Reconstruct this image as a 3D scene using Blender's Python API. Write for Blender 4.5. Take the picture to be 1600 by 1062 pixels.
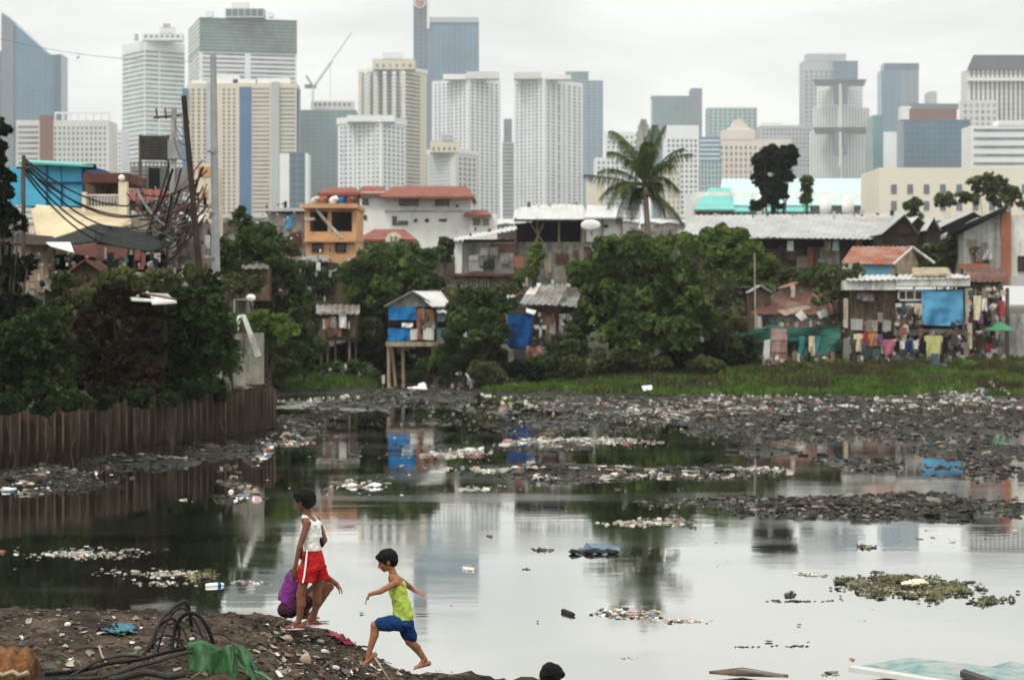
import bpy, math, random
import numpy as np
from mathutils import Vector, noise, Matrix
R = math.radians
S = bpy.context.scene
for o in list(bpy.data.objects): bpy.data.objects.remove(o)
COL = S.collection
# ---------------------------------------------------------------- camera
F, H, YH = 3333.0, 4.0, 475.0          # focal length in photo pixels, eye height (m), horizon row
cam = bpy.data.cameras.new('camera'); camo = bpy.data.objects.new('camera', cam); COL.objects.link(camo)
camo.location = (0, 0, H); camo.rotation_euler = (R(90), 0, 0)
cam.sensor_width = 36; cam.lens = 36*F/1600; cam.shift_y = -(531-YH)/1600
cam.clip_start = .5; cam.clip_end = 20000
cam.dof.use_dof = True; cam.dof.focus_distance = 19.8; cam.dof.aperture_fstop = 3.2
S.camera = camo
# ---------------------------------------------------------------- world: overcast sky
SUN_EL, SUN_AZ = 55, 215               # sun behind thin cloud, behind and left of the camera
W = bpy.data.worlds.new('World'); S.world = W; W.use_nodes = True
nt = W.node_tree; nt.nodes.clear(); N = nt.nodes.new; L = nt.links.new
out = N('ShaderNodeOutputWorld'); bg = N('ShaderNodeBackground'); bg.inputs[1].default_value = .1
sky = N('ShaderNodeTexSky'); sky.sky_type = 'NISHITA'; sky.sun_disc = False
sky.sun_elevation = R(SUN_EL); sky.sun_rotation = R(SUN_AZ); sky.dust_density = 4; sky.air_density = 1.5
tc = N('ShaderNodeTexCoord'); sep = N('ShaderNodeSeparateXYZ'); L(tc.outputs['Generated'], sep.inputs[0])
mp = N('ShaderNodeMapping'); mp.inputs['Scale'].default_value = (3.2, 3.2, 13); L(tc.outputs['Generated'], mp.inputs[0])
nz = N('ShaderNodeTexNoise'); nz.inputs['Scale'].default_value = 1.6; nz.inputs['Detail'].default_value = 4; nz.inputs['Roughness'].default_value = .45
nz.inputs['Distortion'].default_value = .5
L(mp.outputs[0], nz.inputs[0])
cr = N('ShaderNodeValToRGB'); e = cr.color_ramp.elements
e[0].position = .34; e[0].color = (7.9, 8.05, 7.8, 1); e[1].position = .58; e[1].color = (10.9, 10.95, 10.3, 1)
L(nz.outputs[0], cr.inputs[0])
zr = N('ShaderNodeValToRGB'); e = zr.color_ramp.elements      # overcast dome: paler low down, brighter overhead
e[0].position = 0; e[0].color = (1.0, 1.0, 1.0, 1); e[1].position = 1; e[1].color = (1.9, 1.92, 1.95, 1)
x = e.new(.14); x.color = (.97, .98, .985, 1); x = e.new(.35); x.color = (1.25, 1.25, 1.26, 1); L(sep.outputs[2], zr.inputs[0])
mul = N('ShaderNodeMixRGB'); mul.blend_type = 'MULTIPLY'; mul.inputs[0].default_value = 1; L(cr.outputs[0], mul.inputs[1]); L(zr.outputs[0], mul.inputs[2])
mx = N('ShaderNodeMixRGB'); mx.inputs[0].default_value = .94; L(sky.outputs[0], mx.inputs[1]); L(mul.outputs[0], mx.inputs[2])
L(mx.outputs[0], bg.inputs[0]); L(bg.outputs[0], out.inputs[0])
# ---------------------------------------------------------------- sun, exposure
sl = bpy.data.lights.new('sun', 'SUN'); sl.energy = 1.5; sl.angle = R(14); sl.color = (1, .965, .9)
so = bpy.data.objects.new('sun', sl); COL.objects.link(so); so.location = (0, 0, 60)
sd = Vector((math.sin(R(SUN_AZ))*math.cos(R(SUN_EL)), math.cos(R(SUN_AZ))*math.cos(R(SUN_EL)), math.sin(R(SUN_EL))))
so.rotation_euler = (-sd).to_track_quat('-Z', 'Y').to_euler()
vs = S.view_settings; vs.view_transform = 'Standard'; vs.look = 'None'; vs.exposure = .16; vs.gamma = 1
try:
    S.cycles.volume_step_rate = 4; S.cycles.max_bounces = 6; S.cycles.volume_bounces = 0; S.cycles.transparent_max_bounces = 6
except Exception: pass
# ---------------------------------------------------------------- helpers
RN = random.Random(7)
def PX(px, D): return (px-800)/F*D
def PZ(py, D): return H-(py-YH)/F*D
def P(px, py, D): return Vector((PX(px, D), D, PZ(py, D)))
def DW(py, z=0): return F*(H-z)/(py-YH)            # distance of a point at height z seen on row py
MATS = {}
def mat(name, col, rough=.8, var=.25, scale=3.0, bump=.0, metal=0, col2=None, stain=None, stain_amt=.35, spec=.08, stretch=(1,1,1), island=False, sheen=0):
    """procedural weathered material"""
    if name in MATS: return MATS[name]
    m = bpy.data.materials.new(name); m.use_nodes = True; t = m.node_tree; t.nodes.clear(); n = t.nodes.new; l = t.links.new
    o = n('ShaderNodeOutputMaterial'); b = n('ShaderNodeBsdfPrincipled'); l(b.outputs[0], o.inputs[0])
    b.inputs['Roughness'].default_value = rough; b.inputs['Metallic'].default_value = metal; b.inputs['Specular IOR Level'].default_value = spec
    c = n('ShaderNodeTexCoord'); mp = n('ShaderNodeMapping'); mp.inputs['Scale'].default_value = stretch; l(c.outputs['Object'], mp.inputs[0])
    z = n('ShaderNodeTexNoise'); z.inputs['Scale'].default_value = scale; z.inputs['Detail'].default_value = 6; z.inputs['Roughness'].default_value = .6
    l(mp.outputs[0], z.inputs[0])
    r = n('ShaderNodeValToRGB'); e = r.color_ramp.elements
    c1 = [max(0, v*(1-var)) for v in col]; c2 = [v*(1+var) for v in (col2 or col)]
    e[0].position = .32; e[0].color = (*c1, 1); e[1].position = .68; e[1].color = (*c2, 1); l(z.outputs[0], r.inputs[0])
    cur = r.outputs[0]
    if island:
        g = n('ShaderNodeNewGeometry'); mm = n('ShaderNodeMath'); mm.operation = 'MULTIPLY_ADD'; mm.inputs[1].default_value = .9; mm.inputs[2].default_value = .55
        l(g.outputs['Random Per Island'], mm.inputs[0]); x = n('ShaderNodeVectorMath'); x.operation = 'SCALE'; l(cur, x.inputs[0]); l(mm.outputs[0], x.inputs['Scale']); cur = x.outputs[0]
    if stain:
        z2 = n('ShaderNodeTexNoise'); z2.inputs['Scale'].default_value = scale*.45; z2.inputs['Detail'].default_value = 8; z2.inputs['Roughness'].default_value = .72
        mp2 = n('ShaderNodeMapping'); mp2.inputs['Scale'].default_value = (1.6, 1.6, .5); l(c.outputs['Object'], mp2.inputs[0]); l(mp2.outputs[0], z2.inputs[0])
        r2 = n('ShaderNodeValToRGB'); r2.color_ramp.elements[0].position = .62-stain_amt*.4; r2.color_ramp.elements[1].position = .74-stain_amt*.3; l(z2.outputs[0], r2.inputs[0])
        x = n('ShaderNodeMixRGB'); l(r2.outputs[0], x.inputs[0]); l(cur, x.inputs[1]); x.inputs[2].default_value = (*stain, 1); cur = x.outputs[0]
    l(cur, b.inputs['Base Color'])
    if bump:
        bm = n('ShaderNodeBump'); bm.inputs['Strength'].default_value = bump; bm.inputs['Distance'].default_value = .05
        z3 = n('ShaderNodeTexNoise'); z3.inputs['Scale'].default_value = scale*4; z3.inputs['Detail'].default_value = 5; l(c.outputs['Object'], z3.inputs[0])
        l(z3.outputs[0], bm.inputs['Height']); l(bm.outputs[0], b.inputs['Normal'])
    MATS[name] = m; return m
def leafmat(name, c1, c2, c3, trans=.25):
    if name in MATS: return MATS[name]
    m = bpy.data.materials.new(name); m.use_nodes = True; t = m.node_tree; t.nodes.clear(); n = t.nodes.new; l = t.links.new
    o = n('ShaderNodeOutputMaterial'); d = n('ShaderNodeBsdfPrincipled'); d.inputs['Roughness'].default_value = .7; d.inputs['Specular IOR Level'].default_value = .06
    tr = n('ShaderNodeBsdfTranslucent'); mi = n('ShaderNodeMixShader'); mi.inputs[0].default_value = trans
    g = n('ShaderNodeNewGeometry'); r = n('ShaderNodeValToRGB'); e = r.color_ramp.elements
    e[0].position = 0; e[0].color = (*c1, 1); e[1].position = 1; e[1].color = (*c3, 1); x = e.new(.6); x.color = (*c2, 1)
    c = n('ShaderNodeTexCoord'); z = n('ShaderNodeTexNoise'); z.inputs['Scale'].default_value = .9; z.inputs['Detail'].default_value = 3; l(c.outputs['Object'], z.inputs[0])
    a = n('ShaderNodeMath'); a.operation = 'MULTIPLY_ADD'; a.inputs[1].default_value = .45; l(g.outputs['Random Per Island'], a.inputs[0])
    a2 = n('ShaderNodeMath'); a2.operation = 'MULTIPLY_ADD'; a2.inputs[1].default_value = 1.6; a2.inputs[2].default_value = -.52; l(z.outputs[0], a2.inputs[0]); l(a2.outputs[0], a.inputs[2])
    l(a.outputs[0], r.inputs[0]); l(r.outputs[0], d.inputs['Base Color']); l(r.outputs[0], tr.inputs[0])
    l(d.outputs[0], mi.inputs[1]); l(tr.outputs[0], mi.inputs[2]); l(mi.outputs[0], o.inputs[0])
    MATS[name] = m; return m
def palette(name, cols, rough=.7, spec=.12):
    """every loose piece takes one colour of the palette"""
    if name in MATS: return MATS[name]
    m = bpy.data.materials.new(name); m.use_nodes = True; t = m.node_tree; n = t.nodes.new; l = t.links.new
    b = t.nodes['Principled BSDF']; b.inputs['Roughness'].default_value = rough; b.inputs['Specular IOR Level'].default_value = spec
    g = n('ShaderNodeNewGeometry'); r = n('ShaderNodeValToRGB'); r.color_ramp.interpolation = 'CONSTANT'; e = r.color_ramp.elements
    e[0].color = (*cols[0], 1); e[1].position = 1/len(cols); e[1].color = (*cols[1], 1)
    for i, c in enumerate(cols[2:], 2): x = e.new(i/len(cols)); x.color = (*c, 1)
    c = n('ShaderNodeTexCoord'); z = n('ShaderNodeTexNoise'); z.inputs['Scale'].default_value = 9; z.inputs['Detail'].default_value = 5; l(c.outputs['Object'], z.inputs[0])
    q = n('ShaderNodeMath'); q.operation = 'MULTIPLY_ADD'; q.inputs[1].default_value = 1.1; q.inputs[2].default_value = .4; l(z.outputs[0], q.inputs[0])
    x = n('ShaderNodeVectorMath'); x.operation = 'SCALE'; l(r.outputs[0], x.inputs[0]); l(q.outputs[0], x.inputs['Scale'])
    l(g.outputs['Random Per Island'], r.inputs[0]); l(x.outputs[0], b.inputs['Base Color']); MATS[name] = m; return m

class MB:
    def __init__(s): s.v = []; s.f = []; s.m = []; s.cur = 0
    def add(s, vs, fs):
        k = len(s.v); s.v += [tuple(a) for a in vs]; s.f += [tuple(i+k for i in f) for f in fs]; s.m += [s.cur]*len(fs); return s
    def box(s, x0, x1, y0, y1, z0, z1):
        return s.add([(x0,y0,z0),(x1,y0,z0),(x1,y1,z0),(x0,y1,z0),(x0,y0,z1),(x1,y0,z1),(x1,y1,z1),(x0,y1,z1)],
                     [(0,3,2,1),(4,5,6,7),(0,1,5,4),(1,2,6,5),(2,3,7,6),(3,0,4,7)])
    def pb(s, x0, x1, y0, y1, D, dep):      # photo rectangle (x0..x1, y0 top..y1 bottom) standing at distance D, dep metres deep
        return s.box(PX(x0,D), PX(x1,D), D, D+dep, PZ(y1,D), PZ(y0,D))
    def fbox(s, p, u, n, a0, a1, z0, z1, t0, t1):   # box on a face: origin p, along u, outward n
        c = []
        for z in (z0, z1):
            for a, t in ((a0,t1),(a1,t1),(a1,t0),(a0,t0)): q = p+u*a+n*t; c.append((q.x, q.y, z))
        return s.add(c, [(0,3,2,1),(4,5,6,7),(0,1,5,4),(1,2,6,5),(2,3,7,6),(3,0,4,7)])
    def prism(s, poly, y0, y1):             # poly: (x,z) outline, counter-clockwise seen from the camera
        n = len(poly); vs = [(x, y0, z) for x, z in poly]+[(x, y1, z) for x, z in poly]
        return s.add(vs, [tuple(range(n)), tuple(range(2*n-1, n-1, -1))]+[((i+1)%n, i, n+i, n+(i+1)%n) for i in range(n)])
    def vprism(s, poly, z0, z1):
        n = len(poly); vs = [(x, y, z0) for x, y in poly]+[(x, y, z1) for x, y in poly]
        return s.add(vs, [tuple(range(n-1, -1, -1)), tuple(range(n, 2*n))]+[(i, (i+1)%n, n+(i+1)%n, n+i) for i in range(n)])
    def slab(s, a, b, c, d, t):             # thick quad
        a, b, c, d = map(Vector, (a, b, c, d)); nn = (b-a).cross(d-a).normalized()*t
        vs = [a, b, c, d, a-nn, b-nn, c-nn, d-nn]
        return s.add(vs, [(0,1,2,3),(7,6,5,4),(1,0,4,5),(2,1,5,6),(3,2,6,7),(0,3,7,4)])
    def tube(s, pts, r, n=8, r2=None, cap=True):
        pts = [Vector(p) for p in pts]; m = len(pts); rs = [r+(r2-r)*i/(m-1) for i in range(m)] if r2 is not None else ([r]*m if not isinstance(r, (list, tuple)) else list(r))
        k = len(s.v); up = Vector((0, 0, 1))
        for i, p in enumerate(pts):
            d = (pts[min(i+1, m-1)]-pts[max(i-1, 0)]).normalized()
            if i == 0: a = d.cross(up if abs(d.z) < .9 else Vector((1, 0, 0))).normalized()
            else: a = (a-d*a.dot(d)).normalized()
            b = d.cross(a)
            for j in range(n):
                w = 2*math.pi*j/n; s.v.append(tuple(p+(a*math.cos(w)+b*math.sin(w))*rs[i]))
        for i in range(m-1):
            for j in range(n): s.f.append((k+i*n+j, k+i*n+(j+1)%n, k+(i+1)*n+(j+1)%n, k+(i+1)*n+j)); s.m.append(s.cur)
        if cap: s.f += [tuple(k+j for j in range(n-1, -1, -1)), tuple(k+(m-1)*n+j for j in range(n))]; s.m += [s.cur]*2
        return s
    def loft(s, rings, n=16):               # rings: (centre, axis a, axis b)
        k = len(s.v); m = len(rings)
        for c, a, b in rings:
            for j in range(n): w = 2*math.pi*j/n; s.v.append(tuple(c+a*math.cos(w)+b*math.sin(w)))
        for i in range(m-1):
            for j in range(n): s.f.append((k+i*n+j, k+i*n+(j+1)%n, k+(i+1)*n+(j+1)%n, k+(i+1)*n+j)); s.m.append(s.cur)
        s.f += [tuple(k+j for j in range(n-1, -1, -1)), tuple(k+(m-1)*n+j for j in range(n))]; s.m += [s.cur]*2
        return s
    def ell(s, c, a, b, d, n=14, m=9):      # ellipsoid with half-axis vectors a, b, d
        c = Vector(c); k = len(s.v); s.v.append(tuple(c-d))
        for i in range(1, m):
            ph = -math.pi/2+math.pi*i/m
            for j in range(n): w = 2*math.pi*j/n; s.v.append(tuple(c+d*math.sin(ph)+(a*math.cos(w)+b*math.sin(w))*math.cos(ph)))
        s.v.append(tuple(c+d)); e = len(s.v)-1; q = len(s.f)
        for j in range(n): s.f.append((k, k+1+(j+1)%n, k+1+j)); s.f.append((e, e-n+j, e-n+(j+1)%n))
        for i in range(m-2):
            for j in range(n): a0 = k+1+i*n; s.f.append((a0+j, a0+(j+1)%n, a0+n+(j+1)%n, a0+n+j))
        s.m += [s.cur]*(len(s.f)-q); return s
    def caps(s, a, ra, b, rb, n=12):        # tapered capsule
        a, b = Vector(a), Vector(b); d = (b-a).normalized(); pts = []; rs = []
        for w in (-80, -50, -20): pts.append(a+d*ra*math.sin(R(w))); rs.append(ra*math.cos(R(w)))
        for w in (20, 50, 80): pts.append(b+d*rb*math.sin(R(w))); rs.append(rb*math.cos(R(w)))
        return s.tube(pts, rs, n)
    def chunk(s, c, sx, sy, sz, rng, rot=None):   # small crumpled lump
        rot = rng.random()*6.28 if rot is None else rot; ca, sa = math.cos(rot), math.sin(rot); vs = []
        for x, y, z in ((1,0,0),(.3,.9,.1),(-.9,.5,0),(-.7,-.7,.1),(.5,-.8,0),(.55,.1,.75),(-.55,-.1,.7),(0,0,-.8)):
            x += rng.uniform(-.35, .35); y += rng.uniform(-.3, .3); z += rng.uniform(-.3, .2); x *= sx; y *= sy; z *= sz
            vs.append((c[0]+x*ca-y*sa, c[1]+x*sa+y*ca, c[2]+z))
        return s.add(vs, [(0,1,5),(1,2,6,5),(2,3,6),(3,4,5,6),(4,0,5),(1,0,7),(2,1,7),(3,2,7),(4,3,7),(0,4,7)])
def link(o, parent=None):
    COL.objects.link(o)
    if parent is not None: o.parent = parent
    return o
def tag(o, label=None, cat=None, group=None, kind=None):
    if label: o['label'] = label
    if cat: o['category'] = cat
    if group: o['group'] = group
    if kind: o['kind'] = kind
    return o
def build(mb, name, mats, loc=(0,0,0), parent=None, smooth=False, world=True):
    """mesh object from world-space builder, origin at loc"""
    me = bpy.data.meshes.new(name); l = Vector(loc)
    me.from_pydata([(a-l.x, b-l.y, c-l.z) for a, b, c in mb.v] if world else mb.v, [], mb.f)
    for m in (mats if isinstance(mats, (list, tuple)) else [mats]): me.materials.append(m)
    if len(me.materials) > 1: me.polygons.foreach_set('material_index', mb.m)
    if smooth: me.polygons.foreach_set('use_smooth', [True]*len(me.polygons))
    me.update(); o = bpy.data.objects.new(name, me); link(o, parent)
    if parent is None: o.location = l
    return o
class Thing:
    def __init__(s, name, label, cat, loc, group=None):
        s.loc = Vector(loc); s.o = bpy.data.objects.new(name, None); s.o.empty_display_size = .3; link(s.o); s.o.location = s.loc; tag(s.o, label, cat, group)
    def part(s, name, mb, mats, parent=None, label=None, smooth=False, kind=None):
        o = build(mb, name, mats, s.loc, parent or s.o, smooth); tag(o, label, None, None, kind); return o
def single(name, label, cat, mb, mats, group=None, smooth=False, kind=None):
    xs = np.array(mb.v); lo = xs.min(0); hi = xs.max(0)
    o = build(mb, name, mats, ((lo[0]+hi[0])/2, (lo[1]+hi[1])/2, lo[2]), None, smooth); return tag(o, label, cat, group, kind)
def quads(name, V, m, loc, parent=None):
    """fast mesh of separate quads, V: (n,4,3) world coordinates"""
    n = len(V); me = bpy.data.meshes.new(name); me.vertices.add(n*4); me.loops.add(n*4); me.polygons.add(n)
    me.vertices.foreach_set('co', (V-np.array(loc)).reshape(-1).astype(np.float32)); me.loops.foreach_set('vertex_index', np.arange(n*4, dtype=np.int32))
    me.polygons.foreach_set('loop_start', np.arange(0, n*4, 4, dtype=np.int32)); me.polygons.foreach_set('loop_total', np.full(n, 4, dtype=np.int32))
    me.materials.append(m); me.update(calc_edges=True); o = bpy.data.objects.new(name, me); link(o, parent)
    if parent is None: o.location = loc
    return o
def lerp(t, xs, ys): return float(np.interp(t, xs, ys))
# ---------------------------------------------------------------- materials
M = {}
M['white'] = mat('white_paint', (.74,.73,.70), .8, .1, .8, 0, stain=(.35,.33,.29), stain_amt=.1)
M['white_old'] = mat('old_white_paint', (.62,.61,.57), .85, .15, 1.2, .1, stain=(.22,.2,.17), stain_amt=.35)
M['cream'] = mat('cream_paint', (.66,.58,.44), .85, .12, 1, 0, stain=(.3,.26,.2), stain_amt=.2)
M['beige'] = mat('beige_roof_sheet', (.50,.41,.27), .8, .15, .6, 0, stain=(.28,.22,.15), stain_amt=.25)
M['orange'] = mat('orange_plaster', (.54,.31,.16), .85, .15, 1, .1, stain=(.35,.2,.1), stain_amt=.25)
M['redroof'] = mat('red_roof_sheet', (.20,.06,.045), .7, .25, 1, 0, stain=(.22,.1,.07), stain_amt=.35)
M['rustroof'] = mat('rusted_red_roof', (.27,.09,.055), .7, .35, 1.2, .1, stain=(.3,.22,.17), stain_amt=.4)
M['brownroof'] = mat('brown_roof_sheet', (.10,.045,.035), .7, .3, 1, .1, stain=(.2,.13,.1), stain_amt=.25)
M['zinc'] = mat('zinc_roof', (.37,.37,.365), .5, .2, .8, 0, metal=.2, stain=(.28,.24,.2), stain_amt=.3)
M['zincdark'] = mat('weathered_zinc', (.22,.23,.22), .6, .3, 1, 0, metal=.1, stain=(.14,.1,.07), stain_amt=.45)
M['zincwhite'] = mat('pale_zinc_roof', (.48,.48,.47), .5, .12, .8, 0, metal=.1, stain=(.4,.34,.28), stain_amt=.25)
M['concrete'] = mat('grey_concrete', (.21,.2,.185), .9, .25, 1.5, .2, stain=(.09,.085,.075), stain_amt=.45)
M['concrete_pale'] = mat('pale_concrete', (.34,.335,.32), .9, .2, 1.5, .2, stain=(.14,.13,.12), stain_amt=.35)
M['blockwall'] = mat('hollow_block_wall', (.25,.235,.2), .9, .3, 2.5, .3, stain=(.1,.09,.08), stain_amt=.4)
M['wood'] = mat('weathered_wood', (.12,.085,.06), .85, .4, 2, .2, stretch=(4,4,.5), stain=(.04,.03,.025), stain_amt=.4)
M['woodpale'] = mat('pale_wood', (.34,.27,.19), .85, .3, 2, .2, stretch=(4,4,.5), stain=(.13,.1,.08), stain_amt=.35)
M['wooddark'] = mat('dark_wood', (.035,.026,.02), .85, .4, 2, .2)
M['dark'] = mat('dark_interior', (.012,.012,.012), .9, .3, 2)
M['pane'] = mat('dark_window_pane', (.03,.035,.04), .25, .5, .3, spec=.5)
M['rust'] = mat('rusty_steel', (.115,.085,.06), .85, .55, .7, .4, stretch=(3,3,.5), stain=(.02,.015,.012), stain_amt=.45)
M['rustshade'] = mat('recess_shade_rust', (.055,.038,.026), .85, .5, 1.5, .3, stretch=(3,3,.5))  # rust for the pile recesses, with their shade put into the colour
M['rustlight'] = mat('bright_rust', (.17,.075,.03), .8, .4, 8, .4, stain=(.06,.03,.02), stain_amt=.4)
M['brick'] = mat('red_brick', (.31,.12,.07), .85, .2, 2, .2, stain=(.25,.12,.08), stain_amt=.3)
M['turq'] = mat('turquoise_roof_paint', (.14,.42,.38), .5, .1, .3, 0, stain=(.2,.45,.4), stain_amt=.2)
M['turqpale'] = mat('pale_turquoise_sheet', (.43,.60,.57), .5, .08, .3)
M['skyblue'] = mat('sky_blue_sheet', (.09,.42,.62), .6, .15, .8, .1, stain=(.08,.28,.4), stain_amt=.25)
M['tarpblue'] = mat('blue_tarp', (.03,.19,.42), .5, .25, 2, .3, stain=(.02,.09,.22), stain_amt=.4)
M['tarpmid'] = mat('strong_blue_sheet', (.015,.17,.42), .6, .3, 2, .3, stain=(.02,.08,.2), stain_amt=.3)
M['tarplight'] = mat('light_blue_tarp', (.09,.29,.47), .5, .15, 2, .3)
M['tarpdark'] = mat('dark_blue_tarp', (.01,.07,.22), .5, .3, 2, .4)
M['blackplastic'] = mat('black_plastic', (.014,.014,.015), .5, .3, 5)
M['cable'] = mat('black_cable', (.012,.011,.011), .6, .3, 5)
M['pole'] = mat('galvanised_pole', (.27,.28,.28), .55, .15, 3, 0, metal=.2)
M['mesh'] = mat('dark_mesh_panel', (.07,.065,.06), .8, .3, 4)
M['netgreen'] = mat('green_net', (.03,.10,.075), .8, .3, 3, .3)
M['tarpdrk'] = mat('dark_green_grey_tarp', (.022,.027,.023), .8, .4, 1, .4, stain=(.02,.02,.02), stain_amt=.4)
M['bark'] = mat('bark', (.07,.055,.042), .9, .35, 4, .5, stretch=(3,3,.6))
M['barkpale'] = mat('pale_bark', (.16,.14,.115), .9, .3, 4, .5, stretch=(3,3,.6))
M['cloth_w'] = mat('white_cloth', (.75,.75,.74), .9, .06, 6, .3)
LF = {
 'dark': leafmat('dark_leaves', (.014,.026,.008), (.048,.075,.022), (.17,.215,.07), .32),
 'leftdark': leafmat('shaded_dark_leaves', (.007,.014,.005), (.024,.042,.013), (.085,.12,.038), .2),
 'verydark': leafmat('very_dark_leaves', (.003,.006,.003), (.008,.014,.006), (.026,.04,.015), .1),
 'mid': leafmat('mid_leaves', (.018,.034,.010), (.064,.10,.026), (.19,.245,.07), .35),
 'olive': leafmat('olive_leaves', (.028,.038,.014), (.088,.10,.038), (.21,.22,.09), .33),
 'fresh': leafmat('fresh_leaves', (.03,.055,.012), (.09,.14,.03), (.22,.27,.07), .35),
 'brown': leafmat('brownish_leaves', (.009,.008,.005), (.024,.016,.009), (.06,.04,.018), .15),
 'palm': leafmat('palm_leaves', (.03,.046,.015), (.09,.115,.036), (.25,.26,.10), .4),
 'grass': leafmat('grass_blades', (.034,.07,.014), (.085,.15,.028), (.18,.25,.06), .38),
 'grassbrown': leafmat('dry_grass_blades', (.035,.033,.015), (.07,.06,.03), (.13,.11,.06), .3),
}
# ================================================================ GROUND, WATER, MUD
def wallx(Y): return lerp(Y, [20, 44, 50, 56, 61.5, 64.5, 68, 78, 92, 110], [-22, -14.4, -12.3, -9.9, -7.9, -7.35, -8.3, -10, -10.9, -12.2])
def bankY(px): return lerp(px, [380, 430, 570, 610, 690, 740, 800, 900, 1150, 1600], [96, 95, 97, 107, 106, 98, 94, 91.5, 90, 88.5])
MUD = [(850,652,340,34,.30),(1000,750,300,26,.2),(1330,722,300,22,.26),(1250,822,330,12,.2),(620,650,160,16,.12),(1350,652,400,38,1), (1080,648,210,24,.62), (930,634,160,12,.9), (880,660,140,10,.35), (1390,792,260,19,1), (1130,782,90,9,.6), (1000,738,230,9,.8), (860,697,90,7,.6),
       (545,634,95,5,.85), (430,672,78,24,1.1), (640,612,80,12,.8), (700,618,60,10,.8), (60,752,110,26,1), (200,722,120,10,.9), (350,705,90,8,.8),(1240,742,60,3,.5),
       (1560,735,50,20,.7), (1530,705,120,10,.8), (1210,705,90,6,.7)]
def mud(px, py, x, y):
    v = 0
    for cx, cy, rx, ry, a in MUD:
        d = ((px-cx)/rx)**2+((py-cy)/ry)**2
        if d < 2.2: v = max(v, a*(1.15-d))
    if v <= 0: return 0
    n1 = noise.fractal(Vector((x*.35, y*.16, 3)), 1, 2.2, 5)
    return v+n1*.75*min(1, v*2.2)
def groundz(x, y):
    n1 = noise.noise(Vector((x*.07, y*.07, 0)))
    if y > 115 and abs(x) < 4000: return 1.15+.25*n1
    if y < 5: return .9
    Y = max(y, 12); px = 800+x*F/Y; py = YH+F*H/Y
    z = -.6
    b = bankY(px)+1.6*noise.noise(Vector((x*.22, 5, 0)))+.8*noise.noise(Vector((x*.9, 7, 0)))
    if y > b-4:
        t = y-b; z = max(z, min(1.2, .10+.055*t+.12*noise.noise(Vector((x*.4, y*.4, 1)))) if t > 0 else .10+t*.2)
    wx = wallx(y)
    if 20 < y < 112 and x < wx-.12: z = 1.25+.2*noise.noise(Vector((x*.3, y*.3, 2)))
    elif 66 < y < 96 and x < wx+1.2: z = max(z, .9-(x-wx+.12)*.9)
    if y < 100 and -30 < x < 32 and z < .3:
        m_ = mud(px, py, x, y)
        if m_ > .05:
            h = -.22+.40*min(1, m_)+.15*noise.fractal(Vector((x*1.7, y*1.2, 9)), 1, 2, 5)+.05*noise.noise(Vector((x*5, y*4, 2)))
            z = max(z, min(h, .13)+.25*max(0, min(h, .5)-.13))
    return z
def axis(fine0, fine1, step, lo, hi):
    a = list(np.arange(fine0, fine1+1e-6, step)); g = step; v = fine1; up = []
    while v < hi: g *= 1.35; v += g; up.append(min(v, hi))
    g = step; v = fine0; dn = []
    while v > lo: g *= 1.35; v -= g; dn.append(max(v, lo))
    return dn[::-1]+a+up
gx = axis(-28, 29, .16, -4500, 4500); gy = axis(37, 112, .2, -60, 9000)
V = [(x, y, groundz(x, y)) for y in gy for x in gx]; nx = len(gx)
Fc = [(j*nx+i, j*nx+i+1, (j+1)*nx+i+1, (j+1)*nx+i) for j in range(len(gy)-1) for i in range(nx-1)]
me = bpy.data.meshes.new('ground'); me.from_pydata(V, [], Fc); me.polygons.foreach_set('use_smooth', [True]*len(Fc))
m = bpy.data.materials.new('ground_mud'); m.use_nodes = True; t = m.node_tree; n = t.nodes.new; l = t.links.new; b = t.nodes['Principled BSDF']
b.inputs['Specular IOR Level'].default_value = .12
c = n('ShaderNodeTexCoord'); s = n('ShaderNodeSeparateXYZ'); l(c.outputs['Object'], s.inputs[0])
z = n('ShaderNodeTexNoise'); z.inputs['Scale'].default_value = 1.1; z.inputs['Detail'].default_value = 9; z.inputs['Roughness'].default_value = .7; l(c.outputs['Object'], z.inputs[0])
r = n('ShaderNodeValToRGB'); e = r.color_ramp.elements; e[0].position = .35; e[0].color = (.010,.009,.0075,1); e[1].position = .74; e[1].color = (.06,.052,.041,1); l(z.outputs[0], r.inputs[0])
z2 = n('ShaderNodeTexNoise'); z2.inputs['Scale'].default_value = .35; z2.inputs['Detail'].default_value = 8; l(c.outputs['Object'], z2.inputs[0])
r2 = n('ShaderNodeValToRGB'); e = r2.color_ramp.elements; e[0].position = .4; e[0].color = (.018,.03,.009,1); e[1].position = .65; e[1].color = (.055,.045,.03,1); l(z2.outputs[0], r2.inputs[0])
mr = n('ShaderNodeMapRange'); mr.inputs[1].default_value = .3; mr.inputs[2].default_value = .55; l(s.outputs[2], mr.inputs[0])
mi = n('ShaderNodeMixRGB'); l(mr.outputs[0], mi.inputs[0]); l(r.outputs[0], mi.inputs[1]); l(r2.outputs[0], mi.inputs[2]); l(mi.outputs[0], b.inputs['Base Color'])
wr = n('ShaderNodeMapRange'); wr.inputs[1].default_value = .0; wr.inputs[2].default_value = .15; wr.inputs[3].default_value = .25; wr.inputs[4].default_value = .8; l(s.outputs[2], wr.inputs[0]); l(wr.outputs[0], b.inputs['Roughness'])
bu = n('ShaderNodeBump'); bu.inputs['Strength'].default_value = .9; bu.inputs['Distance'].default_value = .12
z3 = n('ShaderNodeTexNoise'); z3.inputs['Scale'].default_value = 5; z3.inputs['Detail'].default_value = 6; z3.inputs['Roughness'].default_value = .7; l(c.outputs['Object'], z3.inputs[0]); l(z3.outputs[0], bu.inputs['Height']); l(bu.outputs[0], b.inputs['Normal'])
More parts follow.
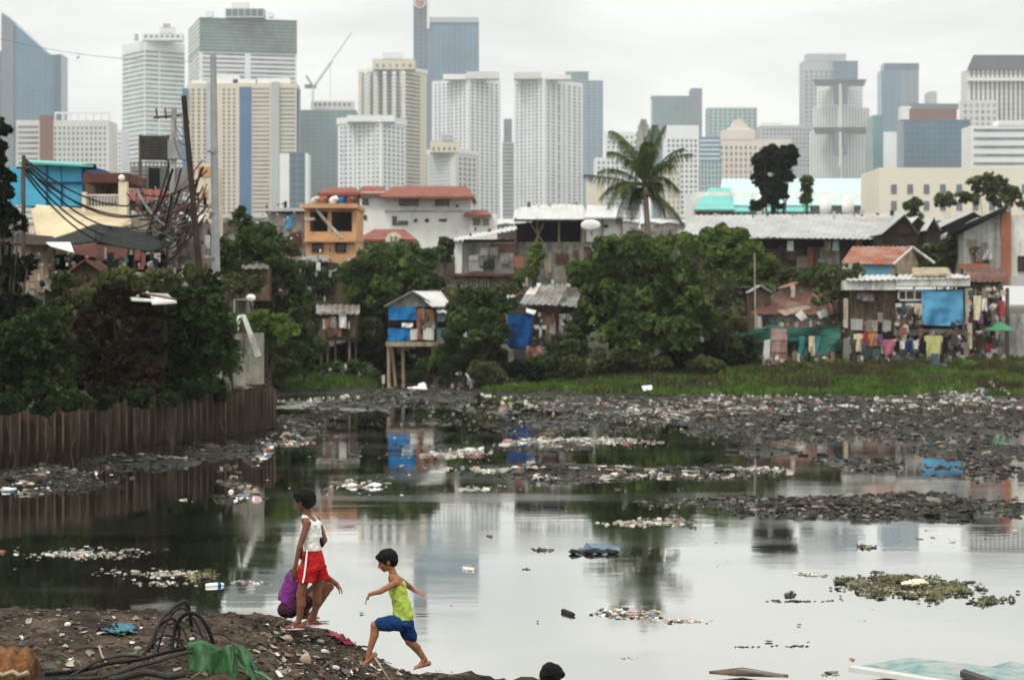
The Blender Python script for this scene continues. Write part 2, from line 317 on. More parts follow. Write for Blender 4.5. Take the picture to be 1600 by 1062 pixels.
me.materials.append(m); g_ = link(bpy.data.objects.new('ground', me)); tag(g_, kind='structure')
# water
wm = bpy.data.materials.new('canal_water'); wm.use_nodes = True; t = wm.node_tree; n = t.nodes.new; l = t.links.new; b = t.nodes['Principled BSDF']
b.inputs['Base Color'].default_value = (.81,.81,.775,1); b.inputs['Metallic'].default_value = 1; b.inputs['Roughness'].default_value = .045
df = n('ShaderNodeBsdfDiffuse'); df.inputs[0].default_value = (.035,.036,.024,1); ms = n('ShaderNodeMixShader')
lw = n('ShaderNodeFresnel'); lw.inputs[0].default_value = 1.5
fr = n('ShaderNodeMapRange'); fr.inputs[1].default_value = .15; fr.inputs[2].default_value = .62; fr.inputs[3].default_value = .6; fr.inputs[4].default_value = 1.0; l(lw.outputs[0], fr.inputs[0])
o = t.nodes['Material Output']; l(fr.outputs[0], ms.inputs[0]); l(df.outputs[0], ms.inputs[1]); l(b.outputs[0], ms.inputs[2]); l(ms.outputs[0], o.inputs[0])
c = n('ShaderNodeTexCoord'); bu = n('ShaderNodeBump'); bu.inputs['Distance'].default_value = .02; bu.inputs['Strength'].default_value = .05
mp = n('ShaderNodeMapping'); mp.inputs['Scale'].default_value = (.55, 1.5, 1); l(c.outputs['Object'], mp.inputs[0])
z = n('ShaderNodeTexNoise'); z.inputs['Scale'].default_value = 1.5; z.inputs['Detail'].default_value = 3; z.inputs['Roughness'].default_value = .5; l(mp.outputs[0], z.inputs[0]); l(z.outputs[0], bu.inputs['Height'])
l(bu.outputs[0], b.inputs['Normal'])
mp2 = n('ShaderNodeMapping'); mp2.inputs['Scale'].default_value = (.10, .35, 1); l(c.outputs['Object'], mp2.inputs[0]); z2 = n('ShaderNodeTexNoise'); z2.inputs['Scale'].default_value = 1; z2.inputs['Detail'].default_value = 5; z2.inputs['Distortion'].default_value = .8; l(mp2.outputs[0], z2.inputs[0])
r2 = n('ShaderNodeMapRange'); r2.inputs[1].default_value = .45; r2.inputs[2].default_value = .62; r2.inputs[3].default_value = .03; r2.inputs[4].default_value = .085; l(z2.outputs[0], r2.inputs[0]); l(r2.outputs[0], b.inputs['Roughness'])   # oily film
w = MB().add([(-60,-20,0),(60,-20,0),(60,112,0),(-60,112,0)], [(0,1,2,3)]); wo = build(w, 'water', wm); tag(wo, kind='structure')

# foreground dirt bank
SIL = ([-400, 0, 200, 400, 440, 480, 520, 560, 600, 640, 680, 730, 765, 800, 850, 1000, 1300], [948, 951, 953, 956, 966, 984, 994, 1012, 1036, 1050, 1050, 1052, 1062, 1072, 1076, 1110, 1300])
def bankz(x, y):
    px = 800+x*F/20.3; top = 4-(lerp(px, *SIL)-YH)/F*20.3
    lip = 20.5+.25*noise.noise(Vector((x*.8, 0, 0)))
    n_ = .06*noise.fractal(Vector((x*1.1, y*1.1, 4)), 1, 2, 5)+.03*noise.fractal(Vector((x*6, y*6, 4)), 1, 2, 3)
    if y < lip: z = top-.02-max(0, 19.4-y)*.06+n_*(1 if y < lip-.5 else .5)
    else: z = top-(y-lip)*1.3-(y-lip)**2*.8+n_*.7
    if px < 60: z -= .0
    return max(z, -.7)
bx_ = list(np.arange(-7.5, 3.4, .045)); by_ = list(np.arange(14.5, 22.3, .045))
V = [(x, y, bankz(x, y)) for y in by_ for x in bx_]; nx = len(bx_)
Fc = [(j*nx+i, j*nx+i+1, (j+1)*nx+i+1, (j+1)*nx+i) for j in range(len(by_)-1) for i in range(nx-1)]
me = bpy.data.meshes.new('dirt_bank'); me.from_pydata(V, [], Fc); me.polygons.foreach_set('use_smooth', [True]*len(Fc))
dm = mat('dirt', (.048,.035,.024), .92, .55, 2.2, 1.0, col2=(.075,.056,.04), stain=(.016,.013,.01), stain_amt=.5)
me.materials.append(dm); o = link(bpy.data.objects.new('dirt_bank', me)); tag(o, kind='structure')

# ================================================================ SHEET-PILE WALL
def sheet_wall():
    t = Thing('retaining_wall', 'rusty corrugated sheet pile wall along the left bank above the water', 'wall', (-10.5, 55, 0))
    path = [(-15.6, 40), (-14.4, 44), (-12.3, 50), (-9.9, 56), (-7.9, 61.5), (-7.35, 64.5), (-8.3, 68), (-9.6, 74)]
    pts = []; dist = 0
    for (x0, y0), (x1, y1) in zip(path, path[1:]):
        Ls = math.hypot(x1-x0, y1-y0); k = int(Ls/.09)
        for i in range(k): pts.append((x0+(x1-x0)*i/k, y0+(y1-y0)*i/k, (y1-y0)/Ls, -(x1-x0)/Ls))
    rng = random.Random(3); V = []; Fs = []; prof = [0, .0, .24, .24]; 
    tv = 0; mb = MB(); st_ = []; n = len(pts)
    for i, (x, y, nx_, ny_) in enumerate(pts):
        o_ = prof[i % 4]; x += nx_*o_; y += ny_*o_; tv = rng.uniform(-.10, .07) if i % 4 == 0 else tv; top = 1.5+.05*math.sin(i*.13)+tv
        V += [(x, y, -.6), (x, y, .25), (x, y, top)]; st_.append(i % 4 in (1, 2))
        if i: k = 3*(i-1); Fs += [(k, k+3, k+4, k+1), (k+1, k+4, k+5, k+2)]
    mb.add(V, Fs); mb.m = [1 if (((k//2)+1) % 4) in (1, 2, 0) and ((k//2)+1) % 4 != 3 and ((k//2)+1) % 4 == 1 or ((k//2)+1) % 4 == 2 else 0 for k in range(len(Fs))]; o = t.part('sheet_pile', mb, [M['rust'], M['rustshade']])  # recessed faces take the rust with shade painted in, outer pans the plain rust
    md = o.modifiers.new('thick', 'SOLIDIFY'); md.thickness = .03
    cap = MB(); prev = None
    for (x0, y0), (x1, y1) in zip(path[3:], path[4:]): cap.tube([(x0+.2, y0-.02, .28), (x1+.2, y1-.02, .28)], .045, 6)
    t.part('waler', cap, M['rust'])
    cb = MB()
    for i in range(0, n-12, 12):
        x, y, a, b_ = pts[i]; x2, y2 = pts[i+12][:2]
        if rng.random() < .5: h = rng.uniform(1.38, 1.62); cb.vprism([(x-a*.35, y-b_*.35), (x2-a*.35, y2-b_*.35), (x2-a*.6, y2-b_*.6), (x-a*.6, y-b_*.6)], 1.2, h)
    t.part('coping', cb, M['concrete'])
sheet_wall()
m = M['rust']; t = m.node_tree; n = t.nodes.new; l = t.links.new; b = next(q for q in t.nodes if q.type == 'BSDF_PRINCIPLED'); src = b.inputs['Base Color'].links[0].from_socket   # black tide line
c = n('ShaderNodeTexCoord'); s = n('ShaderNodeSeparateXYZ'); l(c.outputs['Object'], s.inputs[0]); z = n('ShaderNodeTexNoise'); z.inputs['Scale'].default_value = 1.4; z.inputs['Detail'].default_value = 5; l(c.outputs['Object'], z.inputs[0])
a = n('ShaderNodeMath'); a.operation = 'MULTIPLY_ADD'; a.inputs[1].default_value = -1.1; l(z.outputs[0], a.inputs[0]); l(s.outputs[2], a.inputs[2]); r = n('ShaderNodeMapRange'); r.inputs[1].default_value = -.25; r.inputs[2].default_value = .35; r.inputs[3].default_value = 1; r.inputs[4].default_value = 0; l(a.outputs[0], r.inputs[0])
x = n('ShaderNodeMixRGB'); l(r.outputs[0], x.inputs[0]); l(src, x.inputs[1]); x.inputs[2].default_value = (.014,.012,.010,1); l(x.outputs[0], b.inputs['Base Color'])

# ================================================================ GRASS AND LITTER
def grass(name, label, spots, n, h, m, seed, w=.05):
    rg = np.random.default_rng(seed); pts = []
    tries = 0
    while len(pts) < n and tries < n*12:
        tries += 1; x0, x1, y0, y1 = spots[rg.integers(len(spots))]
        px = rg.uniform(x0, x1); D = rg.uniform(y0, y1); x = PX(px, D)
        if noise.noise(Vector((x*.35, D*.3, 11+seed)))+.5*noise.noise(Vector((x*1.3, D*.9, seed))) < -.07+rg.uniform(-.15, .15): continue
        z_ = groundz(x, D)
        if z_ > .1: pts.append((x, D, z_-.03))
    p = np.array(pts); k = len(p); a = rg.uniform(0, 2*np.pi, k); hh = h*rg.uniform(.5, 1.3, k); ln = rg.normal(0, .35, (k, 2))*hh[:, None]
    dx = np.stack([np.cos(a), np.sin(a), np.zeros(k)], 1)*w; tip = p+np.stack([ln[:, 0], ln[:, 1], hh], 1)
    V = np.stack([p-dx, p+dx, tip+dx*.25, tip-dx*.25], 1); o = quads(name, V, m, (0, 100, 0)); tag(o, label, 'grass', kind='stuff')
grass('grass', 'green grass strip on the far bank in front of the shacks', [(900,1600,90,110),(740,1000,93,104),(1000,1600,90,104),(1150,1600,92,112)], 40000, .24, LF['grass'], 1)
grass('dry_grass', 'tall dry brownish grass among the rubble by the shacks', [(1150,1450,99,110),(1300,1420,98,104),(850,1100,97,106),(1500,1600,98,106),(900,1600,92,100)], 13000, .34, LF['grassbrown'], 2)
grass('grass', 'bright green grass patch on the bank right of the sheet pile wall', [(405,600,95,112),(600,720,104,112)], 13000, .26, LF['grass'], 3)

PAL = palette('litter_palette', [(.46,.44,.38),(.08,.075,.065),(.30,.28,.22),(.60,.59,.54),(.18,.16,.12),(.30,.27,.22),(.12,.11,.095),(.42,.38,.30),(.18,.165,.135),(.34,.31,.25),(.05,.05,.05),(.30,.13,.1),(.58,.56,.5),(.2,.24,.26)])
PALD = palette('dark_litter_palette', [(.018,.016,.013),(.034,.029,.024),(.052,.046,.038),(.025,.021,.017),(.012,.011,.009),(.085,.076,.06),(.045,.04,.034),(.19,.17,.14),(.05,.045,.04)])
PALC = palette('mixed_litter_palette', [(.62,.60,.56),(.42,.3,.31),(.04,.04,.04),(.10,.09,.08),(.68,.66,.63),(.14,.12,.1),(.2,.17,.13),(.06,.055,.05),(.38,.34,.26),(.25,.23,.2),(.70,.68,.64),(.11,.19,.26),(.3,.27,.22),(.5,.4,.2),(.03,.03,.03),(.33,.12,.1)])
def scatter(name, label, cl, m, seed, cat='litter', flat=.45, nk=1.3, sk=.62):
    rng = random.Random(seed); mb = MB()
    for cx, cy, rx, ry, n, sz in cl:
        n = int(n*nk*1.7)
        for _ in range(n):
            while True:
                u, v = rng.gauss(0, .5), rng.gauss(0, .5)
                if abs(u) < 1.2 and abs(v) < 1.2: break
            px, py = cx+u*rx, cy+v*ry; D = DW(py); x = PX(px, D)
            if noise.noise(Vector((x*.9, D*.45, 3.3+seed)))+rng.uniform(-.25, .25) < -.02: continue
            z_ = max(groundz(x, D), 0)
            if z_ > .03: D = DW(py, z_); x = PX(px, D); z_ = max(groundz(x, D), 0)
            s_ = min(sz*sk*rng.lognormvariate(-.42, .55), sz*sk*1.6); el = 1.9 if rng.random() < .2 else 1
            mb.chunk((x, D, z_+.2*s_*flat), s_*el, s_*rng.uniform(.5, 1)/el, s_*flat*rng.uniform(.5, 1.5), rng)
    xs = np.array(mb.v); o = build(mb, name, m, tuple(xs.mean(0))); tag(o, label, cat, kind='stuff'); return o
scatter('litter', 'pale litter strewn over the mud flats in the canal', [
 (960,629,120,8,260,.13),(1090,640,110,12,420,.13),(1040,652,110,8,200,.12),(900,690,120,7,330,.12),(960,735,230,5,700,.13),(1050,733,150,4,300,.11),(840,690,60,4,160,.12),
 (1200,600,120,12,90,.16),(1140,578,60,7,150,.16),(1380,585,120,9,70,.14),(1520,580,60,8,260,.18),(1250,665,180,8,130,.11),(700,707,60,7,200,.13),(1450,600,180,10,50,.12),
 (1000,812,60,6,170,.075),(740,762,45,4,80,.08),(555,758,50,7,100,.09),(960,632,100,16,120,.1),(880,612,300,9,60,.13),(650,605,60,6,30,.16)], PAL, 5)
scatter('mud_clods', 'dark wet clods and rubble covering the mud flats', [
 (1400,655,330,34,3000,.13),(1150,655,280,30,1500,.12),(1350,792,260,16,1400,.10),(1130,785,130,9,350,.09),(980,740,230,9,700,.1),(900,660,180,18,700,.11),(650,632,160,9,300,.12),(630,615,70,10,500,.15),
 (430,668,80,22,1100,.12),(880,700,110,9,350,.1),(1540,725,80,25,500,.11),(500,650,60,8,130,.1),(620,700,220,40,60,.08)], PALD, 6, 'rubble', .55, 1.9, .5)
scatter('litter', 'mixed pale and coloured litter heaped at the foot of the sheet pile wall', [(425,678,55,9,260,.14),(60,762,70,10,80,.13),(100,742,90,12,55,.10),(430,694,60,3,70,.09)], PALC, 8)
scatter('mud_clods', 'nearly black wet rubble below the sheet pile wall', [(70,755,110,16,600,.10),(150,738,90,6,120,.09)], palette('black_rubble_palette', [(.012,.011,.01),(.02,.018,.016),(.035,.03,.027),(.008,.008,.008),(.06,.055,.048),(.015,.014,.012),(.025,.022,.02)]), 16, 'rubble', .5, 1.8, .5)
def auto_clods():
    rg = random.Random(41); mb = MB(); k = 0
    while k < 15000:
        py = rg.uniform(612, 830); px = rg.uniform(-10, 1610); D = DW(py, .06); x = PX(px, D); z_ = groundz(x, D)
        if z_ < -.02 or z_ > .3: 
            k += .12; continue
        s = .055*rg.lognormvariate(-.2, .55)*(D/60)**.5; mb.chunk((x, D, z_+.1*s), s*rg.choice((1,1,1.8)), s*.7, s*rg.uniform(.3,.8), rg); k += 1
    xs = np.array(mb.v); o = build(mb, 'mud_clods', PALD, tuple(xs.mean(0))); tag(o, 'fine dark clods crusting every exposed mud bar in the canal', 'rubble', kind='stuff')
auto_clods()
PALF = palette('floating_scum_palette', [(.30,.28,.22),(.40,.37,.3),(.12,.115,.1),(.22,.2,.16),(.5,.47,.4),(.07,.07,.06)])
scatter('scum', 'thin specks of scum and litter drifting on the open water', [(600,670,200,25,110,.05),(700,720,260,25,130,.05),(600,760,250,25,70,.045),(1350,840,260,15,60,.05),
 (900,660,200,15,120,.07),(150,865,110,10,160,.05),(160,895,130,9,50,.05),(1100,880,400,50,24,.03),(1200,990,350,50,22,.022),(700,900,60,60,14,.025)], PALF, 9, 'scum', .3)
scatter('scum', 'pale grey silt and scum skin near the far left shore', [(520,632,90,6,900,.11),(450,636,40,4,300,.1),(780,640,120,8,300,.1)], palette('silt_palette', [(.28,.27,.25),(.2,.19,.17),(.36,.35,.32),(.15,.14,.13)]), 19, 'scum', .15)
scatter('rubble', 'pale rubble and rubbish showing through the grass of the far bank', [(1340,592,260,14,260,.13),(1520,582,80,8,200,.15),(1180,588,120,12,160,.12),(900,600,160,6,90,.1),(500,602,90,6,50,.1)], PAL, 29, 'rubble', 1.1, 1.6, .6)
# ================================================================ SKYLINE
def fm(name, col, var=.08, **k): return mat(name, col, k.pop('rough', .8), var, .03, 0, **k)
TW = {'white': fm('tower_white', (.76,.77,.77)), 'cream': fm('tower_cream', (.64,.57,.45)), 'beige': fm('tower_beige', (.62,.61,.57)), 'grey': fm('tower_grey', (.42,.44,.46)),
      'greydark': fm('tower_dark_grey', (.17,.20,.23)), 'creampale': fm('tower_pale_cream', (.72,.67,.56)), 'brown': fm('tower_brown', (.20,.10,.08)), 'blue': fm('tower_blue_panel', (.04,.135,.27), .15, rough=.35),
      'glassblue': fm('glass_blue', (.06,.17,.26), .25, rough=.22, spec=.7), 'glassteal': fm('glass_teal', (.10,.21,.23), .3, rough=.22, spec=.7), 'glassgreen': fm('glass_green', (.05,.105,.095), .35, rough=.3, spec=.6),
      'glassdark': fm('glass_dark', (.03,.09,.15), .35, rough=.2, spec=.7), 'pane': mat('tower_pane', (.13,.155,.165), .35, .75, .11, 0, spec=.5), 'panedark': mat('tower_pane_dark', (.085,.085,.085), .4, .8, .11, 0, spec=.3),
      'panegreen': mat('tower_pane_green', (.19,.25,.24), .35, .6, .11, 0, spec=.5), 'mansard': fm('slate_mansard', (.06,.06,.08), .2), 'pink': fm('tower_pink', (.68,.60,.53)), 'slab': fm('tower_slab', (.76,.76,.74)), 'mull': fm('mullion', (.22,.27,.29))}
def faces(b, D):
    x0, xc, x1 = b['x']
    def hit(C, u, px): k = (px-800)/F; return (k*C.y-C.x)/(u.x-k*u.y)
    if xc is None:
        dep = b.get('dep', 25); sh = dep if dep < 0 else 0; D += sh; dep = abs(dep); C = Vector((PX(x0, D), D, 0)); u = Vector((1, 0, 0)); Ln = hit(C, u, x1)
        return [(C, u, Vector((0,-1,0)), Ln, 'f')], [(C.x, C.y), (C.x+Ln, C.y), (C.x+Ln, C.y+dep), (C.x, C.y+dep)]
    a = R(b.get('a', 40)); C = Vector((PX(xc, D), D, 0)); ul = Vector((-math.cos(a), math.sin(a), 0)); ur = Vector((math.sin(a), math.cos(a), 0))
    Ll = hit(C, ul, x0); Lr = hit(C, ur, x1)
    A = C+ul*Ll; B = C+ur*Lr; E = A+ur*Lr
    return [(A, -ul, -ur, Ll, 'l'), (C, ur, -ul, Lr, 'r')], [(C.x, C.y), (B.x, B.y), (E.x, E.y), (A.x, A.y)]
def tower(label, D, blocks, name='tower', cat='building', group=None):
    b0 = blocks[0]; base = Vector((PX((b0['x'][0]+b0['x'][2])/2, D), D, 1)); t = Thing(name, label, cat, base, group)
    D0 = D
    for bi, b in enumerate(blocks):
        D = D0-.4*bi
        zt, zb = PZ(b['y'][0], D), (PZ(b['y'][1], D) if b['y'][1] else 1.0); fs, foot = faces(b, D); w = MB()
        w.vprism(foot, zb, zt)
        if b.get('cap'): ov = b['cap'];cx = sum(p[0] for p in foot)/4; cy = sum(p[1] for p in foot)/4; g = MB(); g.vprism([(cx+(x-cx)*(1+ov), cy+(y-cy)*(1+ov)) for x, y in foot], zt-.4, zt+b.get('caph', 3)); t.part('cornice', g, TW[b.get('capm', 'slab')])
        t.part(b.get('n', 'wall'), w, TW[b['m']])
        mpp = D/F
        specs = b.get('w', [])
        if specs and not isinstance(specs[0], (tuple, list)): specs = [specs]
        wins = []
        for si, sp in enumerate(specs):
            for fi, (p, u, n, Ln, which) in enumerate(fs):
                s = sp
                face = s[-1] if isinstance(s[-1], str) and s[-1] in 'lrf' else None
                if face and face != which: continue
                kind = s[0]
                wm_ = TW[s[1]]
                a0, a1 = (s[5] if len(s) > 5 and isinstance(s[5], tuple) else (.03, .97))
                top = zt-b.get('mt', 2.0); row = s[3]*mpp; rows = int((top-max(zb, 1.5))/row)
                if kind == 'grid':
                    cols, frac = s[2], s[4]
                    cw = Ln*(a1-a0)/cols
                    for r_ in range(rows):
                        z1 = top-r_*row-row*.15
                        for c_ in range(cols):
                            x = Ln*a0+cw*(c_+.5-frac/2); wins.append((p, u, n, x, x+cw*frac, z1-row*.55, z1, wm_))
                elif kind == 'band':
                    for r_ in range(min(rows, 70)):
                        z1 = top-r_*row; g = MB(); g.fbox(p, u, n, Ln*a0, Ln*a1, z1-row*s[4], z1, -.05, .12)
                        t.part('window_band', g, wm_)
                elif kind == 'slabs':       # projecting balcony slabs
                    for r_ in range(min(rows, 70)):
                        z1 = top-r_*row; g = MB(); g.fbox(p, u, n, Ln*a0, Ln*a1, z1-row*s[4], z1, -.05, 1.3); t.part('balcony', g, wm_)
                elif kind == 'strip':       # vertical strips
                    for c_ in range(s[2]):
                        cw = Ln*(a1-a0)/s[2]; x = Ln*a0+cw*(c_+.5-s[4]/2); g = MB(); g.fbox(p, u, n, x, x+cw*s[4], zb+.5, zt-.5, -.05, .22); t.part(s[6] if len(s) > 6 and len(s[6]) > 1 else 'vertical_strip', g, wm_)
                elif kind == 'mull':
                    g = MB(); cols = s[2]
                    for c_ in range(cols+1): x = Ln*(c_/cols)*.99+Ln*.003; g.fbox(p, u, n, x, x+mpp*.8, zb, zt, -.02, .25)
                    for r_ in range(rows+1): z1 = top-r_*row; g.fbox(p, u, n, 0, Ln, z1-mpp*s[4], z1, -.02, .22)
                    t.part('mullions', g, wm_)
        for k, (p, u, n, x0, x1, z0, z1, wm_) in enumerate(wins[:100]):
            g = MB(); g.fbox(p, u, n, x0, x1, z0, z1, -.05, .1); t.part('window', g, wm_)
        rest = {}
        for q in wins[100:]: rest.setdefault(q[7].name, []).append(q)
        for q in rest.values():
            g = MB()
            for (p, u, n, x0, x1, z0, z1, wm_) in q: g.fbox(p, u, n, x0, x1, z0, z1, -.05, .1)
            t.part('window', g, q[0][7], kind='stuff')
        if b.get('z'): pass
    return t
B = 340
# left group
t = tower('blue glass tower with a steeply slanted pointed top at the left edge', 1700, [dict(x=(22,None,84), y=(86,B), m='glassblue', w=('mull','mull',7,7.5,.35), mt=0)])
g = MB(); D = 1700; g.prism([(PX(px,D), PZ(py,D)) for px,py in [(3,B),(22,B),(22,36),(3,20)]], D-2, D+24); t.part('side_fin', g, TW['greydark'])
g = MB(); g.prism([(PX(px,D), PZ(py,D)) for px,py in [(22,86.2),(84,86.2),(76,84),(70,80),(62,72),(22,36)]], D, D+24); t.part('slanted_top', g, TW['glassblue'])
g = MB(); g.prism([(PX(px,D), PZ(py,D)) for px,py in [(84,B),(96,B),(96,85),(84,86)]], D-1, D+24); t.part('side_fin', g, TW['glassdark'])
g = MB(); g.prism([(PX(px,D), PZ(py,D)) for px,py in [(-20,B),(3,B),(3,78),(-20,70)]], D+40, D+60); single('tower', 'dark blue tower cut by the left edge behind the slanted one', 'building', g, TW['glassdark'])
t = tower('wide pale apartment block with a brown vertical stripe and open roof frame', 1150, [dict(x=(25,None,170), y=(188,B), m='beige', w=[('grid','pane',12,8.3,.5,(.40,.98)),('band','pane',1,8.3,.45,(.02,.24))], mt=3),
   dict(x=(62,None,83), y=(180,B), m='brown', n='brown_stripe', dep=8)])
t.o.children[0]
g = MB(); D = 1150
for px in range(85, 172, 12): g.pb(px, px+2, 176, 188, D, 1)
g.pb(85, 172, 175, 178, D+.1, 1); t.part('roof_frame', g, TW['slab'])
for px in (52, 73, 110): pass
tower('small pale block between the wide block and the white tower', 1300, [dict(x=(171,None,190), y=(202,B), m='white', w=('grid','pane',4,7,.5))])
t = tower('white banded tower with a stepped crown left of the green topped tower', 1500, [
   dict(x=(191,226,289), y=(63,B), m='white', a=55, w=[('band','panegreen',1,7.2,.5,(.02,.98),'l'),('band','panegreen',1,7.2,.48,(.02,.34),'r'),('band','panegreen',1,7.2,.48,(.38,.98),'r')], mt=7),
   dict(x=(222,None,284), y=(52,63), m='white', dep=12, n='crown', w=('grid','pane',7,7,.5), mt=1), dict(x=(250,None,272), y=(42,52), m='slab', dep=8, n='roof_block'), dict(x=(255,None,265), y=(37,42), m='grey', dep=5, n='roof_tank'), dict(x=(210,None,215), y=(53,63), m='grey', dep=4, n='roof_tank')])
t = tower('tallest tower with a green glass upper part above white window bands', 1600, [
   dict(x=(294,312,464), y=(80,B), m='white', a=75, w=[('band','pane',1,7,.45,(.03,.97),'l'),('band','pane',1,7,.5,(.03,.46),'r'),('band','pane',1,7,.5,(.52,.98),'r')], mt=1),
   dict(x=(294,312,464), y=(27,80), m='glassgreen', a=75, n='glass_upper', w=[('grid','panegreen',34,5.2,.6,(.01,.99),'r'),('band','slab',1,7,.4,(.0,1.),'l')], mt=2),
   dict(x=(352,None,412), y=(13,27), m='glassgreen', dep=15, n='roof_block', w=('mull','slab',6,13,1.2), mt=0), dict(x=(362,None,388), y=(4,13), m='slab', dep=8, n='roof_tank'),
   dict(x=(322,None,332), y=(17,27), m='white', dep=6, n='roof_turret'), dict(x=(419,None,427), y=(20,27), m='white', dep=6, n='roof_turret')])
D = 1250
t = tower('wide cream tower striped with a blue glass column and beige fins', D, [
   dict(x=(292,None,463), y=(130,B), m='cream', dep=22, w=[('grid','panedark',3,6.6,.45,(.03,.19)),('grid','panedark',3,6.6,.45,(.315,.455)),('band','pane',1,6.6,.38,(.60,.755)),('band','pane',1,6.6,.38,(.85,.99))], mt=3),
   dict(x=(374,None,393), y=(136,B), m='blue', n='blue_column')])
for a, b_, n_, m_ in ((285,293,'blue_column','blue'),(323,333,'fin','grey'),(424,436,'fin','grey'),):
    g = MB(); g.pb(a, b_, 138 if n_ != 'fin' else 128, B, D-2, 6); t.part(n_, g, TW[m_])
for x0, x1, y0, y1 in ((300,330,126,130),(338,372,118,130),(364,402,124,132),(400,452,122,130)):
    g = MB(); g.pb(x0, x1, y0, y1+.5, D+3, 8); t.part('roof_block', g, TW['slab'])
g = MB(); g.pb(463, 467, 138, B, D+2, 10); t.part('side_wall', g, TW['glassdark'])
t = tower('narrow dark blue tower with white edges beside the cream tower', 1050, [dict(x=(452,None,477), y=(238,B), m='glassdark', w=('mull','mull',2,10,.8), mt=0), dict(x=(437,None,452), y=(240,B), m='slab', n='side_wall', dep=15), dict(x=(477,None,481), y=(240,B), m='slab', n='side_wall', dep=15)])
t = tower('grey green glass block under construction topped by plant and a crane', 1700, [dict(x=(466,None,556), y=(172,B), m='glassteal', w=('mull','mull',9,6.5,.8), mt=0), dict(x=(486,None,552), y=(158,172), m='beige', n='roof_plant', dep=15, w=('grid','panedark',8,8,.5), mt=1)])
c = Thing('tower_crane', 'thin luffing tower crane raised above the grey green block', 'crane', (PX(489,1690), 1690, PZ(172,1690)))
g = MB(); D = 1690; g.tube([P(489,172,D), P(489,132,D)], .8, 4); c.part('mast', g, TW['slab'])
g = MB(); g.tube([P(489,136,D), P(549,52,D)], .45, 4); g.tube([P(489,140,D), P(520,96,D)], .4, 4); c.part('jib', g, TW['grey'])
g = MB(); g.tube([P(478,118,D), P(491,138,D)], .7, 4); g.pb(476, 494, 132, 138, D, 2); c.part('counterweight', g, TW['greydark'])
g = MB(); g.tube([P(516,98,D), P(516,155,D)], .18, 4); c.part('hoist_rope', g, TW['grey'])
# centre
t = tower('blue glass tower with a taller slim mast block bearing a round red emblem', 2100, [
   dict(x=(646,None,748), y=(28,B), m='glassblue', w=('mull','mull',12,6,.4), mt=7, dep=30, cap=.0, caph=.5, capm='mull'), dict(x=(646,None,668), y=(-25,B), m='glassdark', n='slim_block', w=('mull','mull',3,7,.4), mt=0, dep=45)])
t.o.children[2]
g = MB(); D = 2099; g.pb(668, 748, 27, 35, D-1, 3); t.part('parapet', g, TW['grey'])
g = MB(); g.pb(667, 671, -25, 45, D-3, 5); t.part('corner_rib', g, TW['slab'])
def disc(cx, cy, r, D, th, k=20): return [(PX(cx+r*math.cos(2*math.pi*i/k), D), PZ(cy-r*math.sin(2*math.pi*i/k), D)) for i in range(k)][::-1]
em = mat('emblem_white', (.7,.68,.66)); er = mat('emblem_red', (.45,.06,.05))
D = 2094; g = MB(); g.prism([(x, z) for x, z in disc(656, 4, 9, D, 1)][::-1], D, D+2); e_ = t.part('emblem', g, em)
g = MB(); k = 18
for i in range(k):
    a, b_ = 2*math.pi*i/k, 2*math.pi*(i+1)/k; q = lambda an, r: (PX(656+r*math.cos(an), D), D-.6, PZ(4-r*math.sin(an), D))
    g.add([q(a,4.2), q(b_,4.2), q(b_,6.8), q(a,6.8)], [(0,3,2,1)])
g.pb(653, 659, 2, 6, D-.8, .5); t.part('emblem_ring', g, er, e_)
t = tower('cream white tower with stacked balconies and a broad stepped crown', 1450, [
   dict(x=(560,630,667), y=(108,B), m='cream', a=30, cap=.03, caph=2, w=[('strip','greydark',5,1,.3,(.03,.97),'l'),('grid','panedark',5,6.2,.55,(.03,.97),'l'),('band','panedark',1,6.2,.5,(.05,.7),'r')], mt=3),
   dict(x=(582,None,648), y=(92,108), m='cream', n='crown', dep=14, w=('grid','pane',6,9,.4), mt=3), dict(x=(598,None,630), y=(82,92), m='white', n='roof_block', dep=8)])
for px in range(568, 630, 15):
    g = MB(); 
    D = 1440+ (630-px)*.25
    g.pb(px+1, px+5, 112, 322, D+1.2, 1.2)
    for r_ in range(34): g.pb(px, px+6, 113+r_*6.2, 116+r_*6.2, D, 1.3)
    t.part('balcony_stack', g, TW['white'])
tower('broad white block with an overhanging roof slab below the cream tower', 1150, [
   dict(x=(528,596,634), y=(190,B), m='white', a=28, cap=.04, caph=3, w=[('strip','beige',4,1,.14,(.03,.97),'l'),('grid','panegreen',9,7.2,.5,(.03,.97),'l'),('grid','pane',5,7.2,.45,(.05,.95),'r')], mt=1.5), dict(x=(542,None,616), y=(180,190), m='white', n='roof_block', dep=16)])
tower('short cream block with a rounded grey bay in front of the white towers', 1100, [
   dict(x=(668,712,746), y=(238,B), m='beige', a=35, cap=.03, caph=2, w=[('band','grey',1,6,.6,(.05,.8),'l'),('grid','panedark',4,8,.45,(.1,.95),'r')], mt=2), dict(x=(672,None,716), y=(220,238), m='cream', n='crown', dep=14, w=('grid','panedark',5,8,.4), mt=3), dict(x=(690,None,708), y=(210,220), m='grey', n='roof_block', dep=8)])
tower('tall white tower with dense small windows left of the sky gap', 1600, [
   dict(x=(675,732,782), y=(122,B), m='white', a=42, w=[('strip','grey',3,1,.05,(.05,.95),'l'),('grid','pane',8,5.8,.4,(.05,.95),'l'),('grid','pane',6,5.8,.45,(.05,.95),'r')], mt=2), dict(x=(728,None,780), y=(112,123), m='beige', n='crown', dep=14), dict(x=(692,None,728), y=(116,124), m='slab', n='roof_block', dep=12)])
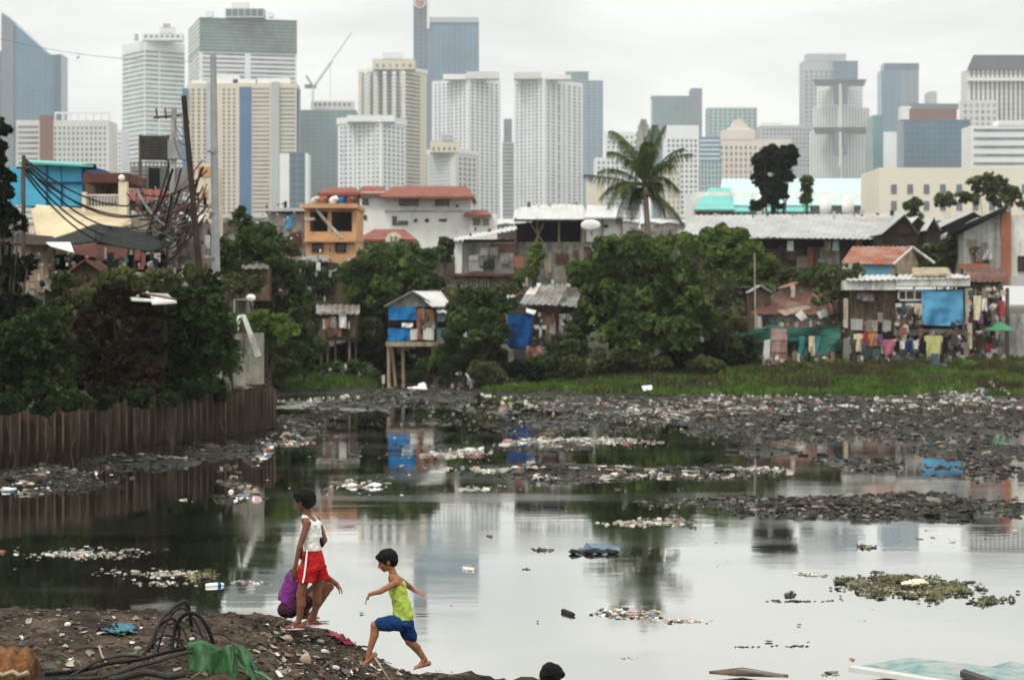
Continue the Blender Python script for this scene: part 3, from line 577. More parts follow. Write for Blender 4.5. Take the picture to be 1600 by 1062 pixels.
tower('thin dark banded block seen in the gap between the white towers', 1900, [dict(x=(785,None,803), y=(222,B), m='grey', w=('band','panedark',1,6,.55)), dict(x=(787,None,800), y=(186,222), m='greydark', n='stair_tower')])
tower('tall white tower with dark square vents right of the sky gap', 1500, [
   dict(x=(803,851,911), y=(122,B), m='white', a=38, w=[('strip','grey',2,1,.06,(.05,.95),'l'),('strip','beige',3,1,.08,(.03,.97),'r'),('grid','pane',7,5.9,.4,(.05,.95),'l'),('grid','pane',7,5.9,.38,(.03,.97),'r'),('grid','panedark',1,15.5,.11,(.24,.5),'r')], mt=3), dict(x=(803,None,846), y=(113,123), m='beige', n='crown', dep=14), dict(x=(852,None,892), y=(117,124), m='slab', n='roof_block', dep=12)])
tower('blue grey glass tower peeking out behind the right white tower', 2300, [dict(x=(884,None,919), y=(112,B), m='glassteal', w=('mull','mull',4,6,.8), mt=0), dict(x=(906,None,942), y=(126,B), m='glassblue', n='lower_wing', w=('mull','grey',4,5,.9), mt=0)])
t = tower('pale low buildings behind the palm crown', 1300, [dict(x=(930,None,1000), y=(246,B), m='white', w=('grid','pane',9,8,.5)), dict(x=(946,None,992), y=(206,246), m='white', n='upper_block', w=('grid','pane',6,8,.4), dep=15), dict(x=(916,None,944), y=(284,B), m='cream', n='side_block', dep=8)])
tower('white office block with columns right of the palm crown', 1300, [dict(x=(1040,None,1092), y=(196,B), m='white', w=('grid','panedark',7,8,.5), mt=8), dict(x=(1034,None,1064), y=(262,B), m='cream', n='annex', dep=8, w=('grid','pane',4,9,.4))])
tower('teal glass tower with a dark overhanging roof and corner stub behind the palm', 2300, [dict(x=(1019,None,1083), y=(152,B), m='glassteal', w=('mull','mull',6,5.5,.7), mt=0, cap=.02, caph=1.5, capm='greydark'), dict(x=(1080,None,1097), y=(138,B), m='greydark', n='corner_stub', dep=30)])
tower('pale teal glass block with a white frame behind the pinkish building', 2100, [dict(x=(1106,None,1183), y=(169,B), m='glassteal', w=('mull','slab',10,6,.6), mt=0, cap=.01, caph=1)])
t = tower('pinkish beige building with a stepped pointed gable', 1500, [dict(x=(1122,None,1186), y=(218,B), m='pink', w=('grid','panedark',8,9.5,.42), mt=4), dict(x=(1128,None,1180), y=(203,218), m='pink', n='upper_storey', dep=14, w=('grid','pane',7,9,.4), mt=3)])
g = MB(); D = 1500; g.prism([(PX(px,D), PZ(py,D)) for px,py in [(1134,203),(1176,203),(1168,196),(1162,188),(1156,184),(1148,188),(1143,196)]], D+2, D+12); t.part('gable', g, TW['pink'])
tower('blue glass low block left of the pinkish building', 1400, [dict(x=(1092,None,1126), y=(214,B), m='glassblue', w=('band','slab',1,7,.3)), dict(x=(1066,None,1096), y=(258,B), m='glassdark', n='dark_wing', dep=14, w=('mull','mull',4,10,.8)), dict(x=(1094,None,1128), y=(254,B), m='glassteal', n='front_wing', dep=-8, w=('mull','slab',6,8,.6))])
# right
tower('long grey building with rows of square windows left of the flared tower', 1800, [dict(x=(1188,None,1268), y=(196,B), m='grey', w=('grid','pane',13,7,.55)), dict(x=(1190,None,1222), y=(192,197), m='slab', n='roof_block', dep=8), dict(x=(1186,None,1236), y=(218,232), m='pink', n='front_wing', dep=-6)])
tower('grey tower with a blue glass corner behind the flared tower', 2200, [dict(x=(1254,None,1328), y=(96,B), m='grey', w=('grid','greydark',9,7,.6), mt=9), dict(x=(1260,None,1322), y=(84,96), m='grey', n='roof_block', dep=18), dict(x=(1302,None,1340), y=(96,B), m='glassblue', n='glass_corner', dep=-4, w=('mull','mull',3,6,.7), mt=0)])
t = tower('pale grey stepped tower with two flared cornices and paired dark slots', 1700, [
   dict(x=(1276,1314,1348), y=(127,B), m='slab', a=45, w=[('grid','grey',5,6,.4,(.05,.8),'l'),('grid','grey',5,6,.4,(.2,.95),'r')], mt=6), dict(x=(1270,1314,1359), y=(164,B), m='slab', a=45, n='middle_tier', w=[('strip','grey',9,1,.45,(.03,.97))]), dict(x=(1265,1314,1366), y=(203,B), m='slab', a=45, n='lower_tier', w=[('strip','grey',10,1,.45,(.03,.97))])])
D = 1670
for x0, x1, y0, y1 in ((1270,1354,124,130),(1270,1356,199,205)):
    g = MB(); a_, b_ = x0+4, x1-4; g.add([P(a_,y1+5,D), P(b_,y1+5,D), P(b_,y1+5,D+28), P(a_,y1+5,D+28), P(x0,y0,D-6), P(x1,y0,D-6), P(x1,y0,D+34), P(x0,y0,D+34)], [(0,3,2,1),(4,5,6,7),(0,1,5,4),(1,2,6,5),(2,3,7,6),(3,0,4,7)]); t.part('flared_cornice', g, TW['grey'])
for x in (1304, 1318):
    for y0, y1 in ((131,163),(208,242)): g = MB(); g.pb(x, x+6, y0, y1, D-6, 4); t.part('dark_slot', g, TW['greydark'])
for y0, y1 in ((131,199),(206,262)): g = MB(); g.pb(1311, 1315, y0, y1, D-7, 4); t.part('pilaster', g, TW['beige'])
tower('slim blue grey glass tower with a dark crown', 2300, [dict(x=(1377,None,1435), y=(110,B), m='glassblue', w=[('strip','grey',8,1,.3,(.5,.98)),('mull','mull',5,6,.5)], mt=0), dict(x=(1381,None,1436), y=(99,110), m='glassdark', n='crown', dep=20)])
tower('small pale slab between the flared tower and the dark glass block', 1500, [dict(x=(1372,None,1402), y=(206,B), m='slab'), dict(x=(1364,None,1380), y=(180,B), m='glassteal', n='rear_wing', dep=30)])
t = tower('wide dark blue glass block with a white frame on its left', 1400, [dict(x=(1412,None,1516), y=(187,B), m='glassdark', w=('mull','glassblue',12,9,.9), mt=0), dict(x=(1408,None,1424), y=(166,187), m='slab', n='white_frame', dep=10), dict(x=(1420,1421,1495), y=(170,187), m='brown', a=88, n='brown_upper')])
g = MB(); g.pb(1424, 1498, 162, 170, 1420, 12); t.part('roof_screen', g, TW['greydark'])
tower('thin grey antenna block above the dark glass block', 2100, [dict(x=(1452,None,1464), y=(143,B), m='grey')])
t = tower('beige tower with a dark slate mansard roof at the right edge', 1700, [dict(x=(1512,None,1640), y=(108,B), m='beige', w=[('strip','panedark',17,1,.42,(.02,.98)),('band','slab',1,8,.3)], mt=1), dict(x=(1502,None,1560), y=(158,B), m='beige', n='lower_wing', dep=-7, w=('grid','panegreen',6,10,.5)), dict(x=(1510,None,1640), y=(122,127), m='slab', n='ledge', dep=-3)])
g = MB(); D = 1700; g.add([P(1511,108,D-3),P(1650,108,D-3),P(1650,108,D+30),P(1511,108,D+30),P(1521,86,D+4),P(1650,86,D+4),P(1650,86,D+24),P(1521,86,D+24)], [(0,3,2,1),(4,5,6,7),(0,1,5,4),(1,2,6,5),(2,3,7,6),(3,0,4,7)]); t.part('mansard_roof', g, TW['mansard'])
tower('long pale white banded block below the mansard tower', 1200, [dict(x=(1517,None,1660), y=(196,B), m='slab', w=('band','pane',1,13,.35)), dict(x=(1560,None,1660), y=(188,196), m='white', n='roof_block', dep=14)])
# low city edge
tower('cream low block with a row of square windows behind the sawtooth roofs', 300, [dict(x=(1374,None,1700), y=(262,345), m='creampale', dep=16, cap=.0, caph=.3, w=('grid','greydark',12,26,.34), mt=2)], name='low_building')
t = Thing('turquoise_building', 'turquoise roofed building stretching behind the long zinc roof', 'building', (PX(1230,330), 330, 1))
g = MB(); g.pb(1082, 1373, 300, 352, 332, 14); t.part('wall', g, M['white'])
g = MB(); g.slab(P(1128,281,345), P(1372,281,345), P(1376,322,328), P(1122,322,328), .2); t.part('roof', g, M['turqpale'])
g = MB(); g.slab(P(1108,296,336), P(1142,296,336), P(1148,330,326), P(1084,330,326), .3); t.part('hip_roof', g, M['turq'])
g = MB(); g.slab(P(1150,306,334), P(1262,306,334), P(1266,332,326), P(1146,332,326), .2); t.part('lower_roof', g, M['turq'])
g = MB(); g.pb(1086, 1150, 330, 337, 327, 1); t.part('eaves_band', g, M['redroof'])
for px in (1190, 1290, 1325):
    g = MB(); D = 322; c_ = P(px, 322, D); g.tube([c_-Vector((0,0,2)), c_+Vector((0,0,1.2))], .9, 12); g.ell(c_+Vector((0,0,1.2)), Vector((.9,0,0)), Vector((0,.9,0)), Vector((0,0,.4))); single('water_tank', 'round pale water tank on the turquoise roof, at %s' % {1190:'the left beside the dark conical tree',1290:'the middle right of the small tree',1325:'the right end near the cream block'}[px], 'water tank', g, M['white'], 'water tanks on the turquoise building', True)
# ================================================================ SHACKS AND HOUSES
def corr(mb, a, b, c, d, amp=.035, wl=.3):
    """corrugated sheet: a-b upper edge, d-c lower edge"""
    a, b, c, d = map(Vector, (a, b, c, d)); n = max(4, int((b-a).length/(wl/4))); nn = (b-a).cross(d-a).normalized(); nn = nn if nn.z > 0 else -nn; k = len(mb.v)
    for i in range(n+1):
        t = i/n; o = nn*(amp*math.sin(i*math.pi/2)); p, q = a+(b-a)*t+o, d+(c-d)*t+o; mb.v += [tuple(p), tuple(q), tuple(p-nn*.03), tuple(q-nn*.03)]
    for i in range(n):
        j = k+4*i; mb.f += [(j, j+1, j+5, j+4), (j+2, j+6, j+7, j+3), (j+1, j+3, j+7, j+5), (j, j+4, j+6, j+2)]; mb.m += [mb.cur]*4
    return mb
def win(t, x0, x1, y0, y1, D, fmat, pmat=None, bars=1, parent=None):
    g = MB(); w = .07*D/100+.02
    fx0, fx1, fz0, fz1 = PX(x0,D), PX(x1,D), PZ(y1,D), PZ(y0,D)
    for a in ((fx0,fx1,fz1-w,fz1),(fx0,fx1,fz0,fz0+w),(fx0,fx0+w,fz0,fz1),(fx1-w,fx1,fz0,fz1)): g.box(a[0],a[1],D-.1,D-.02,a[2],a[3])
    for i in range(bars): m_ = fx0+(fx1-fx0)*(i+1)/(bars+1); g.box(m_-w/3, m_+w/3, D-.085, D-.03, fz0, fz1)
    f = t.part('window', g, fmat, parent); g = MB(); g.box(fx0+.01, fx1-.01, D-.045, D-.01, fz0+.01, fz1-.01); t.part('pane', g, pmat or M['pane'], f)
def hip(t, x0, x1, ye, yt, D, dep, inx, m, over=.4, name='roof'):
    """hip roof: eaves row ye, ridge row yt"""
    X0, X1 = PX(x0,D), PX(x1,D); ze, zt = PZ(ye,D), PZ(yt,D+dep/2); i_ = inx*D/F
    g = MB(); a = [(X0,D-over,ze),(X1,D-over,ze),(X1,D+dep,ze),(X0,D+dep,ze),(X0+i_,D+dep/2,zt),(X1-i_,D+dep/2,zt)]
    g.add(a, [(0,1,5,4),(1,2,5),(2,3,4,5),(3,0,4),(0,3,2,1)]); r = t.part(name, g, m); g = MB()
    g.box(X0-.03, X1+.03, D-over-.06, D-over+.02, ze-.18, ze+.02); t.part('eaves_board', g, m, r); return r
def gab(t, x0, x1, ye, yt, D, dep, m, wallm, peak=None, over=.3, lab=None):
    """gable facing the camera, rafters left and right"""
    xp = peak if peak is not None else (x0+x1)/2; A, B_, C_ = P(x0,ye,D), P(x1,ye,D), P(xp,yt,D)
    g = MB(); g.prism([(A.x+.1,A.z), (B_.x-.1,B_.z), (C_.x,C_.z-.05)], D+.02, D+.12); t.part('gable', g, wallm)
    g = MB(); f = Vector((0,-over,0)); bk = Vector((0,dep,0)); corr(g, C_+f, C_+bk, A+bk, A+f); corr(g, C_+bk, C_+f, B_+f, B_+bk); return t.part('roof', g, m, label=lab)
def shed(t, x0, x1, yt, yb, D, dep, m, slope_y=None, name='roof', lab=None):
    """mono-pitch roof seen from below its high back edge: back row yt (at D+dep), front row yb"""
    g = MB(); corr(g, P(x0,yt,D+dep), P(x1,yt,D+dep), P(x1,yb,D-.3), P(x0,yb,D-.3)); return t.part(name, g, m, label=lab)
def boards(mb, x0, x1, y0, y1, D, w=.16, seed=1, dep=.04):
    rng = random.Random(seed); x = PX(x0,D); X1 = PX(x1,D); z0, z1 = PZ(y1,D), PZ(y0,D)
    while x < X1-.02: ww = min(w*rng.uniform(.8,1.2), X1-x); mb.box(x, x+ww-.012, D+rng.uniform(0,.03), D+.05+dep, z0+rng.uniform(-.04,.04), z1+rng.uniform(-.05,.05)); x += ww
def cloth(mb, x0, x1, y0, y1, D, sag=.0, fold=.06, seed=0, nx=14, nz=10):
    """hanging cloth / tarp with folds"""
    rng = random.Random(seed); k = len(mb.v); ph = rng.random()*6
    for th in (0, .015):
        for j in range(nz+1):
            for i in range(nx+1):
                u, v = i/nx, j/nz; px = x0+(x1-x0)*u; py = y0+(y1-y0)*v+sag*math.sin(math.pi*u)*(1-v*.4)
                p = P(px, py, D); p.y += th+fold*(math.sin(u*17+ph+v*2)*.5+math.sin(u*7+v*4+ph))*(.25+v)+fold*.5*noise.noise(Vector((u*5, v*5, ph))); mb.v.append(tuple(p))
    w = nx+1; o = w*(nz+1)
    for j in range(nz):
        for i in range(nx):
            a = k+j*w+i; mb.f += [(a, a+w, a+w+1, a+1), (o+a, o+a+1, o+a+w+1, o+a+w)]; mb.m += [mb.cur]*2
    return mb
def base(px, D, z=1.1): return (PX(px, D), D, z)

# --- white house with red roofs
D = 205
t = Thing('white_house', 'large white house with a red hip roof behind the orange house', 'house', base(665,D))
g = MB(); g.pb(600, 736, 306, 400, D, 14); g.pb(565, 602, 300, 400, D+.6, 12); g.pb(734, 776, 334, 400, D-.8, 8); t.part('wall', g, M['white'])
hip(t, 592, 742, 308, 291, D-1, 14, 16, M['redroof'], 1)
hip(t, 552, 604, 303, 291, D+.5, 10, 10, M['redroof'], .6)
hip(t, 724, 768, 336, 328, D-1.2, 8, 8, M['redroof'], .5)
for x0,x1,y0,y1 in ((624,654,311,322),(680,702,312,322),(566,576,310,320)): win(t, x0,x1,y0,y1, D-.02 if x0>600 else D+.58, M['zincdark'], bars=2)
for x0,x1,y0,y1 in ((613,620,338,352),(622,637,345,352),(647,652,342,347),(664,670,342,347),(686,698,342,346),(568,573,336,343),(712,716,320,324)): win(t, x0,x1,y0,y1, D-.02 if x0>600 else D+.58, M['concrete'], bars=0)
for x0,x1 in ((739,750),(755,764)): win(t, x0,x1,342,352, D-.82, M['concrete_pale'], M['pane'], bars=1)
g = MB(); g.pb(600, 736, 328, 330, D-.25, .25); t.part('ledge', g, M['white_old'])
t = Thing('low_house', 'low cream house with a red roof and arched dormer below the white house', 'house', base(600,178))
D = 178; g = MB(); g.pb(562, 648, 372, 420, D, 8); t.part('wall', g, M['cream'])
hip(t, 558, 650, 374, 358, D, 8, 22, M['redroof'])
g = MB(); g.prism([(PX(602+ (26)*(.5-.5*math.cos(a)),D-.5), PZ(378-15*math.sin(a),D-.5)) for a in np.linspace(math.pi, 0, 10)][::-1], D-.6, D+2); t.part('arched_dormer', g, M['cream'])
win(t, 610, 620, 369, 376, D-.62, M['white_old'], bars=0)
for x in (568, 580, 592, 632): win(t, x, x+8, 380, 390, D-.02, M['concrete'])
# --- orange house
D = 152
t = Thing('orange_house', 'narrow orange three storey house with an open balcony and cluttered roof', 'house', base(515,D))
g = MB(); o = M['orange']
g.pb(478, 556, 376, 440, D, 7); g.pb(476, 484, 324, 376, D, 7); g.pb(550, 557, 324, 376, D, 7); g.pb(484, 550, 324, 330, D+.1, 6.8)
g.pb(484, 550, 362, 376, D+.05, .3); g.pb(484, 550, 330, 376, D+3, 3.5); g.pb(512, 518, 330, 362, D+.1, .3); t.part('wall', g, o)
g = MB(); g.pb(471, 558, 318, 325, D-.7, 8.3); t.part('roof_slab', g, o)
g = MB(); g.pb(474, 556, 374, 378, D-.5, .55); t.part('balcony_ledge', g, o)
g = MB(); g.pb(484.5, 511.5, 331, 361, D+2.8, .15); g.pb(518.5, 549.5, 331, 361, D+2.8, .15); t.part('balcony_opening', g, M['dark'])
g = MB(); g.tube([P(494,327,D+.05), P(515,352,D+.05), P(534,372,D+.05)], .12, 6); t.part('stair_rail', g, M['white_old'])
for x in (488, 524): win(t, x, x+17, 380, 394, D-.02, M['wooddark'], M['pane'], 1)
g = MB(); g.pb(476, 492, 340, 344, D-.1, .1); t.part('railing', g, M['white_old'])
hip(t, 497, 560, 302, 293, D+4, 5, 8, M['redroof'])
g = MB(); g.pb(500, 556, 302, 319, D+4.2, 4); t.part('roof_room', g, M['wood'])
rng = random.Random(12)
for i,(px,c,lab) in enumerate(((492,'white_old','white bundle on the roof of the orange house, leftmost'),(504,'brick','rusty drum on the roof of the orange house beside the white bundle'),(520,'white','white sack on the roof of the orange house in the middle'),(534,'tarpblue','dark blue cloth bundle on the roof of the orange house'),(547,'redroof','red cloth bundle on the right end of the orange house roof'))):
    g = MB(); c_ = P(px, 313, D); g.ell(c_+Vector((0,0,-.05)), Vector((.3,0,0)), Vector((0,.3,0)), Vector((0,0,.28)), 9, 6); g.chunk(c_+Vector((.1,-.1,.1)), .35, .3, .3, rng); single('bundle', lab, 'bundle', g, M[c], 'bundles on the orange house roof')
# grey-blue house left of it
D = 158
t = Thing('grey_house', 'unfinished grey house with a blue sheet left of the orange house', 'house', base(445,D))
g = MB(); g.pb(418, 474, 334, 430, D, 7); t.part('wall', g, M['concrete_pale']); g = MB(); g.pb(414, 476, 325, 330, D-.6, 8); t.part('roof', g, M['zincwhite'])
for px in (416, 440, 470): g = MB(); g.pb(px, px+3, 330, 334, D-.4, .2); t.part('roof_post', g, M['wood'])
g = MB(); cloth(g, 445, 460, 336, 358, D-.15); t.part('blue_sheet', g, M['tarplight']); win(t, 450, 459, 368, 378, D-.02, M['concrete'], M['dark'])
g = MB(); g.pb(428, 443, 352, 372, D-.05, .05); t.part('patch', g, M['blockwall'])
# --- left hillside: blue building, beige roof
D = 82
t = Thing('blue_shed', 'bright sky blue sheet metal upper storey on the left above the beige roof', 'house', base(85,D))
g = MB()
for a,b_ in ((34,72),(73.5,95),(96.5,128)): g.pb(a, b_, 257, 322, D, .15)
g.pb(5, 33, 262, 320, D+.2, .1); g.pb(36, 128, 258, 322, D+.3, 5); t.part('wall', g, M['skyblue'])
g = MB(); g.pb(72, 74, 255, 323, D-.1, .1); g.pb(95, 97, 285, 323, D-.1, .1); g.pb(72, 128, 284, 286.5, D-.12, .08); g.pb(128, 133, 256, 324, D-.1, 5); t.part('frame', g, M['tarpdark'])
g = MB(); g.slab(P(30,252,D-.5), P(146,258,D-.5), P(146,255,D+5), P(30,249,D+5), .08); t.part('roof', g, M['turq'])
g = MB(); g.pb(133, 147, 256, 264, D-.3, .5); t.part('gutter_end', g, M['dark'])
D = 78
t = Thing('balcony_house', 'cream house with an open dark balcony and square pillar right of the blue storey', 'house', base(165,D))
g = MB(); g.pb(185, 198, 284, 352, D, .35); g.pb(132, 198, 322, 334, D+.3, .2); g.pb(132, 198, 334, 400, D+.35, 5); g.pb(128,134, 300,340, D+.2,.3); t.part('wall', g, M['cream'])
g = MB(); g.pb(130, 190, 284, 322, D+2.2, .1); t.part('dark_opening', g, M['wood'])
g = MB(); g.pb(130, 200, 270, 285, D+.6, 4); t.part('roof', g, M['brownroof'])
g = MB(); g.ell(P(190,278,D), Vector((.12,0,0)), Vector((0,.12,0)), Vector((0,0,.12))); t.part('lamp', g, M['white'])
g = MB()
for x in range(138, 184, 5): g.tube([P(x,305,D+.2), P(x,322,D+.2)], .015, 4)
g.tube([P(134,305,D+.2), P(186,305,D+.2)], .025, 5); t.part('railing', g, M['white_old'])
g = MB(); g.pb(150, 182, 304, 316, D+1.2, .3); t.part('curtain', g, M['zinc'])
D = 74
t = Thing('lean_to', 'sloping beige sheet awning roof below the blue storey', 'roof', base(120,D))
g = MB(); g.slab(P(56,322,D+5), P(200,334,D+5), P(205,352,D), P(66,392,D-.5), .06); g.slab(P(48,330,D+4), P(60,322,D+4.9), P(80,392,D-.4), P(64,398,D-.5), .06); t.part('roof', g, M['beige'])
g = MB(); g.tube([P(70,385,D), P(70,440,D)], .07, 6); g.tube([P(200,355,D), P(200,440,D)], .07, 6); t.part('post', g, M['wood'])
D = 70
t = Thing('tarp_shed', 'open shed roofed with sagging dark tarpaulins on the left bank', 'shed', base(170,D))
g = MB(); k = 0
pts_top = [(72,378),(110,366),(148,352),(185,356),(225,366),(262,378)]; pts_bot = [(68,384),(110,384),(150,378),(190,388),(230,394),(264,386)]
for (a,b_),(c_,d_) in zip(zip(pts_top, pts_top[1:]), zip(pts_bot, pts_bot[1:])): g.slab(P(a[0],a[1],D+3), P(b_[0],b_[1],D+3), P(d_[0],d_[1],D-.5), P(c_[0],c_[1],D-.5), .05)
t.part('roof_tarp', g, M['tarpdrk'])
g = MB(); 
for a,b_,c_,d_ in (((112,386),(150,380),(152,404),(118,398)),((150,382),(200,390),(196,406),(152,406))): g.slab(P(*a,D-.5), P(*b_,D-.5), P(*c_,D-.8), P(*d_,D-.8), .04)
t.part('hanging_tarp', g, M['brownroof']); g = MB(); g.slab(P(72,380,D-.6), P(110,380,D-.6), P(116,396,D-.9), P(80,386,D-.8), .04); t.part('white_edge', g, M['white'])
g = MB()
for px in (84, 112, 140, 210, 262): g.tube([P(px,385,D), P(px,455,D)], .06, 6)
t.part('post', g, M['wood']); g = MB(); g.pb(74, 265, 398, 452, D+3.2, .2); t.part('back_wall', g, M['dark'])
rng = random.Random(4); colr = ['cloth_w','brick','white_old','turq','zinc','woodpale','concrete_pale']
spots = [(118,418,'grey sack hanging in the tarpaulin shed, left'),(127,425,'pale bundle in the tarpaulin shed beside the grey sack'),(134,412,'white cloth in the tarpaulin shed below the roof edge'),(192,405,'teal crate at the right of the tarpaulin shed'),(236,415,'grey barrel at the right end of the tarpaulin shed')]
for i,(px,py,lab) in enumerate(spots):
    g = MB(); c_ = P(px,py,D-.4)
    for q in range(4): g.chunk(c_+Vector((rng.uniform(-.08,.08),0,rng.uniform(-.15,.15))), .11,.11,.13,rng)
    single('bundle', lab, 'bundle', g, M[['zinc','white_old','cloth_w','turq','concrete_pale'][i]], 'bundles in the tarpaulin shed')
D = 72
t = Thing('plank_house', 'weathered pinkish plank house wall at the left below the beige roof', 'house', base(50,D))
g = MB(); boards(g, 34, 76, 384, 452, D, .12, 5); g.pb(34, 76, 384, 452, D+.12, 3); t.part('wall', g, M['woodpale'])
g = MB(); g.slab(P(26,368,D+3), P(84,372,D+3), P(80,386,D-.4), P(22,384,D-.4), .07); t.part('roof', g, M['wooddark'])
g = MB(); g.pb(38, 48, 402, 425, D-.03, .03); t.part('shutter', g, M['wooddark'])
# yellow sign building
D = 210
t = Thing('yellow_building', 'narrow orange and cream building between the two leaning poles', 'building', base(320,D))
g = MB(); g.pb(308, 331, 257, 430, D, 8); t.part('wall', g, M['cream']); g = MB(); g.pb(309, 330, 260, 276, D-.1, .1); g.pb(313, 325, 296, 312, D-.1, .1); t.part('orange_panel', g, M['orange'])
# mesh tower / lattice
D = 96
t = Thing('mesh_structure', 'rusty rooftop frame with a dark mesh panel and lattice below it', 'structure', base(235,D))
g = MB()
for px in range(221, 265, 4): g.tube([P(px,212,D), P(px+.5,250,D)], .035, 4)
for py in range(213, 251, 4): g.tube([P(219,py,D-.03), P(264,py+1,D-.03)], .035, 4)
g.pb(220, 264, 213, 250, D+.15, .06); t.part('mesh_panel', g, M['mesh'])
g = MB()
for px in range(204, 264, 6): g.tube([P(px,252,D+.4), P(px,300,D+.4)], .03, 4)
for py in range(254, 300, 6): g.tube([P(204,py,D+.36), P(262,py,D+.36)], .03, 4)
g.pb(205, 262, 262, 300, D+.7, .1); t.part('lattice', g, M['concrete_pale'])
g = MB(); 
for px in (219, 263): g.tube([P(px,211,D), P(px,400,D)], .07, 6)
t.part('post', g, M['wood'])
g = MB(); g.pb(232, 248, 262, 300, D-.2, .3); t.part('dark_board', g, M['dark'])
# clutter of red and grey roofs in the wire tangle, each a small hut
clut = [(200,262,296,312,345,'redroof','wood','small hut with a red roof under the wire tangle, upper left',92),(205,250,330,345,372,'zincdark','blockwall','grey roofed hut under the wire tangle, middle',88),(222,285,352,362,400,'redroof','wood','red roofed hut lowest under the wire tangle',84),
  (268,318,332,346,420,'zincwhite','concrete','pale roofed hut behind the concrete utility pole',86),(262,300,300,314,335,'zinc','brick','brick hut behind the concrete utility pole',104),(355,420,402,418,470,'zincdark','wood','dark hut behind the dark bushes right of the grey pole',90)]
for x0,x1,yt,ye,yb,rm,wm_,lab,D in clut:
    t = Thing('hut', lab, 'hut', base((x0+x1)/2, D)); g = MB(); g.pb(x0+2, x1-2, ye, yb, D, 3); t.part('wall', g, M[wm_]); shed(t, x0, x1, yt, ye+1, D, 3, M[rm]); win(t, (x0+x1)/2-6, (x0+x1)/2+5, ye+6, ye+16, D-.02, M['wooddark'], M['dark'])
# --- centre: block house with curved roof and weathered house
D = 134
t = Thing('block_house', 'hollow block house with a wide pale roof over a dark open floor in the middle', 'house', base(880,D))
g = MB(); g.pb(803, 912, 378, 480, D, 9); t.part('wall', g, M['blockwall'])
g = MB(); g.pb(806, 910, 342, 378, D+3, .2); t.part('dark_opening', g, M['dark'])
for px in (804, 838, 872, 908, 940, 970): g = MB(); g.pb(px, px+3, 340, 380, D+.1, .15); t.part('post', g, M['woodpale'])
g = MB()
g.tube([P(828,348,D), P(848,378,D)], .05, 5); g.tube([P(850,348,D), P(836,378,D)], .05, 5); t.part('brace', g, M['woodpale'])
g = MB(); n_ = 14; A = [(803,330),(812,324),(840,320),(880,319),(912,320)]
for (a,b_) in zip(A, A[1:]): corr(g, P(*a,D+8), P(*b_,D+8), P(b_[0]+6,b_[1]+24,D-1), P(a[0]-2,a[1]+ (19 if a[0]<805 else 25),D-1), .03, .35)
t.part('roof', g, M['zincwhite'], label='wide pale curved sheet roof')
g = MB(); g.slab(P(918,322,D+7), P(975,328,D+7), P(978,342,D-.5), P(912,342,D-.5), .1); t.part('side_roof', g, M['zincwhite'])
g = MB(); g.pb(916, 972, 340, 378, D+.3, 5); t.part('pale_side_wall', g, M['white'])
g = MB(); g.pb(803, 914, 342.5, 346, D-1.05, .08); t.part('fascia', g, M['wooddark'])
g = MB(); g.pb(940,950,351,355, D+.2,.1); t.part('vent', g, M['dark'])
t = Thing('satellite_dish', 'big white round dish on the roof edge of the block house', 'dish', P(925,368,D-1.2))
g = MB(); g.ell(P(923,352,D-1.2), Vector((.62,0,0)), Vector((0,.14,0)), Vector((0,0,.36)), 20, 10); t.part('reflector', g, M['white'], smooth=True); g = MB(); g.tube([P(923,354,D-1.1), P(925,370,D-1)], .05, 6); t.part('bracket', g, M['pole'])
D = 129
t = Thing('weathered_house', 'weathered grey concrete house under a slanting sheet roof beside the block house', 'house', base(755,D))
g = MB(); g.pb(722, 803, 378, 428, D, 7); g.pb(708, 803, 430, 470, D+.3, 6); t.part('wall', g, M['concrete'])
g = MB(); g.pb(711, 722, 374, 428, D-.1, .4); t.part('pillar', g, M['white_old'])
g = MB(); corr(g, P(708,372,D+6), P(806,352,D+6), P(808,358,D-.6), P(710,377,D-.6)); t.part('roof', g, M['zincwhite'])
g = MB(); g.pb(724, 803, 374, 381, D+2, .2); t.part('upper_gap', g, M['dark'])
g = MB(); g.pb(766, 803, 381, 392, D-.1, .12); t.part('stained_beam', g, M['brownroof'])
for x in (718, 734, 752): win(t, x, x+12, 434, 452, D+.28, M['concrete_pale'], M['dark'], 1)
win(t, 774, 796, 438, 452, D+.28, M['brick'], M['dark'], 1)
g = MB(); g.pb(706, 806, 427, 431, D-.4, .7); t.part('ledge', g, M['brownroof'])
g = MB(); g.pb(804, 818, 400, 418, D-.4, .3); single('barrel', 'rusty orange barrel on the ledge between the two grey houses', 'barrel', g, M['brick'])
# --- blue hut on stilts
D = 102
t = Thing('stilt_hut', 'small hut on tall stilts clad with bright blue sheets and a grey gable', 'hut', (PX(642,D), D, .2))
g = MB(); boards(g, 606, 680, 476, 534, D+.06, .14, 9); g.pb(607, 679, 478, 534, D+.2, 3.5); t.part('wall', g, M['wooddark'])
gab(t, 601, 684, 479, 455, D-.02, 3.5, M['zincdark'], M['zincdark'], 645, .25)
g = MB(); corr(g, P(646,455,D+.3), P(690,455,D+3), P(706,478,D-.4), P(676,479,D-.6)); t.part('white_roof_sheet', g, M['zincwhite'], label='pale loose roof sheet hanging over the right side')
for x0,x1,y0,y1 in ((607,650,479,500),(606,642,513,533)): g = MB(); cloth(g, x0,x1,y0,y1,D-.06,0,.03,x0); t.part('blue_sheet', g, M['tarpmid'])
g = MB(); g.pb(651, 678, 483, 530, D-.08, .1); t.part('rust_panel', g, M['brick'])
g = MB(); g.pb(655, 667, 484, 506, D-.13, .05); t.part('patch', g, M['zincdark'])
g = MB(); g.pb(641, 652, 514, 531, D-.12, .08); t.part('cloth', g, M['white_old'])
g = MB(); g.pb(609, 648, 500, 509, D-.03, .1); t.part('window_opening', g, M['dark'])
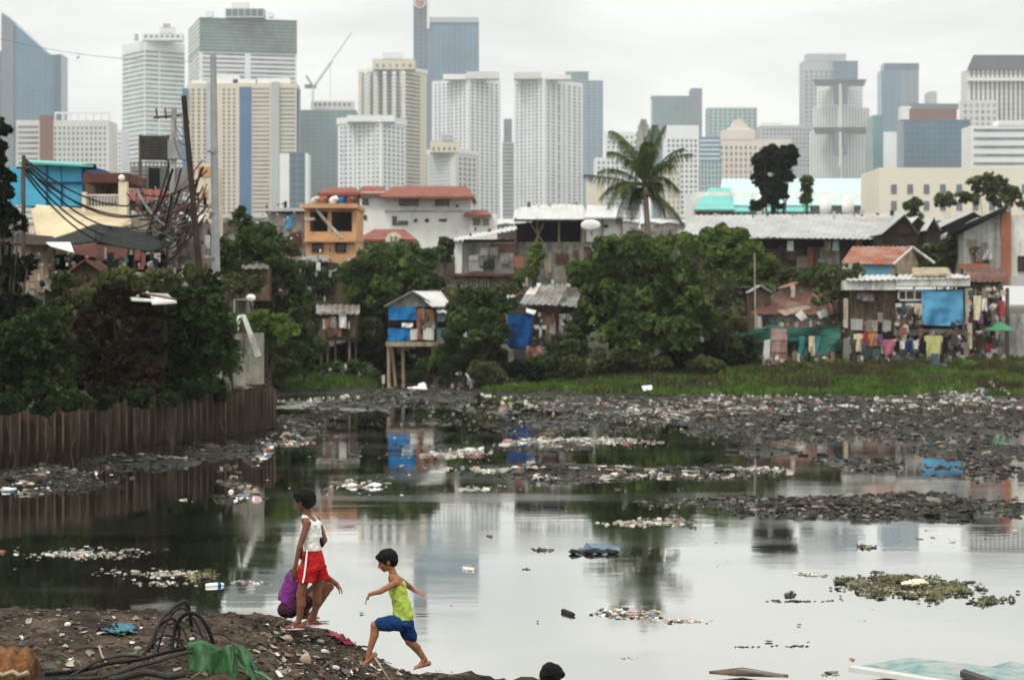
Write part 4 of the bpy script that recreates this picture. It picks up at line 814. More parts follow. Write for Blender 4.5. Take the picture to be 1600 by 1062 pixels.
g = MB(); g.pb(603, 684, 534, 541, D-.35, 4); t.part('platform', g, M['woodpale'])
for px,d_ in ((607,0),(629,.4),(679,0),(612,3.4),(676,3.4)):
    g = MB(); g.tube([P(px,540,D+d_), (PX(px,D)+.03, D+d_, -.3)], .085, 7); t.part('stilt', g, M['woodpale'])
g = MB(); cloth(g, 628, 645, 504, 511, D-.2, 1, .02, 3); single('cloth', 'white cloth hung over the sill of the blue hut on stilts', 'cloth', g, M['cloth_w'])
D = 106
t = Thing('hut', 'pale aqua hut tucked behind the bushes right of the blue hut on stilts', 'hut', base(705,D))
g = MB(); g.pb(682, 730, 486, 540, D, 3); t.part('wall', g, M['turqpale']); shed(t, 680, 734, 478, 488, D, 3, M['zincwhite']); g = MB(); g.pb(684, 712, 502, 512, D-.05, .1); t.part('opening', g, M['dark']); g = MB(); g.pb(690,712, 512,520, D-.1,.1); t.part('aqua_panel', g, M['turq'])
D = 104
t = Thing('stilt_hut', 'dark shabby plank hut on short stilts left of the blue hut', 'hut', base(528,D,.8))
g = MB(); boards(g, 500, 556, 488, 528, D, .14, 3); g.pb(501, 555, 490, 528, D+.1, 3); t.part('wall', g, M['wood']); shed(t, 494, 562, 476, 490, D, 3, M['zincdark'])
g = MB(); g.pb(497, 560, 527, 532, D-.3, 3.4); t.part('platform', g, M['wooddark'])
for px in (502, 512, 524, 546, 556): g = MB(); g.tube([P(px,530,D), (PX(px,D), D, .2)], .06, 6); t.part('stilt', g, M['woodpale'] if px == 546 else M['wood'])
g = MB(); g.pb(520,533,500,526,D-.06,.06); t.part('door', g, M['brick'])
g = MB(); cloth(g, 530, 541, 490, 512, D-.2, 0, .04, 5); single('cloth', 'white cloth hanging on the dark plank hut', 'cloth', g, M['cloth_w'])
# --- dark blue tarp shack
D = 103
t = Thing('tarp_shack', 'shack with a dark blue tarpaulin wall and a grey lean-to roof between the trees', 'hut', base(845,D,.9))
g = MB(); boards(g, 832, 902, 478, 540, D+.3, .15, 8); g.pb(796, 902, 480, 545, D+.5, 3.5); t.part('wall', g, M['wood'])
g = MB(); cloth(g, 793, 832, 488, 542, D-.1, 2, .09, 7); t.part('blue_tarp_wall', g, M['tarpdark'])
g = MB(); corr(g, P(828,446,D+4), P(888,444,D+4), P(872,476,D-.5), P(812,474,D-.5)); corr(g, P(874,462,D+4), P(905,464,D+4), P(905,480,D-.2), P(872,476,D-.2)); t.part('roof', g, M['zincdark'])
g = MB(); g.slab(P(834,444,D+4.1), P(846,444,D+4.1), P(836,462,D+1.5), P(820,461,D+1.5), .05); t.part('translucent_roof_sheet', g, M['zincwhite'])
g = MB(); g.slab(P(822,482,D-.6), P(838,486,D-.6), P(834,492,D-.7), P(822,488,D-.7), .04); t.part('white_board', g, M['white'])
g = MB(); g.pb(834, 854, 508, 514, D-.2, .1); t.part('white_rail', g, M['white'])
g = MB(); g.pb(876, 886, 484, 502, D+.2, .1); t.part('window_opening', g, M['dark'])
rng = random.Random(8)
for i,(x0,x1,m_,lab) in enumerate(((873,884,'zinc','pale grey garment hanging at the tarpaulin shack, left one'),(885,900,'zincdark','darker grey garment hanging at the tarpaulin shack, right one'))):
    g = MB(); cloth(g, x0,x1,490,528, D-.1, 0, .06, i); single('garment', lab, 'clothing', g, M[m_], 'garments at the tarpaulin shack')
g = MB(); cloth(g, 822, 846, 540, 566, D-.6, 0, .12, 9); single('plastic_sheet', 'torn pinkish plastic sheet hanging below the tarpaulin shack', 'plastic sheet', g, mat('pink_plastic', (.42,.2,.17), .6, .3, 2))
# --- long zinc roof row
D = 140
t = Thing('row_house', 'long low row of dark rooms under one long pale zinc roof', 'building', base(1240,D))
g = MB(); g.pb(1075, 1405, 372, 430, D+1.5, 6); t.part('wall', g, M['wood'])
g = MB(); corr(g, P(1085,336,D+9), P(1414,334,D+9), P(1396,374,D-.6), P(1062,368,D-.6), .04, .4); t.part('roof', g, M['zinc'])
g = MB(); g.pb(1190, 1392, 375, 388, D+1.2, .2); t.part('dark_gap', g, M['dark'])
for px,m_ in ((1262,'brick'),(1272,'wood'),(1345,'zincdark'),(1370,'brick'),(1215,'wood')): g = MB(); g.pb(px, px+9, 386, 428, D+1.1, .2); t.part('door', g, M[m_])
g = MB(); g.pb(1280,1312,386,414,D+1.15,.15); t.part('patched_panel', g, M['concrete_pale'])
g = MB(); g.pb(1392,1398,372,430,D,.3); t.part('post', g, M['wood'])
for px,m_,lab in ((1235,'cloth_w','white shirt hanging under the eaves of the long zinc roof'),(1293,'woodpale','tan cloth hanging under the eaves of the long zinc roof'),(1342,'brick','red cloth hanging under the eaves of the long zinc roof'),(1306,'turqpale','pale aqua cloth hanging under the eaves of the long zinc roof')):
    g = MB(); cloth(g, px-5, px+5, 376, 392, D+.2, 0, .05, px); single('garment', lab, 'clothing', g, M[m_], 'clothes under the long zinc roof')
# sawtooth roofs
for i,(x0,xp,x1,yt,ye,D,rm,lab) in enumerate(((1376,1412,1436,335,366,136,'zinc','leftmost dark gable of the huddled sawtooth roofs'),(1420,1434,1448,338,352,146,'zincwhite','small pale peak second among the sawtooth roofs'),(1446,1458,1470,340,360,144,'zincwhite','small pale peak third among the sawtooth roofs'),(1466,1520,1560,331,356,152,'zinc','broad pale roof behind the sawtooth roofs'))):
    t = Thing('shack', lab, 'house', base(xp, D)); g = MB(); g.pb(x0+3, x1-3, ye, 430, D+.1, 5); t.part('wall', g, M['wooddark']); gab(t, x0, x1, ye, yt, D, 6, M[rm], M['wooddark'], xp)
D = 128
t = Thing('concrete_house', 'grey concrete house with an orange brick column and black slanting roof at right', 'house', base(1540,D))
g = MB(); g.prism([(PX(px,D),PZ(py,D)) for px,py in ((1506,440),(1506,362),(1566,333),(1566,440))][::1][::-1][::-1], D, D+7); t.part('wall', g, M['concrete_pale'])
g = MB(); g.pb(1565, 1580, 330, 445, D-.15, 1); t.part('brick_column', g, M['brick'])
g = MB(); g.slab(P(1480,364,D+6), P(1484,360,D-.5), P(1572,322,D-.5), P(1568,328,D+6), .15); g.add([P(1480,368,D-.5),P(1572,331,D-.5),P(1572,323,D-.5),P(1480,361,D-.5)], [(0,1,2,3)]); t.part('roof', g, M['blackplastic'])
g = MB(); g.pb(1580, 1660, 336, 445, D+.3, 6); t.part('pale_wing', g, M['white_old']); win(t, 1590, 1606, 400, 424, D+.28, M['wooddark'])
g = MB(); g.pb(1580, 1660, 432, 446, D-.8, 1); t.part('awning', g, M['zincwhite'])
g = MB(); g.pb(1500, 1545, 412, 425, D-.6, .5); t.part('brick_ledge', g, M['brick'])
# upper hut with rust-red roof
D = 118
t = Thing('red_roof_hut', 'hut with a rust red roof, light blue wall and plank gable above the cluttered shack', 'house', base(1375,D))
g = MB(); g.pb(1338, 1394, 410, 445, D, 5); t.part('blue_wall', g, M['turqpale'])
g = MB(); g.pb(1352, 1394, 413, 436, D-.05, .05); t.part('blue_sheet', g, mat('pale_blue_sheet', (.22,.50,.66), .6, .1, 1))
g = MB(); boards(g, 1394, 1434, 412, 445, D+.02, .14, 6); g.prism([(PX(px,D),PZ(py,D)) for px,py in ((1392,413),(1436,413),(1424,388))], D+.05, D+.2); t.part('plank_gable', g, M['woodpale'])
g = MB(); corr(g, P(1332,385,D+4), P(1422,385,D+4), P(1396,413,D-.5), P(1314,411,D-.5), .03, .28); t.part('roof', g, M['rustroof'])
g = MB(); g.slab(P(1420,384,D+4), P(1428,385,D-.4), P(1462,410,D-.4), P(1456,410,D+4), .08); t.part('roof_side', g, M['zincdark'])
g = MB(); g.tube([P(1396,413,D-.5), P(1426,386,D-.5)], .07, 5); g.tube([P(1426,386,D-.5), P(1460,411,D-.5)], .07, 5); t.part('barge_board', g, M['white_old'])
# brown roof hut
D = 112
t = Thing('brown_roof_hut', 'low hut with a wide dark brown roof and white wall strip behind the green netting', 'hut', base(1245,D))
g = MB(); g.pb(1184, 1308, 490, 560, D+.2, 4); t.part('wall', g, M['white_old'])
g = MB(); corr(g, P(1215,455,D+5), P(1302,452,D+5), P(1312,492,D-.4), P(1172,490,D-.4), .03, .3); t.part('roof', g, M['brownroof'])
g = MB(); g.slab(P(1214,486,D-.5), P(1262,478,D+.8), P(1268,482,D+.8), P(1226,494,D-.6), .05); t.part('loose_board', g, M['woodpale'])
g = MB(); g.slab(P(1242,492,D-.6), P(1252,484,D-.5), P(1262,496,D-.6), P(1252,502,D-.7), .04); t.part('scrap', g, M['white_old']); g = MB(); g.slab(P(1276,488,D-.5), P(1290,482,D-.4), P(1294,494,D-.5), P(1280,498,D-.6), .04); t.part('scrap', g, M['cloth_w'])
# market-like shack
D = 109
t = Thing('shack', 'cluttered two storey shack with a light blue tarpaulin and white roof edge', 'house', base(1430,D))
g = MB(); boards(g, 1328, 1400, 454, 524, D, .16, 12); g.pb(1328, 1520, 452, 530, D+.2, 4); t.part('plank_wall', g, M['wood'])
g = MB(); g.pb(1322, 1400, 438, 453, D-.6, 5); g.pb(1400, 1516, 434, 447, D-.7, 5); t.part('roof_edge', g, M['white_old'])
g = MB(); corr(g, P(1325,430,D+5), P(1515,428,D+5), P(1516,434,D-.8), P(1322,438,D-.8)); t.part('roof', g, M['zincwhite'])
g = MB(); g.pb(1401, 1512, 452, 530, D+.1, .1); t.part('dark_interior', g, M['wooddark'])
win(t, 1402, 1442, 452, 470, D-.05, M['white'], M['wood'], 2)
g = MB(); g.pb(1400, 1446, 474, 480, D-.3, .3); t.part('shelf', g, M['white_old'])
g = MB(); cloth(g, 1440, 1505, 452, 507, D-.5, 3, .1, 21, 20, 12); t.part('blue_tarp', g, M['tarplight'])
g = MB(); g.pb(1400, 1412, 480, 530, D-.1, .1); g.pb(1424, 1437, 500, 517, D-.1, .1); t.part('pale_panel', g, M['white_old'])
for q in ((1508,1519,450,545),(1319,1325,466,512)): g = MB(); g.pb(*q, D-.2, .2); t.part('pale_post', g, M['cream'])
g = MB(); g.pb(1398, 1512, 514, 524, D-.4, .4); t.part('counter', g, M['zincdark'])
g = MB(); g.slab(P(1425,420,D+3), P(1480,420,D+3), P(1486,430,D-.2), P(1426,432,D-.2), .08); t.part('upper_sheet', g, M['woodpale'])
t = Thing('hut', 'dark narrow hut at the right end of the cluttered shack with hanging clothes', 'hut', base(1545,D+1))
g = MB(); g.pb(1520, 1566, 440, 560, D+1, 4); t.part('wall', g, M['wood']); shed(t, 1505, 1572, 418, 440, D+1, 4, M['brownroof']); g = MB(); g.pb(1528, 1550, 462, 520, D+.9, .1); t.part('doorway', g, M['dark'])
t = Thing('boundary_wall', 'low grey block wall at the right edge beside the green umbrella', 'wall', base(1585,D))
g = MB(); g.pb(1556, 1700, 490, 570, D+.5, .3); t.part('wall', g, M['concrete_pale']); g = MB(); g.pb(1572, 1577, 450, 572, D+.2, .2); t.part('post', g, M['wood'])
t = Thing('garden_umbrella', 'green umbrella standing by the low grey wall at the right edge', 'umbrella', base(1562,107,1))
D = 107; g = MB(); c_ = P(1563,502,D); k = len(g.v); g.v.append(tuple(c_))
for i in range(12): a = i*math.pi/6; g.v.append((c_.x+.78*math.cos(a), c_.y+.78*math.sin(a), c_.z-.45)); 
g.f += [(0, i+1, (i+1)%12+1) for i in range(12)]; g.m += [0]*12; o = t.part('canopy', g, mat('umbrella_green', (.05,.18,.09), .6, .2, 3)); md = o.modifiers.new('t','SOLIDIFY'); md.thickness = .02
g = MB(); g.tube([c_, c_-Vector((0,0,2))], .025, 6); t.part('pole', g, M['pole'])
# laundry
t = Thing('clothesline', 'clothesline with poles in front of the cluttered shack', 'clothesline', base(1400,106,.9)); D = 106
g = MB(); g.tube([P(1334,522,D), P(1370,525,D), P(1410,527,D), P(1450,525,D), P(1480,521,D)], .012, 4); t.part('line', g, M['cable'])
for px in (1334, 1480): g = MB(); g.tube([P(px,518,D), P(px,575,D)], .035, 5); t.part('pole', g, M['wood'])
LC = {'pink':(.40,.12,.19),'black':(.012,.012,.015),'white':(.6,.6,.6),'yellow':(.44,.43,.18),'orange':(.48,.2,.09),'navy':(.02,.03,.1),'red':(.34,.05,.05),'cream':(.6,.52,.36),'purple':(.18,.09,.22),'teal':(.05,.22,.22)}
for k_, v_ in LC.items(): M['c_'+k_] = mat('cloth_'+k_, v_, .9, .15, 5, .3)
ln = [(1337,1346,521,549,'cream'),(1347,1357,520,534,'red'),(1358,1369,520,540,'orange'),(1370,1379,522,536,'purple'),(1364,1377,541,556,'black'),(1380,1396,531,553,'pink'),(1397,1406,533,550,'black'),(1406,1414,533,545,'white'),(1415,1426,532,556,'navy'),(1427,1435,532,545,'white'),(1436,1447,530,552,'black'),(1447,1470,524,564,'yellow'),(1472,1482,526,552,'black')]
for i,(x0,x1,y0,y1,c_) in enumerate(ln):
    side = 'far left of' if i == 0 else 'far right of' if i == len(ln)-1 else 'on'
    nb = ln[i-1][4] if i else ln[1][4]
    g = MB(); cloth(g, x0+.5,x1-.5,y0,y1,D-.05-.08*(i%2),0,.05,i,8,8)
    if c_ in ('yellow','pink','cream','orange'): cloth(g, x0-3, x0+2, y0+1, y0+9, D-.1, 0,.02,i,3,3); cloth(g, x1-2, x1+3, y0+1, y0+9, D-.1, 0,.02,i,3,3)
    single('garment', f'{c_} garment drying {side} the clothesline, next to the {nb} one', 'clothing', g, M['c_'+c_], 'laundry on the clothesline')
for i,(x0,x1,y0,y1,c_,lab) in enumerate(((1521,1533,462,500,'cream','cream dress hanging on the dark narrow hut'),(1534,1542,466,486,'white','white shirt hanging on the dark narrow hut'),(1528,1536,490,506,'purple','purple cloth hanging below the white shirt on the dark narrow hut'),(1560,1570,470,495,'red','dark red cloth hanging beside the low grey wall'),(1502,1512,530,560,'navy','navy cloth hanging right of the clothesline'),(1540,1552,536,560,'red','red cloth hanging near the right end of the shacks'))):
    g = MB(); cloth(g, x0,x1,y0,y1,107.5,0,.06,i+30,6,6); single('garment', lab, 'clothing', g, M['c_'+c_], 'laundry by the dark narrow hut')
# netting fence, pink barrel stack, post
t = Thing('net_fence', 'sagging green netting fence in front of the brown roofed hut', 'fence', base(1220,107,1)); D = 107
g = MB(); cloth(g, 1122, 1200, 512, 560, D, 3, .25, 2, 24, 8); cloth(g, 1198, 1312, 507, 552, D+.3, 4, .3, 3, 30, 8); t.part('net', g, M['netgreen'])
for px in (1122, 1160, 1198, 1240, 1275, 1312): g = MB(); g.tube([P(px,505,D+.4), P(px+1,575,D+.4)], .05, 5); t.part('post', g, M['wood'])
g = MB(); D = 105.5
for i in range(3): z0, z1 = PZ(570-i*19,D), PZ(552-i*19,D); g.tube([(PX(1217,D),D,z0),(PX(1217,D),D,z0+.03),(PX(1217,D),D,(z0+z1)/2),(PX(1217,D),D,z1)], [.40,.42,.39,.41], 18)
single('barrel_stack', 'tall faded pink column of stacked barrels standing by the green netting', 'barrel', g, mat('faded_pink', (.42,.27,.26), .8, .2, 2, .2, stain=(.2,.12,.1), stain_amt=.4))
g = MB(); g.slab(P(1194,532,D), P(1203,530,D), P(1201,572,D), P(1190,572,D), .2); single('concrete_post', 'short pale concrete slab leaning left of the pink column', 'post', g, M['white_old'])
for i,(px,c_,lab) in enumerate(((1252,'teal','teal sack in front of the green netting, left'),(1268,'cream','cream sack in front of the green netting, middle'),(1278,'teal','teal sack in front of the green netting, right'))):
    g = MB(); cloth(g, px-4, px+5, 525, 556, 106, 0, .1, i, 6, 6); single('sack', lab, 'sack', g, M['c_'+c_], 'sacks by the green netting')
g = MB(); g.pb(1318,1328,528,562,106.5,.1); single('sheet_panel', 'slate blue metal sheet leaning left of the clothesline', 'sheet', g, M['zincdark'])
# boulder, odd debris on bank
rng = random.Random(31)
g = MB(); g.tube([P(729,592,99), P(760,588,99)], [.28,.25], 14); single('barrel', 'pale rusty drum lying on the bank below the bushes', 'barrel', g, M['white_old'], smooth=True)
g = MB(); g.slab(P(1302,572,104), P(1308,572,104), P(1300,600,101), P(1292,598,101), .1); single('plank', 'short orange plank sticking up from the grass', 'plank', g, M['brick'])
g = MB(); g.slab(P(636,607,98), P(664,603,98), P(668,609,97), P(640,611,97), .05); g.chunk(P(660,603,98), .3,.2,.2,rng); single('sack', 'white plastic sack on the mud in front of the stilts', 'sack', g, M['cloth_w'])
g = MB(); g.slab(P(1003,605,92), P(1018,603,92), P(1020,609,91), P(1005,611,91), .05); single('foam_board', 'white foam board lying on the mud left of centre right bank', 'board', g, M['cloth_w'])
# left: white A-board, bits behind wall
D = 62.5
t = Thing('leaning_board', 'white narrow boards leaning together as an upside down V above the wall end', 'board', P(385,560,D))
g = MB(); g.slab(P(377,492,D), P(384,492,D), P(409,555,D-.4), P(399,559,D-.4), .05); t.part('board', g, M['white_old']); g = MB(); g.slab(P(372,494,D+.1), P(377,492,D+.1), P(372,520,D), P(366,518,D), .05); t.part('board', g, M['cloth_w'])
g = MB(); g.tube([P(381,500,D), P(381,560,D)], .03, 5); t.part('prop', g, M['wood'])
t = Thing('block_wall', 'stained block wall stub behind the end of the sheet pile wall', 'wall', P(390,612,63.5))
g = MB(); g.pb(362, 411, 520, 600, 64.6, .25); t.part('wall', g, M['blockwall']); g = MB(); g.slab(P(358,560,64.5), P(364,560,64.5), P(412,532,66), P(405,530,66), .1); t.part('broken_edge', g, M['concrete'])
t = Thing('shed', 'small shed with a crumpled white sheet roof sunk in the bushes on the left', 'shed', (PX(235,57), 57, 1.2)); D = 57
g = MB(); g.box(PX(212,D+2), PX(258,D+2), D+1.9, D+2.8, 1.1, PZ(466,D+2)); t.part('wall', g, M['wooddark'])
g = MB(); g.slab(P(198,462,D+1.8), P(232,458,D+2.6), P(240,472,D), P(206,470,D-.4), .05); g.slab(P(228,460,D+2.2), P(262,462,D+2.3), P(276,474,D-.2), P(238,476,D-.5), .05); t.part('sheet', g, M['white_old'])
g = MB(); g.tube([P(222,458,D-.3), P(276,468,D-.3)], .03, 5); t.part('batten', g, M['wood'])

# --- jumble of low houses between the front shacks and the towers
rng = random.Random(515)
def low_house(px, w, yt, D, wm_, rm, lab, grp, win_=True):
    t = Thing('house', lab, 'house', base(px, D), grp); h0, h1 = px-w/2, px+w/2; dep = rng.uniform(5, 8); g = MB(); ye = yt+rng.uniform(5, 9)*150/D
    g.box(PX(h0,D), PX(h1,D), D, D+dep, .8, PZ(ye,D)); t.part('wall', g, M[wm_])
    k = rng.random()
    if k < .45: gab(t, h0-2, h1+2, ye+1, yt, D, dep, M[rm], M[wm_])
    else: shed(t, h0-2, h1+2, yt, ye+1, D, dep, M[rm])
    if win_:
        for i in range(rng.randint(1, 3)): x = rng.uniform(h0+3, max(h0+4, h1-12)); y = ye+rng.uniform(5, 22); win(t, x, x+rng.uniform(5,9), y, y+rng.uniform(6,9), D-.02-i*.02, M['concrete'], M['dark'])
wl = ['concrete','blockwall','white_old','concrete_pale','wood','cream','zincdark','concrete','wood']; rl = ['zinc','zincdark','redroof','brownroof','zincdark','rustroof','zincwhite','zincdark']
for D, y0, y1, a, b_, st_ in ((420,342,352,-20,1080,30),(300,350,366,-20,1075,34),(235,372,392,330,1080,32)):
    px = a
    while px < b_: w = rng.uniform(24, 46); low_house(px+w/2, w, rng.uniform(y0, y1), D+rng.uniform(-12, 12), rng.choice(wl), rng.choice(rl), 'small low house in the dense jumble of roofs between the shacks and the towers', 'low houses in the jumble of roofs'); px += w+rng.uniform(-6, 8)
for D, y0, y1, a, b_ in ((150,398,424,200,480),(126,420,446,330,600),(97,408,440,250,360),(100,440,470,60,300),(126,440,462,690,820),(124,420,450,1060,1330),(66,404,440,70,230),(90,376,410,225,345),(118,392,425,430,560),(112,452,486,560,840),(115,440,470,1090,1340),(112,470,500,430,620)):
    px = a
    while px < b_: w = rng.uniform(26, 48); low_house(px+w/2, w, rng.uniform(y0, y1), D+rng.uniform(-2, 4), rng.choice(['wood','wooddark','concrete','zincdark','blockwall','wooddark']), rng.choice(['zincdark','brownroof','zincdark','rustroof','zinc']), 'dark shanty house half hidden behind the trees along the bank', 'shanty houses half hidden behind the trees'); px += w+rng.uniform(-6, 6)
# heaps of household things round the shacks
def heap(label, spots, m, seed, n, sz, low=False):
    rg = random.Random(seed); g = MB()
    for x0, x1, y0, y1, D in spots:
        for _ in range(n):
            c = P(rg.uniform(x0, x1), rg.uniform(y0, y1), D+rg.uniform(-.5, .5)); s = sz*rg.uniform(.4, 1.3); c.z = min(c.z, groundz(c.x, c.y)+1.3*rg.random()**2) if low else c.z
            if rg.random() < .5: g.chunk(c, s, s*.6, s*rg.uniform(.5, 1.8), rg)
            else: a, h = s*rg.uniform(.3, 1), s*rg.uniform(.4, 2.2); g.box(c.x-a, c.x+a, c.y, c.y+.1, c.z-h, c.z+h)
    xs = np.array(g.v); o = build(g, 'household_clutter', m, tuple(xs.mean(0))); tag(o, label, 'clutter', kind='stuff')
def patches(label_root, spots, seed, n):
    """odd sheets, boards and rags nailed on the fronts of the shacks: parts of their houses"""
    rg = random.Random(seed)
    for root, x0, x1, y0, y1, D in spots:
        for _ in range(n):
            w, h = rg.uniform(7, 22), rg.uniform(8, 22); w = min(w, (x1-x0)*.7); h = min(h, (y1-y0)*.8); x = rg.uniform(x0, x1-w); y = rg.uniform(y0, y1-h); g = MB(); d = D-rg.uniform(.06, .16); sl = rg.uniform(-1.5, 1.5)
            k = rg.random()
            if k < .45: corr(g, P(x,y,d), P(x+w,y+sl,d), P(x+w,y+h+sl,d-.02), P(x,y+h,d-.02), .02, .16)
            elif k < .7: boards(g, x, x+w, y, y+h, d, .1, rg.randint(1, 99))
            else: cloth(g, x, x+w, y, y+h, d, 0, .04, rg.randint(1,99), 6, 5)
            m_ = rg.choice(['zincdark','zinc','brownroof','wood','woodpale','rustroof','zincdark','concrete_pale','tarpdrk','zincdark','wooddark','concrete','wood','blockwall','white_old','brownroof'])
            root_o = [o for o in bpy.data.objects if o.get('label') == root]
            if root_o: q = build(g, 'patch', M[m_], root_o[0].location, root_o[0])
patches('', [('small hut on tall stilts clad with bright blue sheets and a grey gable',652,680,482,532,101.95),('dark shabby plank hut on short stilts left of the blue hut',502,554,490,526,104),
 ('shack with a dark blue tarpaulin wall and a grey lean-to roof between the trees',834,900,482,540,103.2),('weathered grey concrete house under a slanting sheet roof beside the block house',724,800,384,426,128.9),
 ('hollow block house with a wide pale roof over a dark open floor in the middle',808,908,382,440,133.9),('long low row of dark rooms under one long pale zinc roof',1195,1390,388,428,141),
 ('low hut with a wide dark brown roof and white wall strip behind the green netting',1186,1306,492,520,112),('cluttered two storey shack with a light blue tarpaulin and white roof edge',1328,1400,456,520,108.8),
 ('cluttered two storey shack with a light blue tarpaulin and white roof edge',1402,1440,472,526,108.8),('dark narrow hut at the right end of the cluttered shack with hanging clothes',1521,1564,445,545,109.8),
 ('grey concrete house with an orange brick column and black slanting roof at right',1510,1562,370,430,127.9),('unfinished grey house with a blue sheet left of the orange house',420,472,338,400,157.9),
 ('open shed roofed with sagging dark tarpaulins on the left bank',80,262,398,450,72.8),('cream house with an open dark balcony and square pillar right of the blue storey',134,196,335,395,78.2)], 5, 8)
HP = palette('household_palette', [(.03,.03,.035),(.10,.08,.06),(.45,.43,.4),(.05,.045,.04),(.2,.15,.1),(.22,.09,.07),(.08,.11,.15),(.015,.015,.015),(.14,.12,.1),(.5,.42,.33),(.06,.05,.05),(.3,.28,.26),(.05,.08,.07),(.1,.1,.1)])
heap('jumble of household things and rags around the cluttered shack', [(1326,1400,528,572,107),(1400,1500,520,570,107.4),(1490,1570,500,572,107),(1400,1440,480,515,108.6),(1515,1570,450,500,108),(1340,1480,556,574,105.5)], HP, 1, 75, .16)
heap('rubbish and boards piled along the brown roofed hut and netting', [(1180,1320,500,520,110.5),(1130,1310,556,574,105),(830,905,490,545,102.5)], HP, 2, 46, .15)
heap('piled scraps and rags on the left hillside below the wires', [(60,280,395,455,68),(200,330,360,440,78),(340,520,395,470,118),(190,330,300,360,86)], HP, 3, 90, .095)
heap('odds and ends lying on the roofs of the shacks', [(1085,1400,331,338,144),(1325,1515,424,434,112),(712,800,354,368,133),(805,970,316,322,140),(1185,1300,450,458,115),(815,890,440,450,106),(415,475,318,328,158)], HP, 6, 12, .12)
heap('bright scraps and rags scattered among the huts of the left hillside', [(70,330,400,460,74),(330,520,390,470,112),(210,320,290,350,88),(340,470,330,400,150)], PAL, 7, 46, .11)
heap('rubble and scraps on the slope under the stilt huts', [(500,700,560,600,101),(700,800,560,596,99)], HP, 4, 60, .11, True)
# ================================================================ TREES AND PLANTS
def leaves(blobs, n, size, rg, asp=.5, droop=0):
    """leaf quads on and inside clumps; blobs: (centre, rx, ry, rz)"""
    w = np.array([b[1]*b[3] for b in blobs]); w = w/w.sum(); idx = rg.choice(len(blobs), n, p=w)
    C_ = np.array([b[0] for b in blobs])[idx]; Rr = np.array([b[1:] for b in blobs])[idx]
    d = rg.normal(size=(n, 3)); d /= np.linalg.norm(d, axis=1)[:, None]; d[:, 2] = np.where(d[:, 2] < -.65, -d[:, 2], d[:, 2])
    r = rg.uniform(.45, 1.08, n)**.6; p = C_+d*Rr*r[:, None]
    nrm = d*.7+rg.normal(size=(n, 3))*.65; nrm /= np.linalg.norm(nrm, axis=1)[:, None]
    t = np.cross(nrm, rg.normal(size=(n, 3))); t /= np.linalg.norm(t, axis=1)[:, None]; t[:, 2] -= droop; b = np.cross(nrm, t)
    s = size*rg.uniform(.5, 1.55, n)[:, None]
    return np.stack([p-t*s, p+b*s*asp, p+t*s, p-b*s*asp], 1)
def clumps(c, R3, n, rs, rg, lo=-.85):
    out = []
    while len(out) < n:
        d = rg.normal(size=3); d /= np.linalg.norm(d)
        if d[2] < lo: continue
        k = rg.uniform(.35, 1)**.5; r = rs*rg.uniform(.4, 1.45); out.append((np.array(c)+d*np.array(R3)*k, r*1.15, r*1.15, r*.8))
    return out
def tree(name, label, masses, D, lf, trunk, n, size=.17, rs=.17, ncl=22, seed=0, dep=.7, cat='tree', bark='bark', group=None, asp=.5, tr=.18):
    """masses: (px, py, rx, ry) in photo pixels; trunk: (px foot, py foot) and limbs spread to the masses"""
    rg = np.random.default_rng(seed); bl = []; mp = D/F; cs = []
    A = sum(m_[2]*m_[3] for m_ in masses)
    for mi_, (px, py, rx, ry) in enumerate(masses):
        Dm = D+(rg.uniform(-.5, .5)*min(rx, 60)*mp if len(masses) > 1 else 0); c = P(px, py, Dm); k = max(3, int(ncl*math.sqrt(rx*ry*len(masses)/A)))
        bl += clumps(c, (rx*mp*.86, rx*mp*dep, ry*mp*.86), k, rs*(rx+ry)*mp*.9, rg); cs.append(c)
    fx, fy = trunk; z0 = groundz(PX(fx, D), D); foot = Vector((PX(fx, D), D, z0-.1)); t = Thing(name, label, cat, foot, group)
    q = quads('crown', leaves(bl, n, size, rg, asp), LF[lf], tuple(t.loc), t.o)
    g = MB(); top = sum(cs, Vector())/len(cs)
    a = foot.lerp(top, .5)+Vector((rg.uniform(-.3, .3), 0, 0)); g.tube([foot, foot.lerp(a, .5)+Vector((rg.uniform(-.1,.1), 0, 0)), a, top], tr, 8, tr*.35)
    for c in cs+[Vector(b[0]) for b in bl[::max(1, len(bl)//12)]]: g.tube([foot.lerp(a, .75), foot.lerp(c, .6)+Vector((0, 0, .2)), c], tr*.4, 5, tr*.1)
    t.part('trunk', g, M[bark]); return t
def bush(label, masses, D, lf, n, size=.13, seed=0, name='bush', rs=.2, ncl=14, group=None, dep=.6, asp=.5, tr=.05):
    px = sum(m_[0] for m_ in masses)/len(masses); return tree(name, label, masses, D, lf, (px, 0), n, size, rs, ncl, seed, dep, 'bush', 'bark', group, asp, tr)
tree('tree', 'large dense dark green tree right of the middle in front of the palm', [(985,400,75,36),(930,430,48,38),(1040,410,60,36),(980,460,95,58),(1060,460,60,50),(940,490,50,40),(1010,520,90,40),(1080,500,45,48)], 101, 'mid', (985,570), 20000, .18, .115, 44, 1, tr=.3)
tree('tree', 'broad rounded green tree between the orange house and the blue hut on stilts', [(600,420,70,40),(560,445,45,38),(650,425,48,38),(625,400,50,28),(560,500,45,36),(600,465,75,32)], 109, 'mid', (590,560), 13500, .17, .115, 38, 2, tr=.2)
tree('tree', 'tall dark tree between the grey metal pole and the orange house', [(405,400,38,60),(440,455,42,52),(380,430,30,50),(375,350,20,30),(450,520,44,50),(400,375,26,30),(430,555,50,36)], 92, 'dark', (420,590), 11000, .16, .12, 36, 3, tr=.16)
